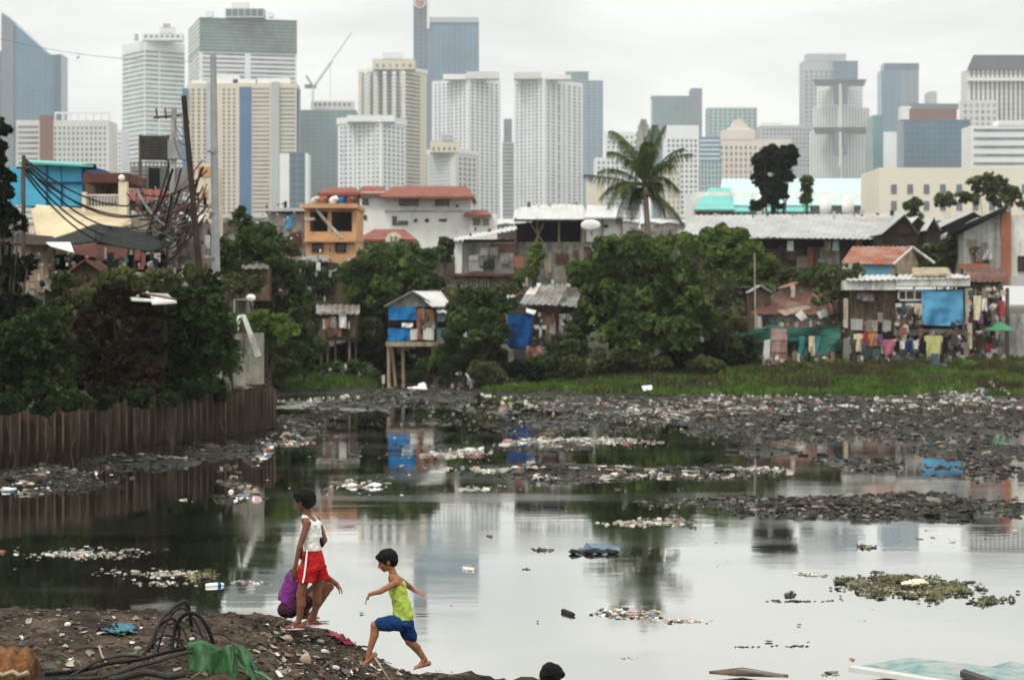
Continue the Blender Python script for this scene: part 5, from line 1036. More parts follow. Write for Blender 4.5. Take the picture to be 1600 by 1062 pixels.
tree('tree', 'dark leafy tree right of the blue hut on stilts', [(755,480,58,32),(740,520,55,36),(762,505,32,28),(735,560,50,32),(715,575,28,22)], 100, 'dark', (750,590), 10000, .15, .12, 34, 4, tr=.14)
tree('tree', 'feathery olive green tree right of the large dark tree', [(1120,480,48,40),(1140,520,34,40),(1095,520,40,45),(1120,445,36,26)], 104, 'olive', (1120,570), 7000, .15, .12, 34, 5, tr=.12, asp=.25)
tree('tree', 'mid green tree under the left end of the long zinc roof', [(1140,380,40,30),(1172,408,34,34),(1118,400,34,26),(1198,420,26,24),(1150,440,36,24)], 116, 'fresh', (1180,510), 10000, .16, .13, 32, 6, tr=.1, bark='barkpale')
tree('tree', 'sparse tree with yellow green top behind the large dark tree', [(1080,385,36,14),(1110,372,30,12),(1050,378,24,12)], 122, 'fresh', (1090,440), 3500, .15, .22, 14, 7, tr=.1)
tree('tree', 'dark conical vine covered tree before the turquoise roof', [(1212,250,34,22),(1206,275,30,28),(1205,305,26,28),(1232,240,16,14),(1180,322,14,9)], 175, 'verydark', (1205,420), 9000, .24, .15, 26, 8, tr=.3)
tree('tree', 'small bright tree right of the dark conical tree', [(1259,292,10,14),(1262,310,9,10)], 172, 'mid', (1260,400), 900, .22, .28, 8, 9, tr=.08)
tree('tree', 'thin leafy tree before the sawtooth roofs', [(1428,322,10,14),(1432,335,9,9)], 160, 'dark', (1430,400), 900, .18, .3, 8, 10, tr=.06)
tree('tree', 'dark tree between the sawtooth roofs and the grey concrete house', [(1478,395,32,28),(1500,380,20,20),(1455,410,22,20)], 131, 'dark', (1480,460), 5000, .15, .2, 16, 11, tr=.1)
tree('tree', 'airy tree with pale gaps at the top right edge before the cream block', [(1545,285,36,16),(1500,312,42,14),(1580,315,40,14),(1560,300,40,14),(1470,318,16,9)], 170, 'olive', (1550,400), 4600, .17, .085, 44, 12, tr=.05)
tree('tree', 'small light tree left of the cluttered shack', [(1300,440,26,24),(1325,425,22,16),(1290,465,18,20)], 110.5, 'olive', (1310,560), 2600, .12, .25, 12, 13, tr=.06)
tree('tree', 'low hedge like tree behind the brown roofed hut', [(1235,440,45,18),(1280,438,40,18),(1200,452,30,18)], 120, 'mid', (1250,500), 5500, .15, .2, 16, 14, tr=.08)
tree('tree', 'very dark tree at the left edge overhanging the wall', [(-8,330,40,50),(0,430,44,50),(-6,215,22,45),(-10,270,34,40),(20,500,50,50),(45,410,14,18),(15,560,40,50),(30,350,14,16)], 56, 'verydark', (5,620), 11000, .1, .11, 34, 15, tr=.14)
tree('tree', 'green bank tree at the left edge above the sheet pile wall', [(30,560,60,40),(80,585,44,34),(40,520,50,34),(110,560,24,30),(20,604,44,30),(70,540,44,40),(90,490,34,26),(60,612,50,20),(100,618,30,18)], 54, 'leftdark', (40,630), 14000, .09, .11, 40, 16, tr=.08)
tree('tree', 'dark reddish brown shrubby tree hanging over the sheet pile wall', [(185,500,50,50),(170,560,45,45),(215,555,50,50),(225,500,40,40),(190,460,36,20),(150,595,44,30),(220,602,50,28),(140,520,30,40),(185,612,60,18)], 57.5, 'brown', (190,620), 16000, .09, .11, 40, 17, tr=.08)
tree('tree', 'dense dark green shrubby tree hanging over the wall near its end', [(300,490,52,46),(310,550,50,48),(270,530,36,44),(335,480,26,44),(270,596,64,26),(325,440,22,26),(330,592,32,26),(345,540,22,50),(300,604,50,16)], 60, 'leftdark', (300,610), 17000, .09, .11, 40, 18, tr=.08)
tree('tree', 'olive brown tree crown below the tarpaulin shed', [(180,440,34,18),(215,448,30,16),(160,455,22,16)], 63, 'olive', (185,500), 2600, .1, .25, 14, 19, tr=.06)
bush('green bush beneath the white dish shaped lamp', [(400,505,34,24),(430,520,34,26)], 74, 'fresh', 2600, .1, 20)
bush('dark bush under the stilts of the blue hut', [(600,560,26,20),(575,575,30,16),(640,560,22,14)], 106.5, 'verydark', 2200, .13, 21)
bush('green bush below the torn pink plastic sheet', [(880,560,44,24),(850,572,34,16),(910,545,28,22)], 99, 'dark', 4200, .12, 22)
bush('low bush at the foot of the big dark tree', [(960,560,50,20),(1010,565,40,16)], 99, 'olive', 3600, .12, 23)
bush('climbing green bush in front of the hollow block house', [(838,395,12,24),(832,425,16,20),(820,440,18,16)], 127, 'fresh', 1500, .16, 24)
bush('leafy bush at the foot of the weathered grey house', [(750,470,44,16),(790,462,34,16),(715,455,16,18)], 118, 'olive', 3200, .14, 25)
bush('dark bush along the green netting fence', [(1140,560,36,16),(1110,555,30,20)], 103.5, 'verydark', 2600, .12, 26)
bush('small clump of green weeds on the mud flat', [(1210,660,10,7)], 74, 'mid', 300, .09, 27, rs=.35, ncl=6)
bush('grassy green weeds on the bank left of the stilts', [(555,575,26,10),(520,572,16,8)], 103, 'mid', 1200, .12, 28)
bush('bush between the dark plank hut and the blue hut on stilts', [(575,520,24,30),(560,545,20,22)], 107.5, 'olive', 2600, .13, 29)
bush('dark bush behind the tarpaulin shack roof edge', [(905,505,18,26),(900,530,22,20)], 101.5, 'dark', 1600, .12, 30)
bush('green bush by the right end of the blue hut on stilts', [(700,540,20,22),(690,575,20,20)], 101, 'mid', 2200, .12, 31)
bush('olive bushes on the slope below the orange house', [(480,440,36,18),(450,425,24,14),(500,460,30,16)], 120, 'olive', 3200, .15, 32)
bush('small tree top peeking over the block house right of the white house', [(700,385,16,14),(690,400,20,14)], 133, 'dark', 1500, .15, 33)
for i,(x,y,w,h,D_,lf_,n_) in enumerate(((520,560,36,22,106,'verydark',2600),(560,585,30,14,103,'dark',1500),(480,560,34,34,98,'dark',3200),(440,575,30,26,95,'mid',2000),(670,575,26,18,102,'dark',1700),(760,582,40,14,98,'olive',1800),(820,578,34,18,98.5,'verydark',2200),
   (905,575,34,14,97.5,'olive',1500),(1060,560,40,22,101,'verydark',2600),(1100,575,34,14,99,'olive',1500),(1170,545,26,22,105.5,'dark',1400),(776,560,18,22,102,'dark',1300),(690,500,22,30,107,'olive',1500),(650,445,40,20,113,'dark',2600),(500,500,26,26,108,'olive',1700),(1330,575,40,8,103.5,'fresh',900),(1240,578,40,9,103,'olive',900),(1500,578,50,8,103,'fresh',1000))):
    bush('one of the dense bushes along the foot of the far bank', [(x,y,w,h)], D_, lf_, n_, .12, 60+i, group='bushes along the far bank', ncl=12)
for i,(x,y,w,h,D_,lf_,n_) in enumerate(((380,440,34,26,80,'olive',3000),(440,395,26,22,118,'olive',1800),(470,425,30,20,116,'dark',2000),(350,400,20,34,84,'dark',2200),(310,425,26,16,70,'olive',1800),(250,440,34,16,66,'olive',2000),(120,470,30,22,58,'olive',2200),(100,440,26,14,64,'dark',1400),(500,435,24,16,118,'dark',1200))):
    bush('one of the scrubby bushes on the left hillside below the wires', [(x,y,w,h)], D_, lf_, n_, .09 if D_ < 90 else .13, 90+i, group='scrubby bushes on the left hillside', ncl=12)
for i,(x,y,w,h) in enumerate(((18,632,26,16),(70,636,22,14),(118,628,24,16),(165,630,20,12),(215,622,26,16),(262,624,18,14),(300,614,26,18),(338,616,16,20))):
    Dw = float(np.interp(x, [0, 100, 200, 310, 410], [49.0, 51.5, 54.5, 58.5, 63.5]))-.1
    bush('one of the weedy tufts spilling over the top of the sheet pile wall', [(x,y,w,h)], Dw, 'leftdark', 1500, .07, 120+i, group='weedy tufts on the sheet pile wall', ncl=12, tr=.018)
# ivy specks on left wall end
bush('green creeper hanging over the wall end', [(352,520,14,40),(360,560,12,30)], 61.5, 'mid', 1600, .07, 34, rs=.3)
# --- coconut palm
def palm():
    D = 124; mp = D/F; c = P(1008,292,D); foot = Vector((PX(1016,D), D, groundz(PX(1016,D), D)-.1))
    t = Thing('coconut_palm', 'tall coconut palm rising above the large dark tree', 'palm tree', foot); rg = random.Random(5)
    g = MB(); pts = [foot, foot.lerp(c, .3)+Vector((.15,0,0)), foot.lerp(c, .65)+Vector((.1,0,0)), c]; g.tube(pts, .24, 12, .15); t.part('trunk', g, M['barkpale'])
    fr = [(935,268,25),(952,208,30),(975,215,18),(1003,190,10),(1020,200,16),(1040,196,22),(1068,232,26),(1083,240,30),(950,238,34),(938,310,30),(948,330,40),(966,350,30),(988,345,26),(1062,300,34),(1070,352,10),(1040,340,26),(1010,225,20),(985,250,30),(1050,262,30),(912,274,6),(1030,300,20),(970,300,20)]
    for i, (px, py, arch) in enumerate(fr):
        dy = rg.uniform(-1.9, 1.9); e = P(px, py, D)+Vector((0, dy, 0)); Ln = (e-c).length
        mid = c.lerp(e, .5)+Vector((0, 0, arch*mp)); rach = [c*(1-s)**2+mid*2*s*(1-s)+e*s*s for s in np.linspace(0, 1, 12)]
        g = MB(); g.tube(rach, .045, 5, .012); n = 44
        for k in range(n):
            s = .1+.9*k/n; p = c*(1-s)**2+mid*2*s*(1-s)+e*s*s; d = ((mid-c)*2*(1-s)+(e-mid)*2*s).normalized(); side = d.cross(Vector((0,0,1))).normalized(); L_ = (.92*math.sin(math.pi*(s*.85+.12))+.14)*rg.uniform(.8,1.1)
            for sg in (-1, 1):
                q = p+side*sg*L_*.62+d*L_*.5+Vector((0,0,-L_*rg.uniform(.4,1.15))); m_ = p+side*sg*L_*.5+d*L_*.28+Vector((0,0,.02)); w = d*.026
                g.add([p-w, p+w, m_+w, m_-w, q], [(0,1,2,3),(3,2,4)])
        t.part('frond', g, LF['palm'])
    g = MB()
    for i in range(5): a = i*1.3; g.ell(c+Vector((.25*math.cos(a), .25*math.sin(a), -.45)), Vector((.13,0,0)), Vector((0,.13,0)), Vector((0,0,.16)), 8, 6)
    t.part('coconuts', g, M['wood'])
palm()
# --- poles and wires
def pole(label, p0, p1, r0, r1, m, name='utility_pole', group=None):
    t = Thing(name, label, 'pole', p0, group); g = MB(); g.tube([p0, p1], r0, 12, r1); t.part('shaft', g, m, smooth=False); return t
D = 61; t = pole('tall grey metal pole without a lamp beside the dark bushes', (PX(340,D),D,1.2), P(333,88,D), .14, .09, M['pole'], 'metal_pole')
g = MB(); g.pb(330,336,86,92,D-.1,.2); t.part('cap', g, M['pole'])
g = MB(); g.tube([P(334,230,D-.13), P(335,233,D-.13)], .02, 4)
t.part('bracket', g, M['pole'])
for py in (235, 330, 400): g = MB(); g.tube([P(332,py,D), P(332,py+3,D)], .16, 10); t.part('clamp', g, M['pole'])
D = 60; t = pole('blackened wooden pole leaning left, tallest near the grey pole', (PX(330,D),D,1.2), P(287,150,D), .11, .075, M['wooddark'])
D = 84; t = pole('pale concrete utility pole with a box shaped transformer', (PX(268,D),D,1.2), P(272,168,D), .17, .11, M['concrete_pale'])
g = MB(); g.pb(262,282,218,248,D-.25,.5); t.part('transformer', g, M['pole'])
for x in (244, 258, 270): g = MB(); g.tube([P(x,170,D), P(x+2,186,D)], .04, 6); t.part('insulator', g, M['mesh'])
g = MB(); g.tube([P(240,184,D), P(284,180,D)], .05, 5); t.part('crossarm', g, M['wood'])
g = MB(); g.pb(263,283,300,318,D-.3,.4); g.pb(276,292,262,300,D-.2,.3); t.part('cable_box', g, M['zincdark'])
D = 60; t = pole('weathered thin wooden pole left of the sky blue storey', (PX(36,D),D,1.2), P(37,243,D), .07, .055, M['wood'])
g = MB(); g.tube([P(26,262,D), P(48,262,D)], .035, 5); t.part('crossarm', g, M['wood'])
D = 110; t = pole('thin pale wooden pole beside the mid green tree under the zinc roof', (PX(1181,D),D,1.1), P(1179,395,D), .05, .04, M['woodpale'])
D = 62; t = Thing('street_lamp', 'small lamp with a round white shade beside the dark bushes', 'lamp', (PX(366,D),D,1.2)); 
g = MB(); g.tube([(PX(366,D),D,1.2), P(366,468,D), P(392,468,D)], .03, 5); t.part('post', g, M['pole']); g = MB(); g.ell(P(392,465,D), Vector((.14,0,0)), Vector((0,.14,0)), Vector((0,0,.1)), 12, 8); t.part('lamp_shade', g, M['white'])
def sag(a, b, s, n=14):
    a, b = Vector(a), Vector(b); return [a.lerp(b, i/n)-Vector((0,0,4*s*(i/n)*(1-i/n))) for i in range(n+1)]
rg = random.Random(77)
wires = []
for i, (y0, y1, s) in enumerate(((252,318,1.0),(256,330,1.2),(262,322,.8),(264,338,1.35),(270,345,1.5),(248,300,.9))): wires.append((P(38,y0,60), P(262+i*2,y1,84), s, 'dark cable sagging from the thin wooden pole to the transformer pole', .03))
for i in range(44):
    wires.append((P(rg.uniform(196,262), rg.uniform(285,400), rg.uniform(74,90)), P(rg.uniform(258,330), rg.uniform(250,350), rg.uniform(61,84)), rg.uniform(.1,1.2), 'cable in the tangle of wires left of the concrete utility pole', rg.choice((.02,.03,.04))))
for i in range(5): wires.append((P(272,175+i*10,84), P(296,190+i*14,60), .4, 'short cable strung between the utility pole and the leaning black pole', .02))
wires.append((P(-10,58,70), P(300,96,61), .2, 'thin single wire crossing the sky at the upper left', .006)); wires.append((P(0,402,56), P(76,430,68), .4, 'wire crossing in front of the plank house', .02))
mw = [M['cable'], mat('reddish_cable', (.13,.06,.055), .7, .3, 3), mat('grey_cable', (.16,.15,.15), .7, .3, 3)]
seen = {}
for i, (a, b, s, lab, r) in enumerate(wires):
    g = MB(); g.tube(sag(a, b, s), r, 5); m_ = mw[0] if i < 6 else mw[i % 3]; k = lab+m_.name
    lab2 = lab if m_ is mw[0] else lab.replace('cable', 'reddish cable' if m_ is mw[1] else 'grey cable', 1)
    single('cable', lab2, 'cable', g, m_, lab2[:60]+' (set)' if 'wire c' not in lab2 else None)
g = MB(); c_ = P(122,90,200); g.add([c_, c_+Vector((.25,0,.5)), c_+Vector((.1,0,.1)), c_+Vector((-.4,0,-.5)), c_+Vector((-.05,.05,-.1))], [(0,1,2),(0,3,4)]); g.ell(c_, Vector((.15,0,0)), Vector((0,.07,0)), Vector((0,0,.07)), 6, 4)
single('bird', 'small dark bird flying in the sky right of the slanted blue tower', 'bird', g, M['cable'])
# ================================================================ FLOATING DEBRIS
rng = random.Random(99)
def Pw(px, py, z=0): D = DW(py, z); return Vector((PX(px, D), D, z))
def clump(name, label, cat, items, m, seed, thick=.4):
    """items: (px, py, rx px, ry px, n, size)"""
    rg = random.Random(seed); g = MB()
    for cx, cy, rx, ry, n, sz in items:
        for _ in range(n): c = Pw(cx+rg.gauss(0,.45)*rx, cy+rg.gauss(0,.45)*ry); s = sz*.8*rg.uniform(.4,1.3); g.chunk((c.x,c.y,.1*s), s, s*.7, s*thick, rg)
    return single(name, label, cat, g, m, kind='stuff' if sum(i[4] for i in items) > 30 else None)
clump('floating_trash', 'pale floating trash patch on the dark reflection left of the palm reflection', 'floating trash', [(1000,817,60,5,120,.07)], PAL, 1)
clump('floating_trash', 'long pale floating trash streak upper of the two on the dark left water', 'floating trash', [(125,866,75,5,150,.05)], PAL, 2)
clump('floating_trash', 'floating trash streak with cream bits ending at the white bottle on the dark left water', 'floating trash', [(262,897,60,5,110,.05),(250,912,45,4,50,.045),(390,910,28,4,50,.04)], PAL, 3)
clump('floating_trash', 'mixed floating trash raft lying across the palm reflection', 'floating trash', [(975,957,55,6,110,.06),(1060,970,45,3,60,.045),(1000,965,60,5,40,.05)], PALC, 4)
clump('floating_trash', 'thin dark line of floating trash left of the water plants', 'floating trash', [(1240,939,60,2.2,50,.04),(1236,930,8,5,14,.06)], PALD, 5)
clump('floating_trash', 'small green brown floating patch above the thin dark line', 'floating trash', [(1268,898,28,3,50,.05)], PAL, 6)
clump('floating_trash', 'faint broken line of dark specks below the thin dark line', 'floating trash', [(1170,1010,24,1.5,16,.028),(1238,1009,28,2,26,.03)], PALD, 7)
clump('floating_trash', 'dark floating bits left of the blue grey bag', 'floating trash', [(848,860,18,3,26,.06)], PALD, 8)
clump('floating_trash', 'white and grey floating piece between the two boys and the palm reflection', 'floating trash', [(731,888,8,4,10,.08)], PAL, 10)
clump('floating_trash', 'pair of small dark floating specks near the middle', 'floating trash', [(823,889,7,1.5,5,.04)], PALD, 11)
clump('floating_trash', 'small dark floating specks in front of the palm reflection', 'floating trash', [(980,1028,14,2,6,.022)], PALD, 12)
clump('floating_trash', 'dark floating bottle like lump on bright water left of centre', 'floating trash', [(766,837,3,2,4,.08)], PALD, 13)
clump('floating_trash', 'white floating piece inside the fence reflection', 'floating trash', [(286,781,4,1.5,4,.07)], PAL, 14)
clump('floating_trash', 'red floating piece at the left edge of the water', 'floating trash', [(3,862,5,3,4,.08)], M['redroof'], 15)
t = Thing('plastic_bag', 'blue grey plastic bag puffed up and floating left of the palm reflection', 'bag', Pw(930,862)); g = MB()
for px,py,s in ((912,862,.16),(930,858,.22),(948,860,.24),(962,862,.12)): g.chunk(Pw(px,py)+Vector((0,0,.04)), s, s*.6, s*.38, rng)
t.part('bag', g, mat('bluegrey_plastic', (.12,.17,.21), .35, .3, 6, .3)); g = MB()
for px in (898,922,936,955): g.chunk(Pw(px,865)+Vector((0,0,.03)), .13, .08, .06, rng)
t.part('dark_fold', g, M['blackplastic'])
t = Thing('bottle', 'white plastic bottle with a dark blue band floating on the dark left water', 'bottle', Pw(335,913)); a = Pw(322,914,.02); b_ = Pw(350,912,.02)
g = MB(); g.tube([a, a.lerp(b_,.5), a.lerp(b_,.85), b_], [.026,.03,.026,.01], 10); t.part('body', g, M['cloth_w'], smooth=True); g = MB(); g.tube([a.lerp(b_,.62), a.lerp(b_,.8)], .033, 10); t.part('band', g, M['tarpdark'])
g = MB(); a = Pw(880,954,.02); b_ = Pw(898,960,.02); g.tube([a, a.lerp(b_,.7), b_], [.035,.03,.012], 8); single('bottle', 'dark bottle floating at the left end of the raft on the palm reflection', 'bottle', g, M['blackplastic'])
g = MB(); c = P(572,760,DW(760)); [g.chunk(c+Vector((rng.uniform(-.3,.3),0,.03)), .16,.1,.07,rng) for _ in range(5)]; single('white_bag', 'white floating bag just above the standing boy at right', 'bag', g, M['cloth_w'])
t = None
# water hyacinth raft
def hyacinth(label, spots, seed, n):
    rg = np.random.default_rng(seed); t = Thing('water_plant', label, 'water plants', Pw(spots[0][0], spots[0][1])); bl = []
    for cx, cy, rx, ry in spots:
        for _ in range(n): c = Pw(cx+rg.normal()*rx*.45, cy+rg.normal()*ry*.45); s = rg.uniform(.03,.10); bl.append((np.array(c)+[0,0,.015], s*1.5, s*1.2, s*rg.uniform(.25,.7)))
    quads('leaves', leaves(bl, n*len(spots)*14, .028, rg, .6), leafmat('hyacinth_leaves', (.05,.05,.025), (.19,.185,.10), (.50,.46,.32), .25), tuple(t.loc), t.o)
    g = MB(); r2 = random.Random(seed)
    for cx, cy, rx, ry in spots:
        for _ in range(n): c = Pw(cx+r2.gauss(0,.5)*rx, cy+r2.gauss(0,.5)*ry*1.3); g.chunk((c.x,c.y,.01), .08,.05,.02, r2); c = Pw(cx+r2.gauss(0,.6)*rx, cy+r2.gauss(0,.5)*ry*1.5); g.chunk((c.x,c.y,.02), .04,.03,.02, r2)
    t.part('roots_and_litter', g, PALD, kind='stuff'); return t
hyacinth('large raft of water plants floating on bright water at right', [(1380,918,50,9),(1485,922,50,9),(1430,924,90,12),(1400,905,60,5)], 1, 32)
hyacinth('sparse trailing line of water plants left of the large raft', [(1322,908,18,3),(1345,914,16,3)], 2, 10)
hyacinth('sparse trailing line of water plants right of the large raft', [(1545,940,30,2.5)], 3, 10)
hyacinth('small green water plant patch beside the white bottle on the dark water', [(318,900,16,6)], 4, 12)
hyacinth('tiny green water plant patch below the far mud strip at right', [(1350,855,12,2)], 5, 3)
g = MB(); c = Pw(1435,918,.02); [g.chunk(c+Vector((rng.uniform(-.15,.15),rng.uniform(-.1,.1),.06)), .1,.08,.07,rng) for _ in range(6)]; single('foam_scrap', 'pale yellow scrap caught in the large raft of water plants', 'litter', g, M['cream'])
# broken boards bottom right
t = Thing('broken_panel', 'flat pale turquoise and white painted panel floating at the bottom right', 'panel', Pw(1440,1050)); z = .07
def flat(g, pts, z, th): q = [Pw(px, py, z) for px, py in pts]; g.slab(q[0], q[1], q[2], q[3], th)
aq = mat('faded_turquoise_paint', (.12,.24,.24), .6, .3, 6, .2, stain=(.30,.31,.29), stain_amt=.55)
g = MB(); flat(g, [(1326,1048),(1500,1076),(1600,1052),(1420,1032)][::-1], z, .04); t.part('sheet', g, aq)
g = MB(); flat(g, [(1400,1043),(1490,1058),(1520,1047),(1425,1036)][::-1], z+.012, .01); t.part('white_patch', g, M['white_old'])
for q_ in ([(1360,1044),(1368,1043),(1540,1068),(1532,1070)],[(1380,1040),(1384,1039),(1570,1062),(1566,1064)]):
    g = MB(); flat(g, q_[::-1], z+.02, .02); t.part('slat', g, M['zincwhite'])
g = MB(); flat(g, [(1326,1049),(1500,1077),(1506,1073),(1332,1045)][::-1], z+.015, .05); t.part('frame_rail', g, M['zincwhite'])
t = Thing('broken_panel', 'second faded turquoise panel cut by the right edge at the bottom', 'panel', Pw(1570,1050)); g = MB(); flat(g, [(1505,1058),(1570,1080),(1680,1060),(1580,1038)][::-1], .12, .04); t.part('sheet', g, aq)
g = MB(); flat(g, [(1500,1057),(1572,1081),(1580,1078),(1506,1053)][::-1], .135, .06); t.part('dark_edge', g, M['mesh'])
g = MB(); flat(g, [(1108,1052),(1150,1056),(1232,1058),(1160,1046)][::-1], .04, .03); single('board', 'thin pale board floating left of the turquoise panels', 'board', g, M['wood'])
g = MB(); flat(g, [(1150,1049),(1225,1058),(1230,1057),(1158,1048)][::-1], .06, .03); single('plank', 'dark plank lying over the thin pale floating board', 'plank', g, M['zincdark'])
g = MB(); c = Pw(1331,1030,.05); g.chunk(c, .05,.04,.03,rng); single('brick_scrap', 'small pinkish scrap floating beside the turquoise panel', 'litter', g, M['brick'])
clump('floating_trash', 'small dark trash at the left tip of the turquoise panel', 'floating trash', [(1300,1052,14,3,14,.05)], PALC, 21)
def floatbit(px, py, w, lab, m='mesh'):
    g = MB(); c = Pw(px, py, .015); g.chunk(c, w*DW(py)/F/2, .05, .012, random.Random(px), 0); single('floating_stick', lab, 'debris', g, M[m])
floatbit(541, 821, 34, 'thin dark sliver floating right of the standing boy head'); floatbit(660, 959, 24, 'thin dark sliver floating right of the lime shirt boy'); floatbit(507, 970, 18, 'thin dark sliver beside the squatting child feet'); floatbit(1202, 1001, 14, 'single dark speck below the broken line of specks')
floatbit(1248, 975, 8, 'tiny dark speck in the open bright water at right'); floatbit(840, 970, 6, 'tiny dark speck left of the dark floating bottle'); floatbit(565, 957, 8, 'tiny dark speck between the children')

# ================================================================ NEAR BANK DETAILS
def bp(px, py):
    """point of the bank surface seen at a photo pixel"""
    last = None
    for D in np.arange(14.6, 22, .02):
        p = P(px, py, D)
        if p.z <= bankz(p.x, p.y): return p
    return P(px, py, 20.3)
PALB = palette('bank_rubble_palette', [(.06,.042,.03),(.08,.058,.042),(.11,.082,.06),(.03,.026,.022),(.11,.085,.06),(.06,.045,.034),(.035,.027,.022),(.09,.066,.05),(.04,.034,.028),(.16,.13,.10),(.02,.018,.016)], .9, .06)
PALN = palette('bank_litter_palette', [(.34,.31,.27),(.20,.15,.11),(.06,.08,.09),(.28,.25,.21),(.12,.1,.08),(.18,.09,.07),(.30,.27,.23),(.05,.05,.05),(.06,.12,.08),(.62,.6,.55),(.2,.16,.12)])
def bank_scatter(name, label, cat, n, s0, s1, m, seed, region, flat=.6):
    rg = random.Random(seed); g = MB()
    for _ in range(n):
        r_ = rg.choice(region); x = rg.uniform(PX(r_[0], 19), PX(r_[1], 19)); y = rg.uniform(r_[2], r_[3]); s = s0*(s1/s0)**(rg.random()**2.2); g.chunk((x, y, bankz(x, y)+s*.15), s, s*rg.uniform(.5,1), s*flat*rg.uniform(.6,1.2), rg)
    xs = np.array(g.v); o = build(g, name, m, tuple(xs.mean(0))); tag(o, label, cat, kind='stuff')
bank_scatter('rubble', 'small stones and clods covering the dirt bank', 'rubble', 6000, .006, .04, PALB, 1, [(-50,760,16.5,20.9),(380,700,18,20.9)])
bank_scatter('litter', 'small bits of litter scattered over the dirt bank', 'litter', 420, .01, .045, PALN, 2, [(-20,200,17,20.4),(380,660,17.5,20.7),(430,620,17.5,20.5)], .4)
for i,(px,py,s,c_,lab) in enumerate(((449,1001,.06,'woodpale','rounded tan stone on the bank below the squatting child'),(478,1034,.055,'woodpale','upright ochre stone lowest on the bank'),(418,976,.018,'cloth_w','small white pebble on the bank left of the children'),(106,977,.035,'white_old','flat white scrap on the bank at left'),(508,1020,.045,'white_old','pale stone on the slope below the boys'),(500,1004,.04,'concrete_pale','greyish stone near the red rag'),(524,1045,.045,'white_old','pale stone low on the slope'),(255,996,.022,'cloth_w','white scrap inside the black hose loop'),(300,1000,.028,'white_old','pale scrap behind the green sheet'),(33,998,.022,'cloth_w','small white cup upright at the left'),(216,1015,.04,'woodpale','tan scrap left of the hose loops'))):
    p = bp(px, py); g = MB(); g.ell(p+Vector((0,0,s*.3)), Vector((s,0,0)), Vector((0,s*.8,0)), Vector((0,0,s*(1.1 if 'upright' in lab else .6))), 9, 7); g.v = [tuple(Vector(v)+Vector((1,1,1))*s*.22*noise.noise(Vector(v)*14)) for v in g.v]
    single('stone' if 'stone' in lab or 'pebble' in lab else 'scrap', lab, 'stone' if 'stone' in lab or 'pebble' in lab else 'litter', g, M[c_])
def rag(px, py, w, h, m, lab, seed, name='rag'):
    p = bp(px, py); g = MB(); k = len(g.v); n = 14; rg = random.Random(seed)
    for j in range(n):
        for i in range(n):
            u, v = i/(n-1)-.5, j/(n-1)-.5; x = p.x+w*u*(1+.3*math.sin(v*7+seed)); y = p.y+h*v*(1+.3*math.cos(u*6)); g.v.append((x, y, bankz(x, y)+.025+.05*abs(noise.noise(Vector((u*5, v*5, seed)))) ))
    g.f = [(j*n+i, j*n+i+1, (j+1)*n+i+1, (j+1)*n+i) for j in range(n-1) for i in range(n-1)]; g.m = [0]*len(g.f); o = single(name, lab, 'rag', g, m, smooth=True); md = o.modifiers.new('t','SOLIDIFY'); md.thickness = .006
rag(188, 990, .26, .4, mat('teal_rag', (.05,.15,.19), .7, .3, 9, .4), 'crumpled teal blue rag on the bank at left', 3)
rag(168, 986, .16, .2, M['blackplastic'], 'black scrap lying beside the teal rag', 8, 'plastic_scrap')
rag(541, 1006, .13, .2, mat('red_rag', (.20,.025,.04), .7, .3, 9, .4), 'dark red rag on the slope below the boys', 5)
rag(524, 997, .12, .16, mat('red_rag2', (.36,.10,.12), .7, .3, 9, .4), 'smaller pinkish red rag above the dark red one', 6)
# hose loops and cables
def px_tube(lab, pts, r, m, name='hose', D=18.2, dz=0, cat='hose'):
    P3 = [P(px, py, d if d else D) for px, py, d in [(q+(None,))[:3] for q in pts]]
    out = []
    for i in range(len(P3)-1):       # Catmull-Rom
        a, b, c, d = P3[max(i-1,0)], P3[i], P3[i+1], P3[min(i+2,len(P3)-1)]
        for s in np.linspace(0, 1, 6, endpoint=False): out.append(.5*((2*b)+(c-a)*s+(2*a-5*b+4*c-d)*s*s+(3*b-a-3*c+d)*s**3))
    out.append(P3[-1]); g = MB(); g.tube(out, r, 8); single(name, lab, cat, g, m, smooth=True)
hm = mat('old_black_hose', (.012,.011,.010), .5, .4, 9, .3); hg = mat('greyish_hose', (.035,.032,.028), .6, .4, 9, .3)
px_tube('tallest black hose loop arching behind the green sheet', [(232,1018,17.9),(240,990,18),(252,968,18.1),(268,952,18.2),(284,940,18.2),(292,941,18.2),(297,962,18.3),(300,985,18.4)], .016, hg)
px_tube('round black hose loop ending at the green sheet', [(268,1018,17.9),(272,990,18),(280,968,18),(295,957,18),(312,963,18),(325,982,18),(334,1006,18)], .017, hm)
px_tube('lower black hose loop left of the green sheet', [(238,1012,18.2),(245,985,18.3),(258,970,18.3),(272,967,18.3),(280,985,18.3),(277,1012,18.2)], .013, hm)
px_tube('thin grey hose crossing through the loops', [(283,968,18.4),(300,982,18.3),(318,993,18.2),(330,1003,18.1)], .010, hg)
px_tube('dark cable lying along the bank toward the left', [(70,1052,17.3),(130,1046,17.4),(170,1036,17.5),(215,1030,17.6),(262,1018,17.8),(290,1012,17.9)], .016, hm, 'cable', cat='cable')
px_tube('second dark cable lying below the first', [(90,1060,17.1),(160,1058,17.1),(205,1043,17.3),(240,1034,17.4),(280,1022,17.6),(300,1018,17.7)], .016, hg, 'cable', cat='cable')
px_tube('pale branch curving over the bank at the bottom', [(170,1062,17.0),(200,1056,17.1),(230,1050,17.2),(262,1056,17.1),(290,1052,17.1)], .028, hg, 'branch', cat='branch')
px_tube('thin stick leaning down the slope between the boys', [(578,1018,19.4),(588,1030,19.2),(602,1052,19.0),(610,1064,18.9)], .010, M['woodpale'], 'stick', cat='stick')
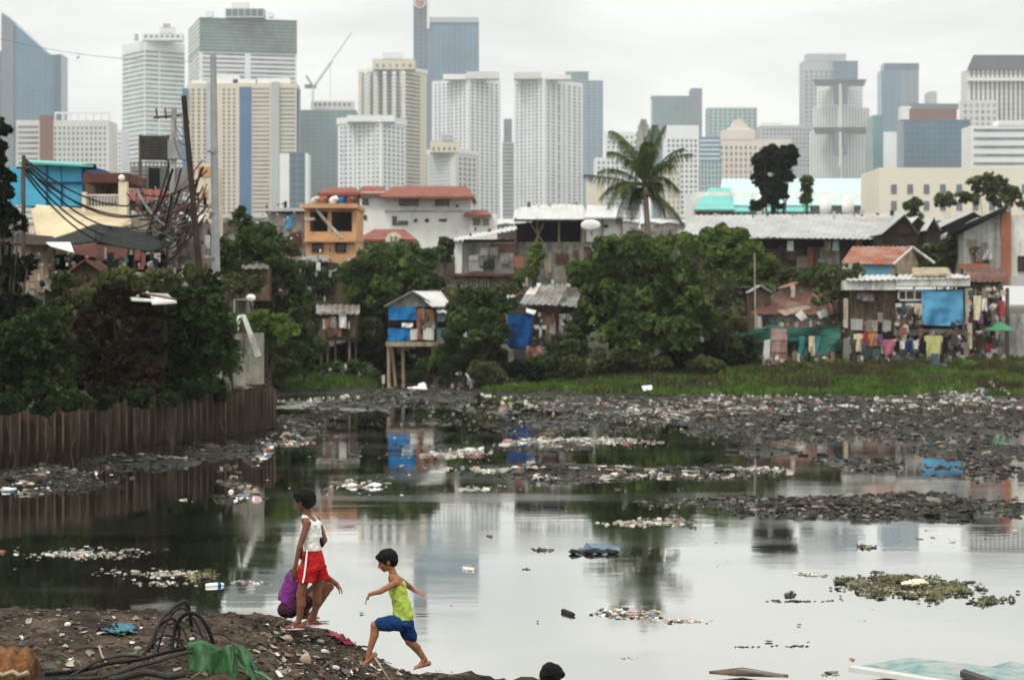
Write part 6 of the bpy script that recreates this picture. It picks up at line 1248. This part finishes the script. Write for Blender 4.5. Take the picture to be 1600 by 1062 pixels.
px_tube('thin twig sticking up at the left of the hose loops', [(155,1010,18),(160,1025,17.9),(170,1042,17.6)], .008, M['woodpale'], 'twig', cat='twig')
px_tube('thin green cord beside the green sheet', [(398,1048,17.6),(415,1056,17.5),(425,1064,17.4)], .008, mat('green_cord', (.05,.25,.12), .6), 'cord', cat='cord')
g = MB(); rg = random.Random(64)
for _ in range(150):
    px, py = (rg.uniform(-10, 480), rg.uniform(975, 1060)) if rg.random() < .7 else (rg.uniform(430, 680), rg.uniform(1000, 1060)); p = bp(px, py); a = rg.uniform(0, 6.28)
    if p.y > 20.2: continue
    L_ = rg.uniform(.04, .22); q = p+Vector((math.cos(a)*L_, math.sin(a)*L_, rg.uniform(-.01, .05))); m_ = p.lerp(q, .5)+Vector((0, 0, rg.uniform(.0, .04)))
    g.tube([p+Vector((0,0,.005)), m_, q], rg.uniform(.003, .009), 5)
o = build(g, 'twigs', palette('twig_palette', [(.03,.025,.02),(.09,.07,.05),(.015,.015,.015),(.16,.12,.08),(.05,.04,.03)]), (-3, 18.5, 1)); tag(o, 'dark twigs and wire ends littering the dirt bank', 'twigs', kind='stuff')
g = MB()
for _ in range(130):
    px, py = (rg.uniform(-10, 300), rg.uniform(965, 1058)) if rg.random() < .5 else (rg.uniform(380, 640), rg.uniform(985, 1058)); p = bp(px, py); s_ = rg.uniform(.010, .038); a = rg.uniform(0, 6.28)
    if p.y > 20.2: continue
    ca, sa = math.cos(a), math.sin(a); k = len(g.v)
    for u, v in ((-1,-.6),(0,-.8),(1,-.5),(-1,.2),(0,.1),(.9,.3),(-.7,.9),(.1,.8),(1,.9)): u += rg.uniform(-.25,.25); v += rg.uniform(-.25,.25); x, y = p.x+(u*ca-v*sa)*s_, p.y+(u*sa+v*ca)*s_*1.6; g.v.append((x, y, bankz(x, y)+.008+rg.uniform(0, .6)*s_))
    g.f += [(k,k+1,k+4,k+3),(k+1,k+2,k+5,k+4),(k+3,k+4,k+7,k+6),(k+4,k+5,k+8,k+7)]; g.m += [0]*4
o = build(g, 'torn_plastic', PALN, (-3, 18.5, 1)); tag(o, 'torn plastic scraps trodden into the dirt bank', 'litter', kind='stuff')
for i, (pts, r_, m_) in enumerate((([(225,1022,18.0),(236,998,18.1),(255,978,18.2),(276,974,18.2),(290,990,18.2),(296,1014,18.1)], .009, hg), ([(246,1018,17.9),(256,984,18),(270,958,18.1),(286,950,18.1),(304,968,18.1),(318,1000,18)], .008, hm), ([(200,1036,17.6),(226,1020,17.8),(244,1000,17.9),(262,992,18),(282,1004,18),(292,1020,17.9)], .010, hm), ([(262,1024,17.7),(300,1012,17.8),(330,990,18),(352,992,18),(372,1010,17.9)], .007, hg), ([(110,1056,17.2),(150,1034,17.5),(190,1024,17.7),(232,1026,17.7)], .012, hg))):
    px_tube(('thin grey wire loop outermost on the left of the hose tangle', 'thin black wire loop inside the tallest hose loop', 'low black hose curve at the left foot of the tangle', 'thin grey wire bowing over the green sheet', 'grey hose end trailing left from the tangle')[i], pts, r_, m_)
# crumpled green sheet
t = Thing('green_sheet', 'crumpled green plastic sheet at the bottom among the hoses', 'plastic sheet', P(345,1062,17.4)-Vector((0,0,.15)))
gm_ = mat('green_plastic', (.018,.065,.022), .45, .35, 3, .3, col2=(.035,.125,.04), spec=.3, stain=(.02,.03,.015), stain_amt=.3)
def fold(pts_top, pts_bot, D0, bul, nm):
    g = MB(); n = 22; k = 0
    for j in range(13):
        v = j/12
        for i in range(n):
            u = i/(n-1); a = [np.interp(u, np.linspace(0,1,len(pts_top)), [q[c] for q in pts_top]) for c in (0,1)]; b = [np.interp(u, np.linspace(0,1,len(pts_bot)), [q[c] for q in pts_bot]) for c in (0,1)]
            px, py = a[0]*(1-v)+b[0]*v, a[1]*(1-v)+b[1]*v; p = P(px, py, D0-bul*math.sin(math.pi*u)-.12*v); p.y += .05*noise.noise(Vector((u*4, v*3, D0*7))); g.v.append(tuple(p))
    g.f = [(j*n+i, (j+1)*n+i, (j+1)*n+i+1, j*n+i+1) for j in range(12) for i in range(n-1)]; g.m = [0]*len(g.f); o = t.part(nm, g, gm_, smooth=True); md = o.modifiers.new('t','SOLIDIFY'); md.thickness = .012
fold([(292,1004),(310,1000),(330,1004),(350,1016)], [(296,1075),(315,1080),(335,1082),(356,1080)], 17.9, .16, 'large_fold')
fold([(345,1014),(356,1006),(366,1010),(374,1022)], [(352,1070),(362,1074),(368,1070),(372,1066)], 17.85, .10, 'middle_fold')
fold([(362,1004),(380,1008),(392,1020),(402,1046)], [(374,1040),(382,1048),(392,1062),(400,1080)], 17.8, .09, 'edge_fold')
# rusty metal sheet at left corner
t = Thing('rusty_drum', 'half buried orange brown rusty ribbed drum at the bottom left corner', 'drum', P(10,1062,17.3)-Vector((0,0,.2)))
g = MB(); c0, c1 = P(-60,1062,17.5), P(56,1062,17.5)
rr = [.30 if (i % 3) else .275 for i in range(16)]; g.tube([c0.lerp(c1, i/15)-Vector((0,0,.02)) for i in range(16)], rr[:-2]+[.27,.2], 28); t.part('shell', g, M['rustlight'])
g = MB(); g.tube([c0.lerp(c1,i/9)+Vector((0,-.27+.02*math.sin(i*2),.10+.015*math.sin(i*3))) for i in range(10)], .022, 6); t.part('rim', g, M['woodpale'])

# ================================================================ CHILDREN
skin = lambda n, c: mat(n, c, .55, .2, 9, .1, spec=.18, stain=tuple(v*.55 for v in c), stain_amt=.25)
def remesh(o, vx, sm=4, fold_=0):
    md = o.modifiers.new('skin', 'REMESH'); md.mode = 'VOXEL'; md.voxel_size = vx; md.use_smooth_shade = True
    if fold_:
        tx = bpy.data.textures.get('cloth_folds') or bpy.data.textures.new('cloth_folds', 'CLOUDS'); tx.noise_scale = .07; tx.noise_depth = 1
        d_ = o.modifiers.new('folds', 'DISPLACE'); d_.texture = tx; d_.strength = fold_; d_.mid_level = .5; d_.texture_coords = 'LOCAL'
    if sm: s_ = o.modifiers.new('smooth', 'SMOOTH'); s_.iterations = sm; s_.factor = .6
def hand(g, w, d, palmn, L_=.13, curl=.5, thumb=1):
    """w wrist, d direction, palmn palm normal"""
    w, d, palmn = Vector(w), Vector(d).normalized(), Vector(palmn).normalized(); s = d.cross(palmn).normalized(); palmn = s.cross(d)
    k = L_/.13; pc = w+d*.032*k
    g.ell(pc, d*.038*k, s*.028*k, palmn*.012*k, 12, 8)
    for i, (o_, l_) in enumerate(((-.021,.048),(-.007,.056),(.007,.052),(.020,.040))):
        a = w+d*.058*k+s*o_*k; b = a+(d+palmn*curl*.35+s*o_*4).normalized()*l_*.45*k; c = b+(d+palmn*curl*1.0+s*o_*3).normalized()*l_*.32*k; e = c+(d*.6+palmn*curl*1.6).normalized()*l_*.28*k
        g.caps(a-d*.01, .0074*k, b, .0068*k, 8); g.caps(b, .0068*k, c, .0062*k, 8); g.caps(c, .0062*k, e, .0054*k, 8)
    a = w+d*.018*k-s*.020*k*thumb; b = a+(d*.7-s*thumb*.8+palmn*.3).normalized()*.024*k; c = b+(d*1.0-s*thumb*.25+palmn*.45).normalized()*.024*k
    g.caps(a, .0095*k, b, .0080*k, 8); g.caps(b, .0078*k, c, .0065*k, 8)
def foot(g, an, f, L_=.17, up=Vector((0,0,1))):
    an, f = Vector(an), Vector(f).normalized(); s = f.cross(up).normalized(); u = s.cross(f)
    h = an-u*.045-f*.03; g.ell(h+f*.005, f*.034, s*.026, u*.026, 10, 8); m_ = an-u*.05+f*L_*.38
    g.caps(h, .024, m_, .021); g.caps(an, .028, m_+u*.005, .020); g.ell(m_+f*.01, f*.045, s*.034, u*.017, 12, 8)
    for i, o_ in enumerate((-.024,-.011,.001,.012,.022)): r = .0105 if i == 0 else .0078; g.caps(m_+f*.03+s*o_-u*.004, r, m_+f*(.062-.006*i)+s*o_*1.15-u*.008, r*.9, 8)
def head(g, c, f, up, k=1):
    """skull, jaw, face and ears; c centre, f facing, k scale (1 = 0.205 m tall)"""
    f = Vector(f).normalized(); s = f.cross(Vector(up)).normalized(); u = s.cross(f)
    c = Vector(c); g.ell(c-f*.006*k+u*.018*k, f*.088*k, s*.071*k, u*.080*k, 18, 12)
    g.ell(c+f*.026*k-u*.038*k, f*.050*k, s*.052*k, u*.056*k, 16, 10)                 # face and jaw
    g.ell(c+f*.050*k-u*.080*k, f*.020*k, s*.024*k, u*.015*k, 10, 8)                    # chin
    g.caps(c+f*.080*k-u*.002*k, .009*k, c+f*.093*k-u*.030*k, .013*k); g.ell(c+f*.083*k-u*.034*k, f*.014*k, s*.019*k, u*.009*k, 8, 6)   # nose
    g.ell(c+f*.074*k-u*.055*k, f*.013*k, s*.022*k, u*.0065*k, 10, 6); g.ell(c+f*.072*k-u*.064*k, f*.013*k, s*.019*k, u*.0065*k, 10, 6)  # lips
    for q in (-1, 1):
        g.ell(c+f*.068*k+s*q*.030*k+u*.014*k, f*.012*k, s*.022*k, u*.007*k, 8, 6)      # brow
        g.ell(c+f*.055*k+s*q*.036*k-u*.024*k, f*.022*k, s*.018*k, u*.018*k, 8, 6)      # cheek
        g.ell(c-f*.004*k+s*q*.071*k-u*.012*k, f*.016*k, s*.007*k, u*.028*k, 10, 8)     # ear
    return f, s, u
def eyes(t, par, c, f, s, u, k=1):
    for q in (-1, 1): g = MB(); g.ell(Vector(c)+f*.074*k+s*q*.029*k-u*.002*k, f*.009*k, s*.012*k, u*.008*k, 10, 8); t.part('eye', g, mat('eye', (.03,.02,.016), .2, .1, 5, spec=.6), par, smooth=True)
def hair(t, par, c, f, s, u, k=1, long=0, seed=1, m=None):
    g = MB(); c = Vector(c)
    g.ell(c-f*.016*k+u*.034*k, f*.095*k, s*.083*k, u*.079*k, 22, 14); g.ell(c-f*.05*k+u*.0*k, f*.060*k, s*.076*k, u*(.075+long)*k, 16, 10)
    if long: g.ell(c-f*.035*k-u*.03*k, f*.05*k, s*.082*k, u*.075*k, 14, 10)
    g.ell(c+f*.055*k+u*.062*k, f*.036*k, s*.062*k, u*.028*k, 14, 8)
    for q in (-1, 1): g.ell(c+f*.022*k+s*q*.069*k+u*.022*k, f*.022*k, s*.012*k, u*.036*k, 8, 6)
    rg = random.Random(seed)
    for _ in range(170):     # tufts
        d = Vector((rg.gauss(0,1), rg.gauss(0,1), rg.gauss(.5,1))).normalized(); loc = c-f*.012*k+u*.03*k+(f*d.y*.093+s*d.x*.083+u*d.z*.078)*k
        if (loc-c).dot(f) > .045*k and (loc-c).dot(u) < .045*k: continue
        if (loc-c).dot(u) < -.045*k: continue
        e = loc+((loc-c).normalized()*.4-u*.7+Vector((rg.uniform(-.4,.4),rg.uniform(-.4,.4),rg.uniform(-.2,.5)))).normalized()*rg.uniform(.012,.026)*k; g.caps(loc, .0085*k, e, .003*k, 6)
    o = t.part('hair', g, m or mat('black_hair', (.010,.009,.008), .7, .3, 30, .6, spec=.1), par); remesh(o, .0055, 1, .022); return o
def ring(c, s, f, w, d): return (Vector(c), s*w, f*d)
K = lambda px, py, D: P(px, py, D)

# ---- boy standing, back half turned to us, white vest and red shorts
D = 19.8; t = Thing('person', 'standing boy in a white vest and red shorts with a white side stripe, looking left', 'person', K(478,976,D)-Vector((0,0,.0)))
f = Vector((-.86,.42,-.08)).normalized(); s = f.cross(Vector((0,0,1))).normalized(); ft = Vector((-.92,.30,0)).normalized(); st = ft.cross(Vector((0,0,1))).normalized(); Z = Vector((0,0,1))
sk = skin('skin_brown', (.17,.075,.042)); hd = K(475,782,D); b = MB(); F3 = head(b, hd, f, Z+f*.1, .98)
nk = K(481,806,D); chest = K(487,822,D); waist = K(488,850,D); pelv = K(489,872,D)
b.caps(hd-Z*.03-ft*.02, .042, nk+Z*.01, .040); 
b.loft([ring(nk+Z*.005,st,ft,.05,.045), ring(nk-Z*.02,st,ft,.105,.06), ring(chest,st,ft,.118,.075), ring(chest-Z*.06,st,ft,.108,.072), ring(waist,st,ft,.095,.065), ring(pelv,st,ft,.105,.075), ring(pelv-Z*.08,st,ft,.10,.075)], 20)
near = -1 if (st.y > 0) else 1; sn = st*near      # towards the camera
sh = K(482,815,D)+Vector((0,-.115,0)); el = K(470.5,852,D)+Vector((0,-.15,0)); wr = K(463,884,D)+Vector((0,-.12,0))
b.ell(sh, Vector((.036,0,0)), Vector((0,.036,0)), Vector((0,0,.038))); b.caps(sh, .038, el, .028); b.caps(el, .029, wr, .019); hand(b, wr, (wr-el), Vector((.2,1,0)), .125, .5, 1)
sh2 = K(494,815,D)+Vector((0,.11,0)); el2 = K(505,846,D)+Vector((0,.16,0)); wr2 = K(492,868,D)+Vector((0,.17,0)); b.caps(sh2, .038, el2, .028); b.caps(el2, .028, wr2, .019); hand(b, wr2, (wr2-el2), Vector((-1,-.4,0)), .12, .4, -1)
lg = [((481,885),(471,928),(468,968),-.07), ((494,885),(494,928),(489,966),.07)]; feet = []
for (hx,hy),(kx,ky),(ax,ay),dy in lg:
    h_, k_, a_ = K(hx,hy,D)+Vector((0,dy,0)), K(kx,ky,D)+Vector((0,dy,0)), K(ax,ay,D)+Vector((0,dy,0)); b.caps(h_, .056, k_, .045); b.caps(k_, .044, k_.lerp(a_,.35)+Vector((.012,0,0)), .046); b.caps(k_.lerp(a_,.3)+Vector((.012,0,0)), .044, a_, .027); foot(b, a_, Vector((-.9,-.15,0)), .17); feet.append(a_)
bo = t.part('body', b, sk); remesh(bo, .0048, 3); eyes(t, bo, hd, *F3, .98); hair(t, bo, hd, *F3, 1.06, .0, 1)
g = MB(); g.loft([ring(chest+Z*.055,st,ft,.088,.066), ring(chest+Z*.03,st,ft,.112,.080), ring(chest,st,ft,.122,.086), ring(chest-Z*.07,st,ft,.120,.086), ring(waist,st,ft,.116,.084), ring(waist-Z*.055,st,ft,.118,.088)], 24)
for q in (-1,1): g.caps(nk-Z*.005+st*q*.062+ft*.01, .020, chest+Z*.03+st*q*.07+ft*.05, .022); g.caps(nk-Z*.005+st*q*.062, .021, chest+Z*.02+st*q*.068-ft*.055, .024)
vo = t.part('vest', g, mat('white_vest', (.74,.72,.69), .85, .06, 14, .5), bo); remesh(vo, .006, 1, .028)
g = MB(); rd = mat('red_shorts', (.42,.014,.014), .7, .12, 10, .5)
g.loft([ring(waist-Z*.035,st,ft,.112,.082), ring(pelv,st,ft,.125,.098), ring(pelv-Z*.07,st,ft,.132,.108), ring(pelv-Z*.10,st,ft,.125,.105)], 24)
for (x0,y0,x1,y1,dy,r) in ((482,884,478,907,-.065,.088),(494,884,497,906,.065,.086)): g.loft([ring(K(x0,y0,D)+Vector((0,dy,0)),st,ft,.084,.095), ring(K((x0+x1)/2,(y0+y1)/2,D)+Vector((0,dy,0)),st,ft,.086,.098), ring(K(x1,y1,D)+Vector((0,dy,0)),st,ft,.080,.094)], 20)
so_ = t.part('shorts', g, rd, bo); remesh(so_, .006, 1, .032)
g = MB()
cpts = [(482,855),(481,868),(479.5,884),(478,896),(476,906)]
g3 = [K(a,c_,D)+Vector((0,-.137-.012*i,0)) for i,(a,c_) in enumerate(cpts)]
for a_, c_ in zip(g3, g3[1:]): g.add([a_-Vector((.007,-.005,0)), a_+Vector((.007,0,0)), c_+Vector((.007,0,0)), c_-Vector((.007,-.005,0)), a_-Vector((.007,-.03,0)), a_+Vector((.007,.03,0)), c_+Vector((.007,.03,0)), c_-Vector((.007,-.03,0))], [(0,3,2,1),(4,5,6,7),(0,4,7,3),(1,2,6,5)])
t.part('side_stripe', g, M['cloth_w'], so_)
g = MB(); g.ell(K(503,846,D)+Vector((0,-.02,0)), Vector((.022,0,.01)), Vector((0,.03,0)), Vector((-.01,0,.045)), 10, 8); t.part('black_pouch', g, M['blackplastic'], so_)
g = MB()
for a_ in feet: fd = Vector((-.9,-.15,0)).normalized(); sd_ = fd.cross(Z); g.ell(a_-Z*.072+fd*.045, fd*.105, sd_*.043, Z*.010, 16, 6); g.caps(a_-Z*.055+fd*.09+sd_*.035, .009, a_-Z*.035+fd*.055, .009, 6); g.caps(a_-Z*.055+fd*.06-sd_*.035, .009, a_-Z*.035+fd*.055, .009, 6)
t.part('slippers', g, mat('pink_slippers', (.52,.36,.42), .6, .15, 8), bo)
# ---- squatting child in purple
D = 20.15; t = Thing('person', 'squatting child in a purple top, mostly hidden behind the standing boy, arm over the knee', 'person', K(462,978,D))
f = Vector((.93,.25,-.25)).normalized(); b = MB(); sk2 = skin('skin_brown_warm', (.22,.10,.058)); hd = K(484,862,D); F3 = head(b, hd, f, Z+Vector((.2,0,0)), .95); ft = Vector((.95,.2,0)).normalized(); st = ft.cross(Z).normalized()
nk = K(474,884,D); ch = K(463,902,D); wa = K(452,930,D); pe = K(449,950,D); ax_ = Vector((-.35,0,-1)).normalized(); fd_ = Vector((1,0,-.35)).normalized()
b.caps(hd-f*.02-Z*.04, .04, nk, .042); b.loft([ring(nk,st,fd_,.07,.05), ring(ch+Vector((.03,0,.05)),st,fd_,.115,.075), ring(ch,st,fd_,.115,.085), ring(wa,st,fd_,.09,.072), ring(pe,st,fd_,.10,.070), ring(pe-Z*.04,st,fd_,.07,.05)], 20)
for dy, kx, ky, ax2, ay2 in ((-.10,516,914,486,962), (.10,508,906,476,958)):
    h_ = K(456,951,D)+Vector((0,dy*.7,0)); k_ = K(kx,ky,D)+Vector((0,dy,0)); a_ = K(ax2,ay2,D)+Vector((0,dy,0)); b.caps(h_, .060, k_, .046); b.caps(k_, .044, a_, .027); foot(b, a_, Vector((.9,-.1,0)), .17)
for dy, e_, w_, c_ in ((-.14,(509,894),(529,909),1), (.10,(498,899),(522,914),-1)):
    sh = K(468,889,D)+Vector((0,dy,0)); el = K(*e_,D)+Vector((0,dy*1.1,0)); wr = K(*w_,D)+Vector((0,dy,0)); b.ell(sh, Vector((.036,0,0)), Vector((0,.035,0)), Vector((0,0,.036))); b.caps(sh, .037, el, .028); b.caps(el, .028, wr, .019); hand(b, wr, Vector((.6,0,-.8)), Vector((-.8,0,-.5)), .12, .5, c_)
bo = t.part('body', b, sk2); remesh(bo, .0055, 3); eyes(t, bo, hd, *F3, .95); hair(t, bo, hd, *F3, 1.0, .02, 2)
g = MB(); g.loft([ring(nk-Z*.01,st,fd_,.085,.06), ring(ch+Vector((.03,0,.05)),st,fd_,.128,.088), ring(ch,st,fd_,.126,.098), ring(wa,st,fd_,.115,.094), ring(pe+Vector((.005,0,.045)),st,fd_,.122,.102)], 24); o = t.part('top', g, mat('purple_top', (.15,.03,.16), .8, .2, 10, .5), bo); remesh(o, .006, 1, .03)
g = MB(); g.ell(K(459.5,896,D)+Vector((0,-.12,0)), Vector((.018,0,.008)), Vector((0,.03,0)), Vector((-.008,0,.04)), 10, 8); t.part('blue_trim', g, mat('blue_trim', (.10,.35,.55), .7), bo)
g = MB(); g.ell(pe+Vector((.012,0,-.002)), Vector((.108,0,.02)), Vector((0,.132,0)), Vector((-.01,0,.086)), 18, 12)
for dy, kx, ky in ((-.10,482,936),(.10,478,932)): g.caps(K(456,951,D)+Vector((0,dy*.7,0)), .078, K(kx,ky,D)+Vector((0,dy,0)), .064, 16)
o = t.part('shorts', g, mat('maroon_shorts', (.045,.014,.028), .8, .2, 10, .5), bo); remesh(o, .007, 2)
# ---- small boy striding, lime vest, navy shorts
D = 19.3; t = Thing('person', 'small boy in a lime vest and navy shorts striding left with one arm reaching forward', 'person', K(620,1044,D))
f = Vector((-.93,-.18,-.32)).normalized(); b = MB(); sk3 = skin('skin_tan', (.27,.115,.06)); hd = K(604.5,876,D); F3 = head(b, hd, f, Z+Vector((-.3,0,0)), .93); ft = Vector((-.93,-.3,0)).normalized(); st = ft.cross(Z).normalized()
nk = K(615,897,D); ch = K(621,916,D); wa = K(628,944,D); pe = K(630,966,D)
b.caps(hd-f*.025-Z*.04, .038, nk, .036); b.loft([ring(nk-Z*.0,st,ft,.05,.042), ring(nk-Z*.03+Vector((.01,0,0)),st,ft,.10,.058), ring(ch,st,ft,.108,.068), ring(wa,st,ft,.094,.070), ring(pe,st,ft,.102,.078), ring(pe-Z*.06,st,ft,.09,.07)], 20)
sh = K(619,908,D)+Vector((0,-.10,0)); el = K(596,920,D)+Vector((0,-.15,0)); wr = K(579,925,D)+Vector((0,-.13,0)); b.ell(sh, Vector((.034,0,0)), Vector((0,.034,0)), Vector((0,0,.034))); b.caps(sh, .035, el, .027); b.caps(el, .027, wr, .018); hand(b, wr, Vector((-.5,-.1,-.85)), Vector((.8,0,-.3)), .115, .45, 1)
sh = K(624,908,D)+Vector((0,.09,0)); el = K(639,921,D)+Vector((0,.20,0)); wr = K(648,927,D)+Vector((0,.16,0)); b.caps(sh, .035, el, .027); b.caps(el, .027, wr, .018); hand(b, wr, Vector((.9,-.2,-.2)), Vector((0,.5,-1)), .11, .4, -1)
fl = []
for dy, hx, hy, kx, ky, ax2, ay2, fd_ in ((-.055,621,972,587,975,577,1018,Vector((-.75,-.1,-.6))), (.055,633,976,640,1003,663,1031,Vector((-.6,-.2,-.12)))):
    h_ = K(hx,hy,D)+Vector((0,dy,0)); k_ = K(kx,ky,D)+Vector((0,dy,0)); a_ = K(ax2,ay2,D)+Vector((0,dy,0)); b.caps(h_, .068, k_, .045); c2 = k_.lerp(a_, .35)+Vector((.012,0,0)); b.caps(k_, .043, c2, .043); b.caps(c2, .042, a_, .025); foot(b, a_, fd_, .15)
bo = t.part('body', b, sk3); remesh(bo, .0048, 3); eyes(t, bo, hd, *F3, .93); hair(t, bo, hd, *F3, .97, 0, 3)
g = MB(); g.loft([ring(ch+Z*.045,st,ft,.080,.062), ring(ch+Z*.02,st,ft,.102,.074), ring(ch-Z*.02,st,ft,.114,.080), ring(wa,st,ft,.112,.084), ring(pe+Z*.03,st,ft,.116,.090), ring(pe-Z*.005,st,ft,.118,.094)], 24)
for q in (-1,1): g.caps(nk-Z*.02+st*q*.055, .017, ch+Z*.02+st*q*.065+ft*.045, .02); g.caps(nk-Z*.02+st*q*.055, .017, ch+Z*.02+st*q*.062-ft*.045, .02)
o = t.part('vest', g, mat('lime_vest', (.36,.47,.08), .8, .1, 12, .5), bo); remesh(o, .006, 1, .03)
g = MB(); g.loft([ring(pe+Z*.02,st,ft,.112,.086), ring(pe-Z*.04,st,ft,.122,.100), ring(pe-Z*.07,st,ft,.112,.096)], 24)
for dy, a0, a1, r0, r1 in ((-.055,(622,972),(596,973),.080,.066), (.055,(633,974),(640,994),.082,.072)): g.caps(K(*a0,D)+Vector((0,dy,0)), r0, K(*a1,D)+Vector((0,dy,0)), r1, 16)
o = t.part('shorts', g, mat('navy_shorts', (.010,.035,.12), .8, .2, 10, .5), bo); remesh(o, .006, 1, .03)
# ---- dark haired person crouching below the frame
D = 18.4; t = Thing('person', 'dark haired head of a person bending low at the bottom edge', 'person', K(855,1120,D)); b = MB(); f = Vector((.8,.3,-.5)).normalized(); hd = K(862,1056,D); F3 = head(b, hd, f, Z+Vector((.4,0,0)), .95)
nk = K(846,1068,D); st = Vector((0,1,0)); b.caps(hd-f*.03-Z*.02, .04, nk, .045); fx_ = Vector((.2,0,-1)).normalized()
b.loft([ring(nk,st,fx_,.06,.045), ring(K(838,1072,D),st,fx_,.125,.07), ring(K(820,1074,D),st,fx_,.12,.085), ring(K(796,1082,D),st,fx_,.105,.08), ring(K(778,1094,D),st,fx_,.12,.09), ring(K(768,1108,D),st,fx_,.10,.07)], 18)
for dy in (-.1,.1): h_ = K(776,1102,D)+Vector((0,dy,0)); k_ = K(812,1122,D)+Vector((0,dy,0)); a_ = K(786,1158,D)+Vector((0,dy,0)); b.caps(h_, .065, k_, .045); b.caps(k_, .042, a_, .026); foot(b, a_, Vector((1,0,0)), .17); sh = K(836,1078,D)+Vector((0,dy*1.3,0)); el = K(840,1112,D)+Vector((0,dy*1.4,0)); wr = K(852,1140,D)+Vector((0,dy,0)); b.caps(sh, .037, el, .028); b.caps(el, .028, wr, .019); hand(b, wr, Vector((.4,0,-.9)), Vector((.9,0,.3)), .12, .5, 1 if dy > 0 else -1)
bo = t.part('body', b, sk2); remesh(bo, .006, 3); eyes(t, bo, hd, *F3, .95); hair(t, bo, hd, *F3, 1.02, 0, 5)
g = MB(); g.loft([ring(K(842,1070,D),st,fx_,.09,.055), ring(K(836,1072,D),st,fx_,.137,.083), ring(K(818,1074,D),st,fx_,.133,.098), ring(K(796,1082,D),st,fx_,.118,.094), ring(K(780,1094,D),st,fx_,.13,.10)], 20); o = t.part('shirt', g, mat('dark_brown_shirt', (.04,.028,.022), .85, .2, 10, .5), bo); remesh(o, .007, 2)
# ================================================================ HAZE
hz = MB(); hz.box(-1500, 1500, -70, 2900, -2, 420); hm_ = bpy.data.materials.new('haze_air'); hm_.use_nodes = True; tt = hm_.node_tree; tt.nodes.clear()
o_ = tt.nodes.new('ShaderNodeOutputMaterial'); v_ = tt.nodes.new('ShaderNodeVolumePrincipled'); v_.inputs['Color'].default_value = (.93,.95,.97,1); v_.inputs['Density'].default_value = .00018; v_.inputs['Anisotropy'].default_value = .2
tt.links.new(v_.outputs[0], o_.inputs['Volume']); ho = build(hz, 'haze', hm_); tag(ho, kind='stuff')
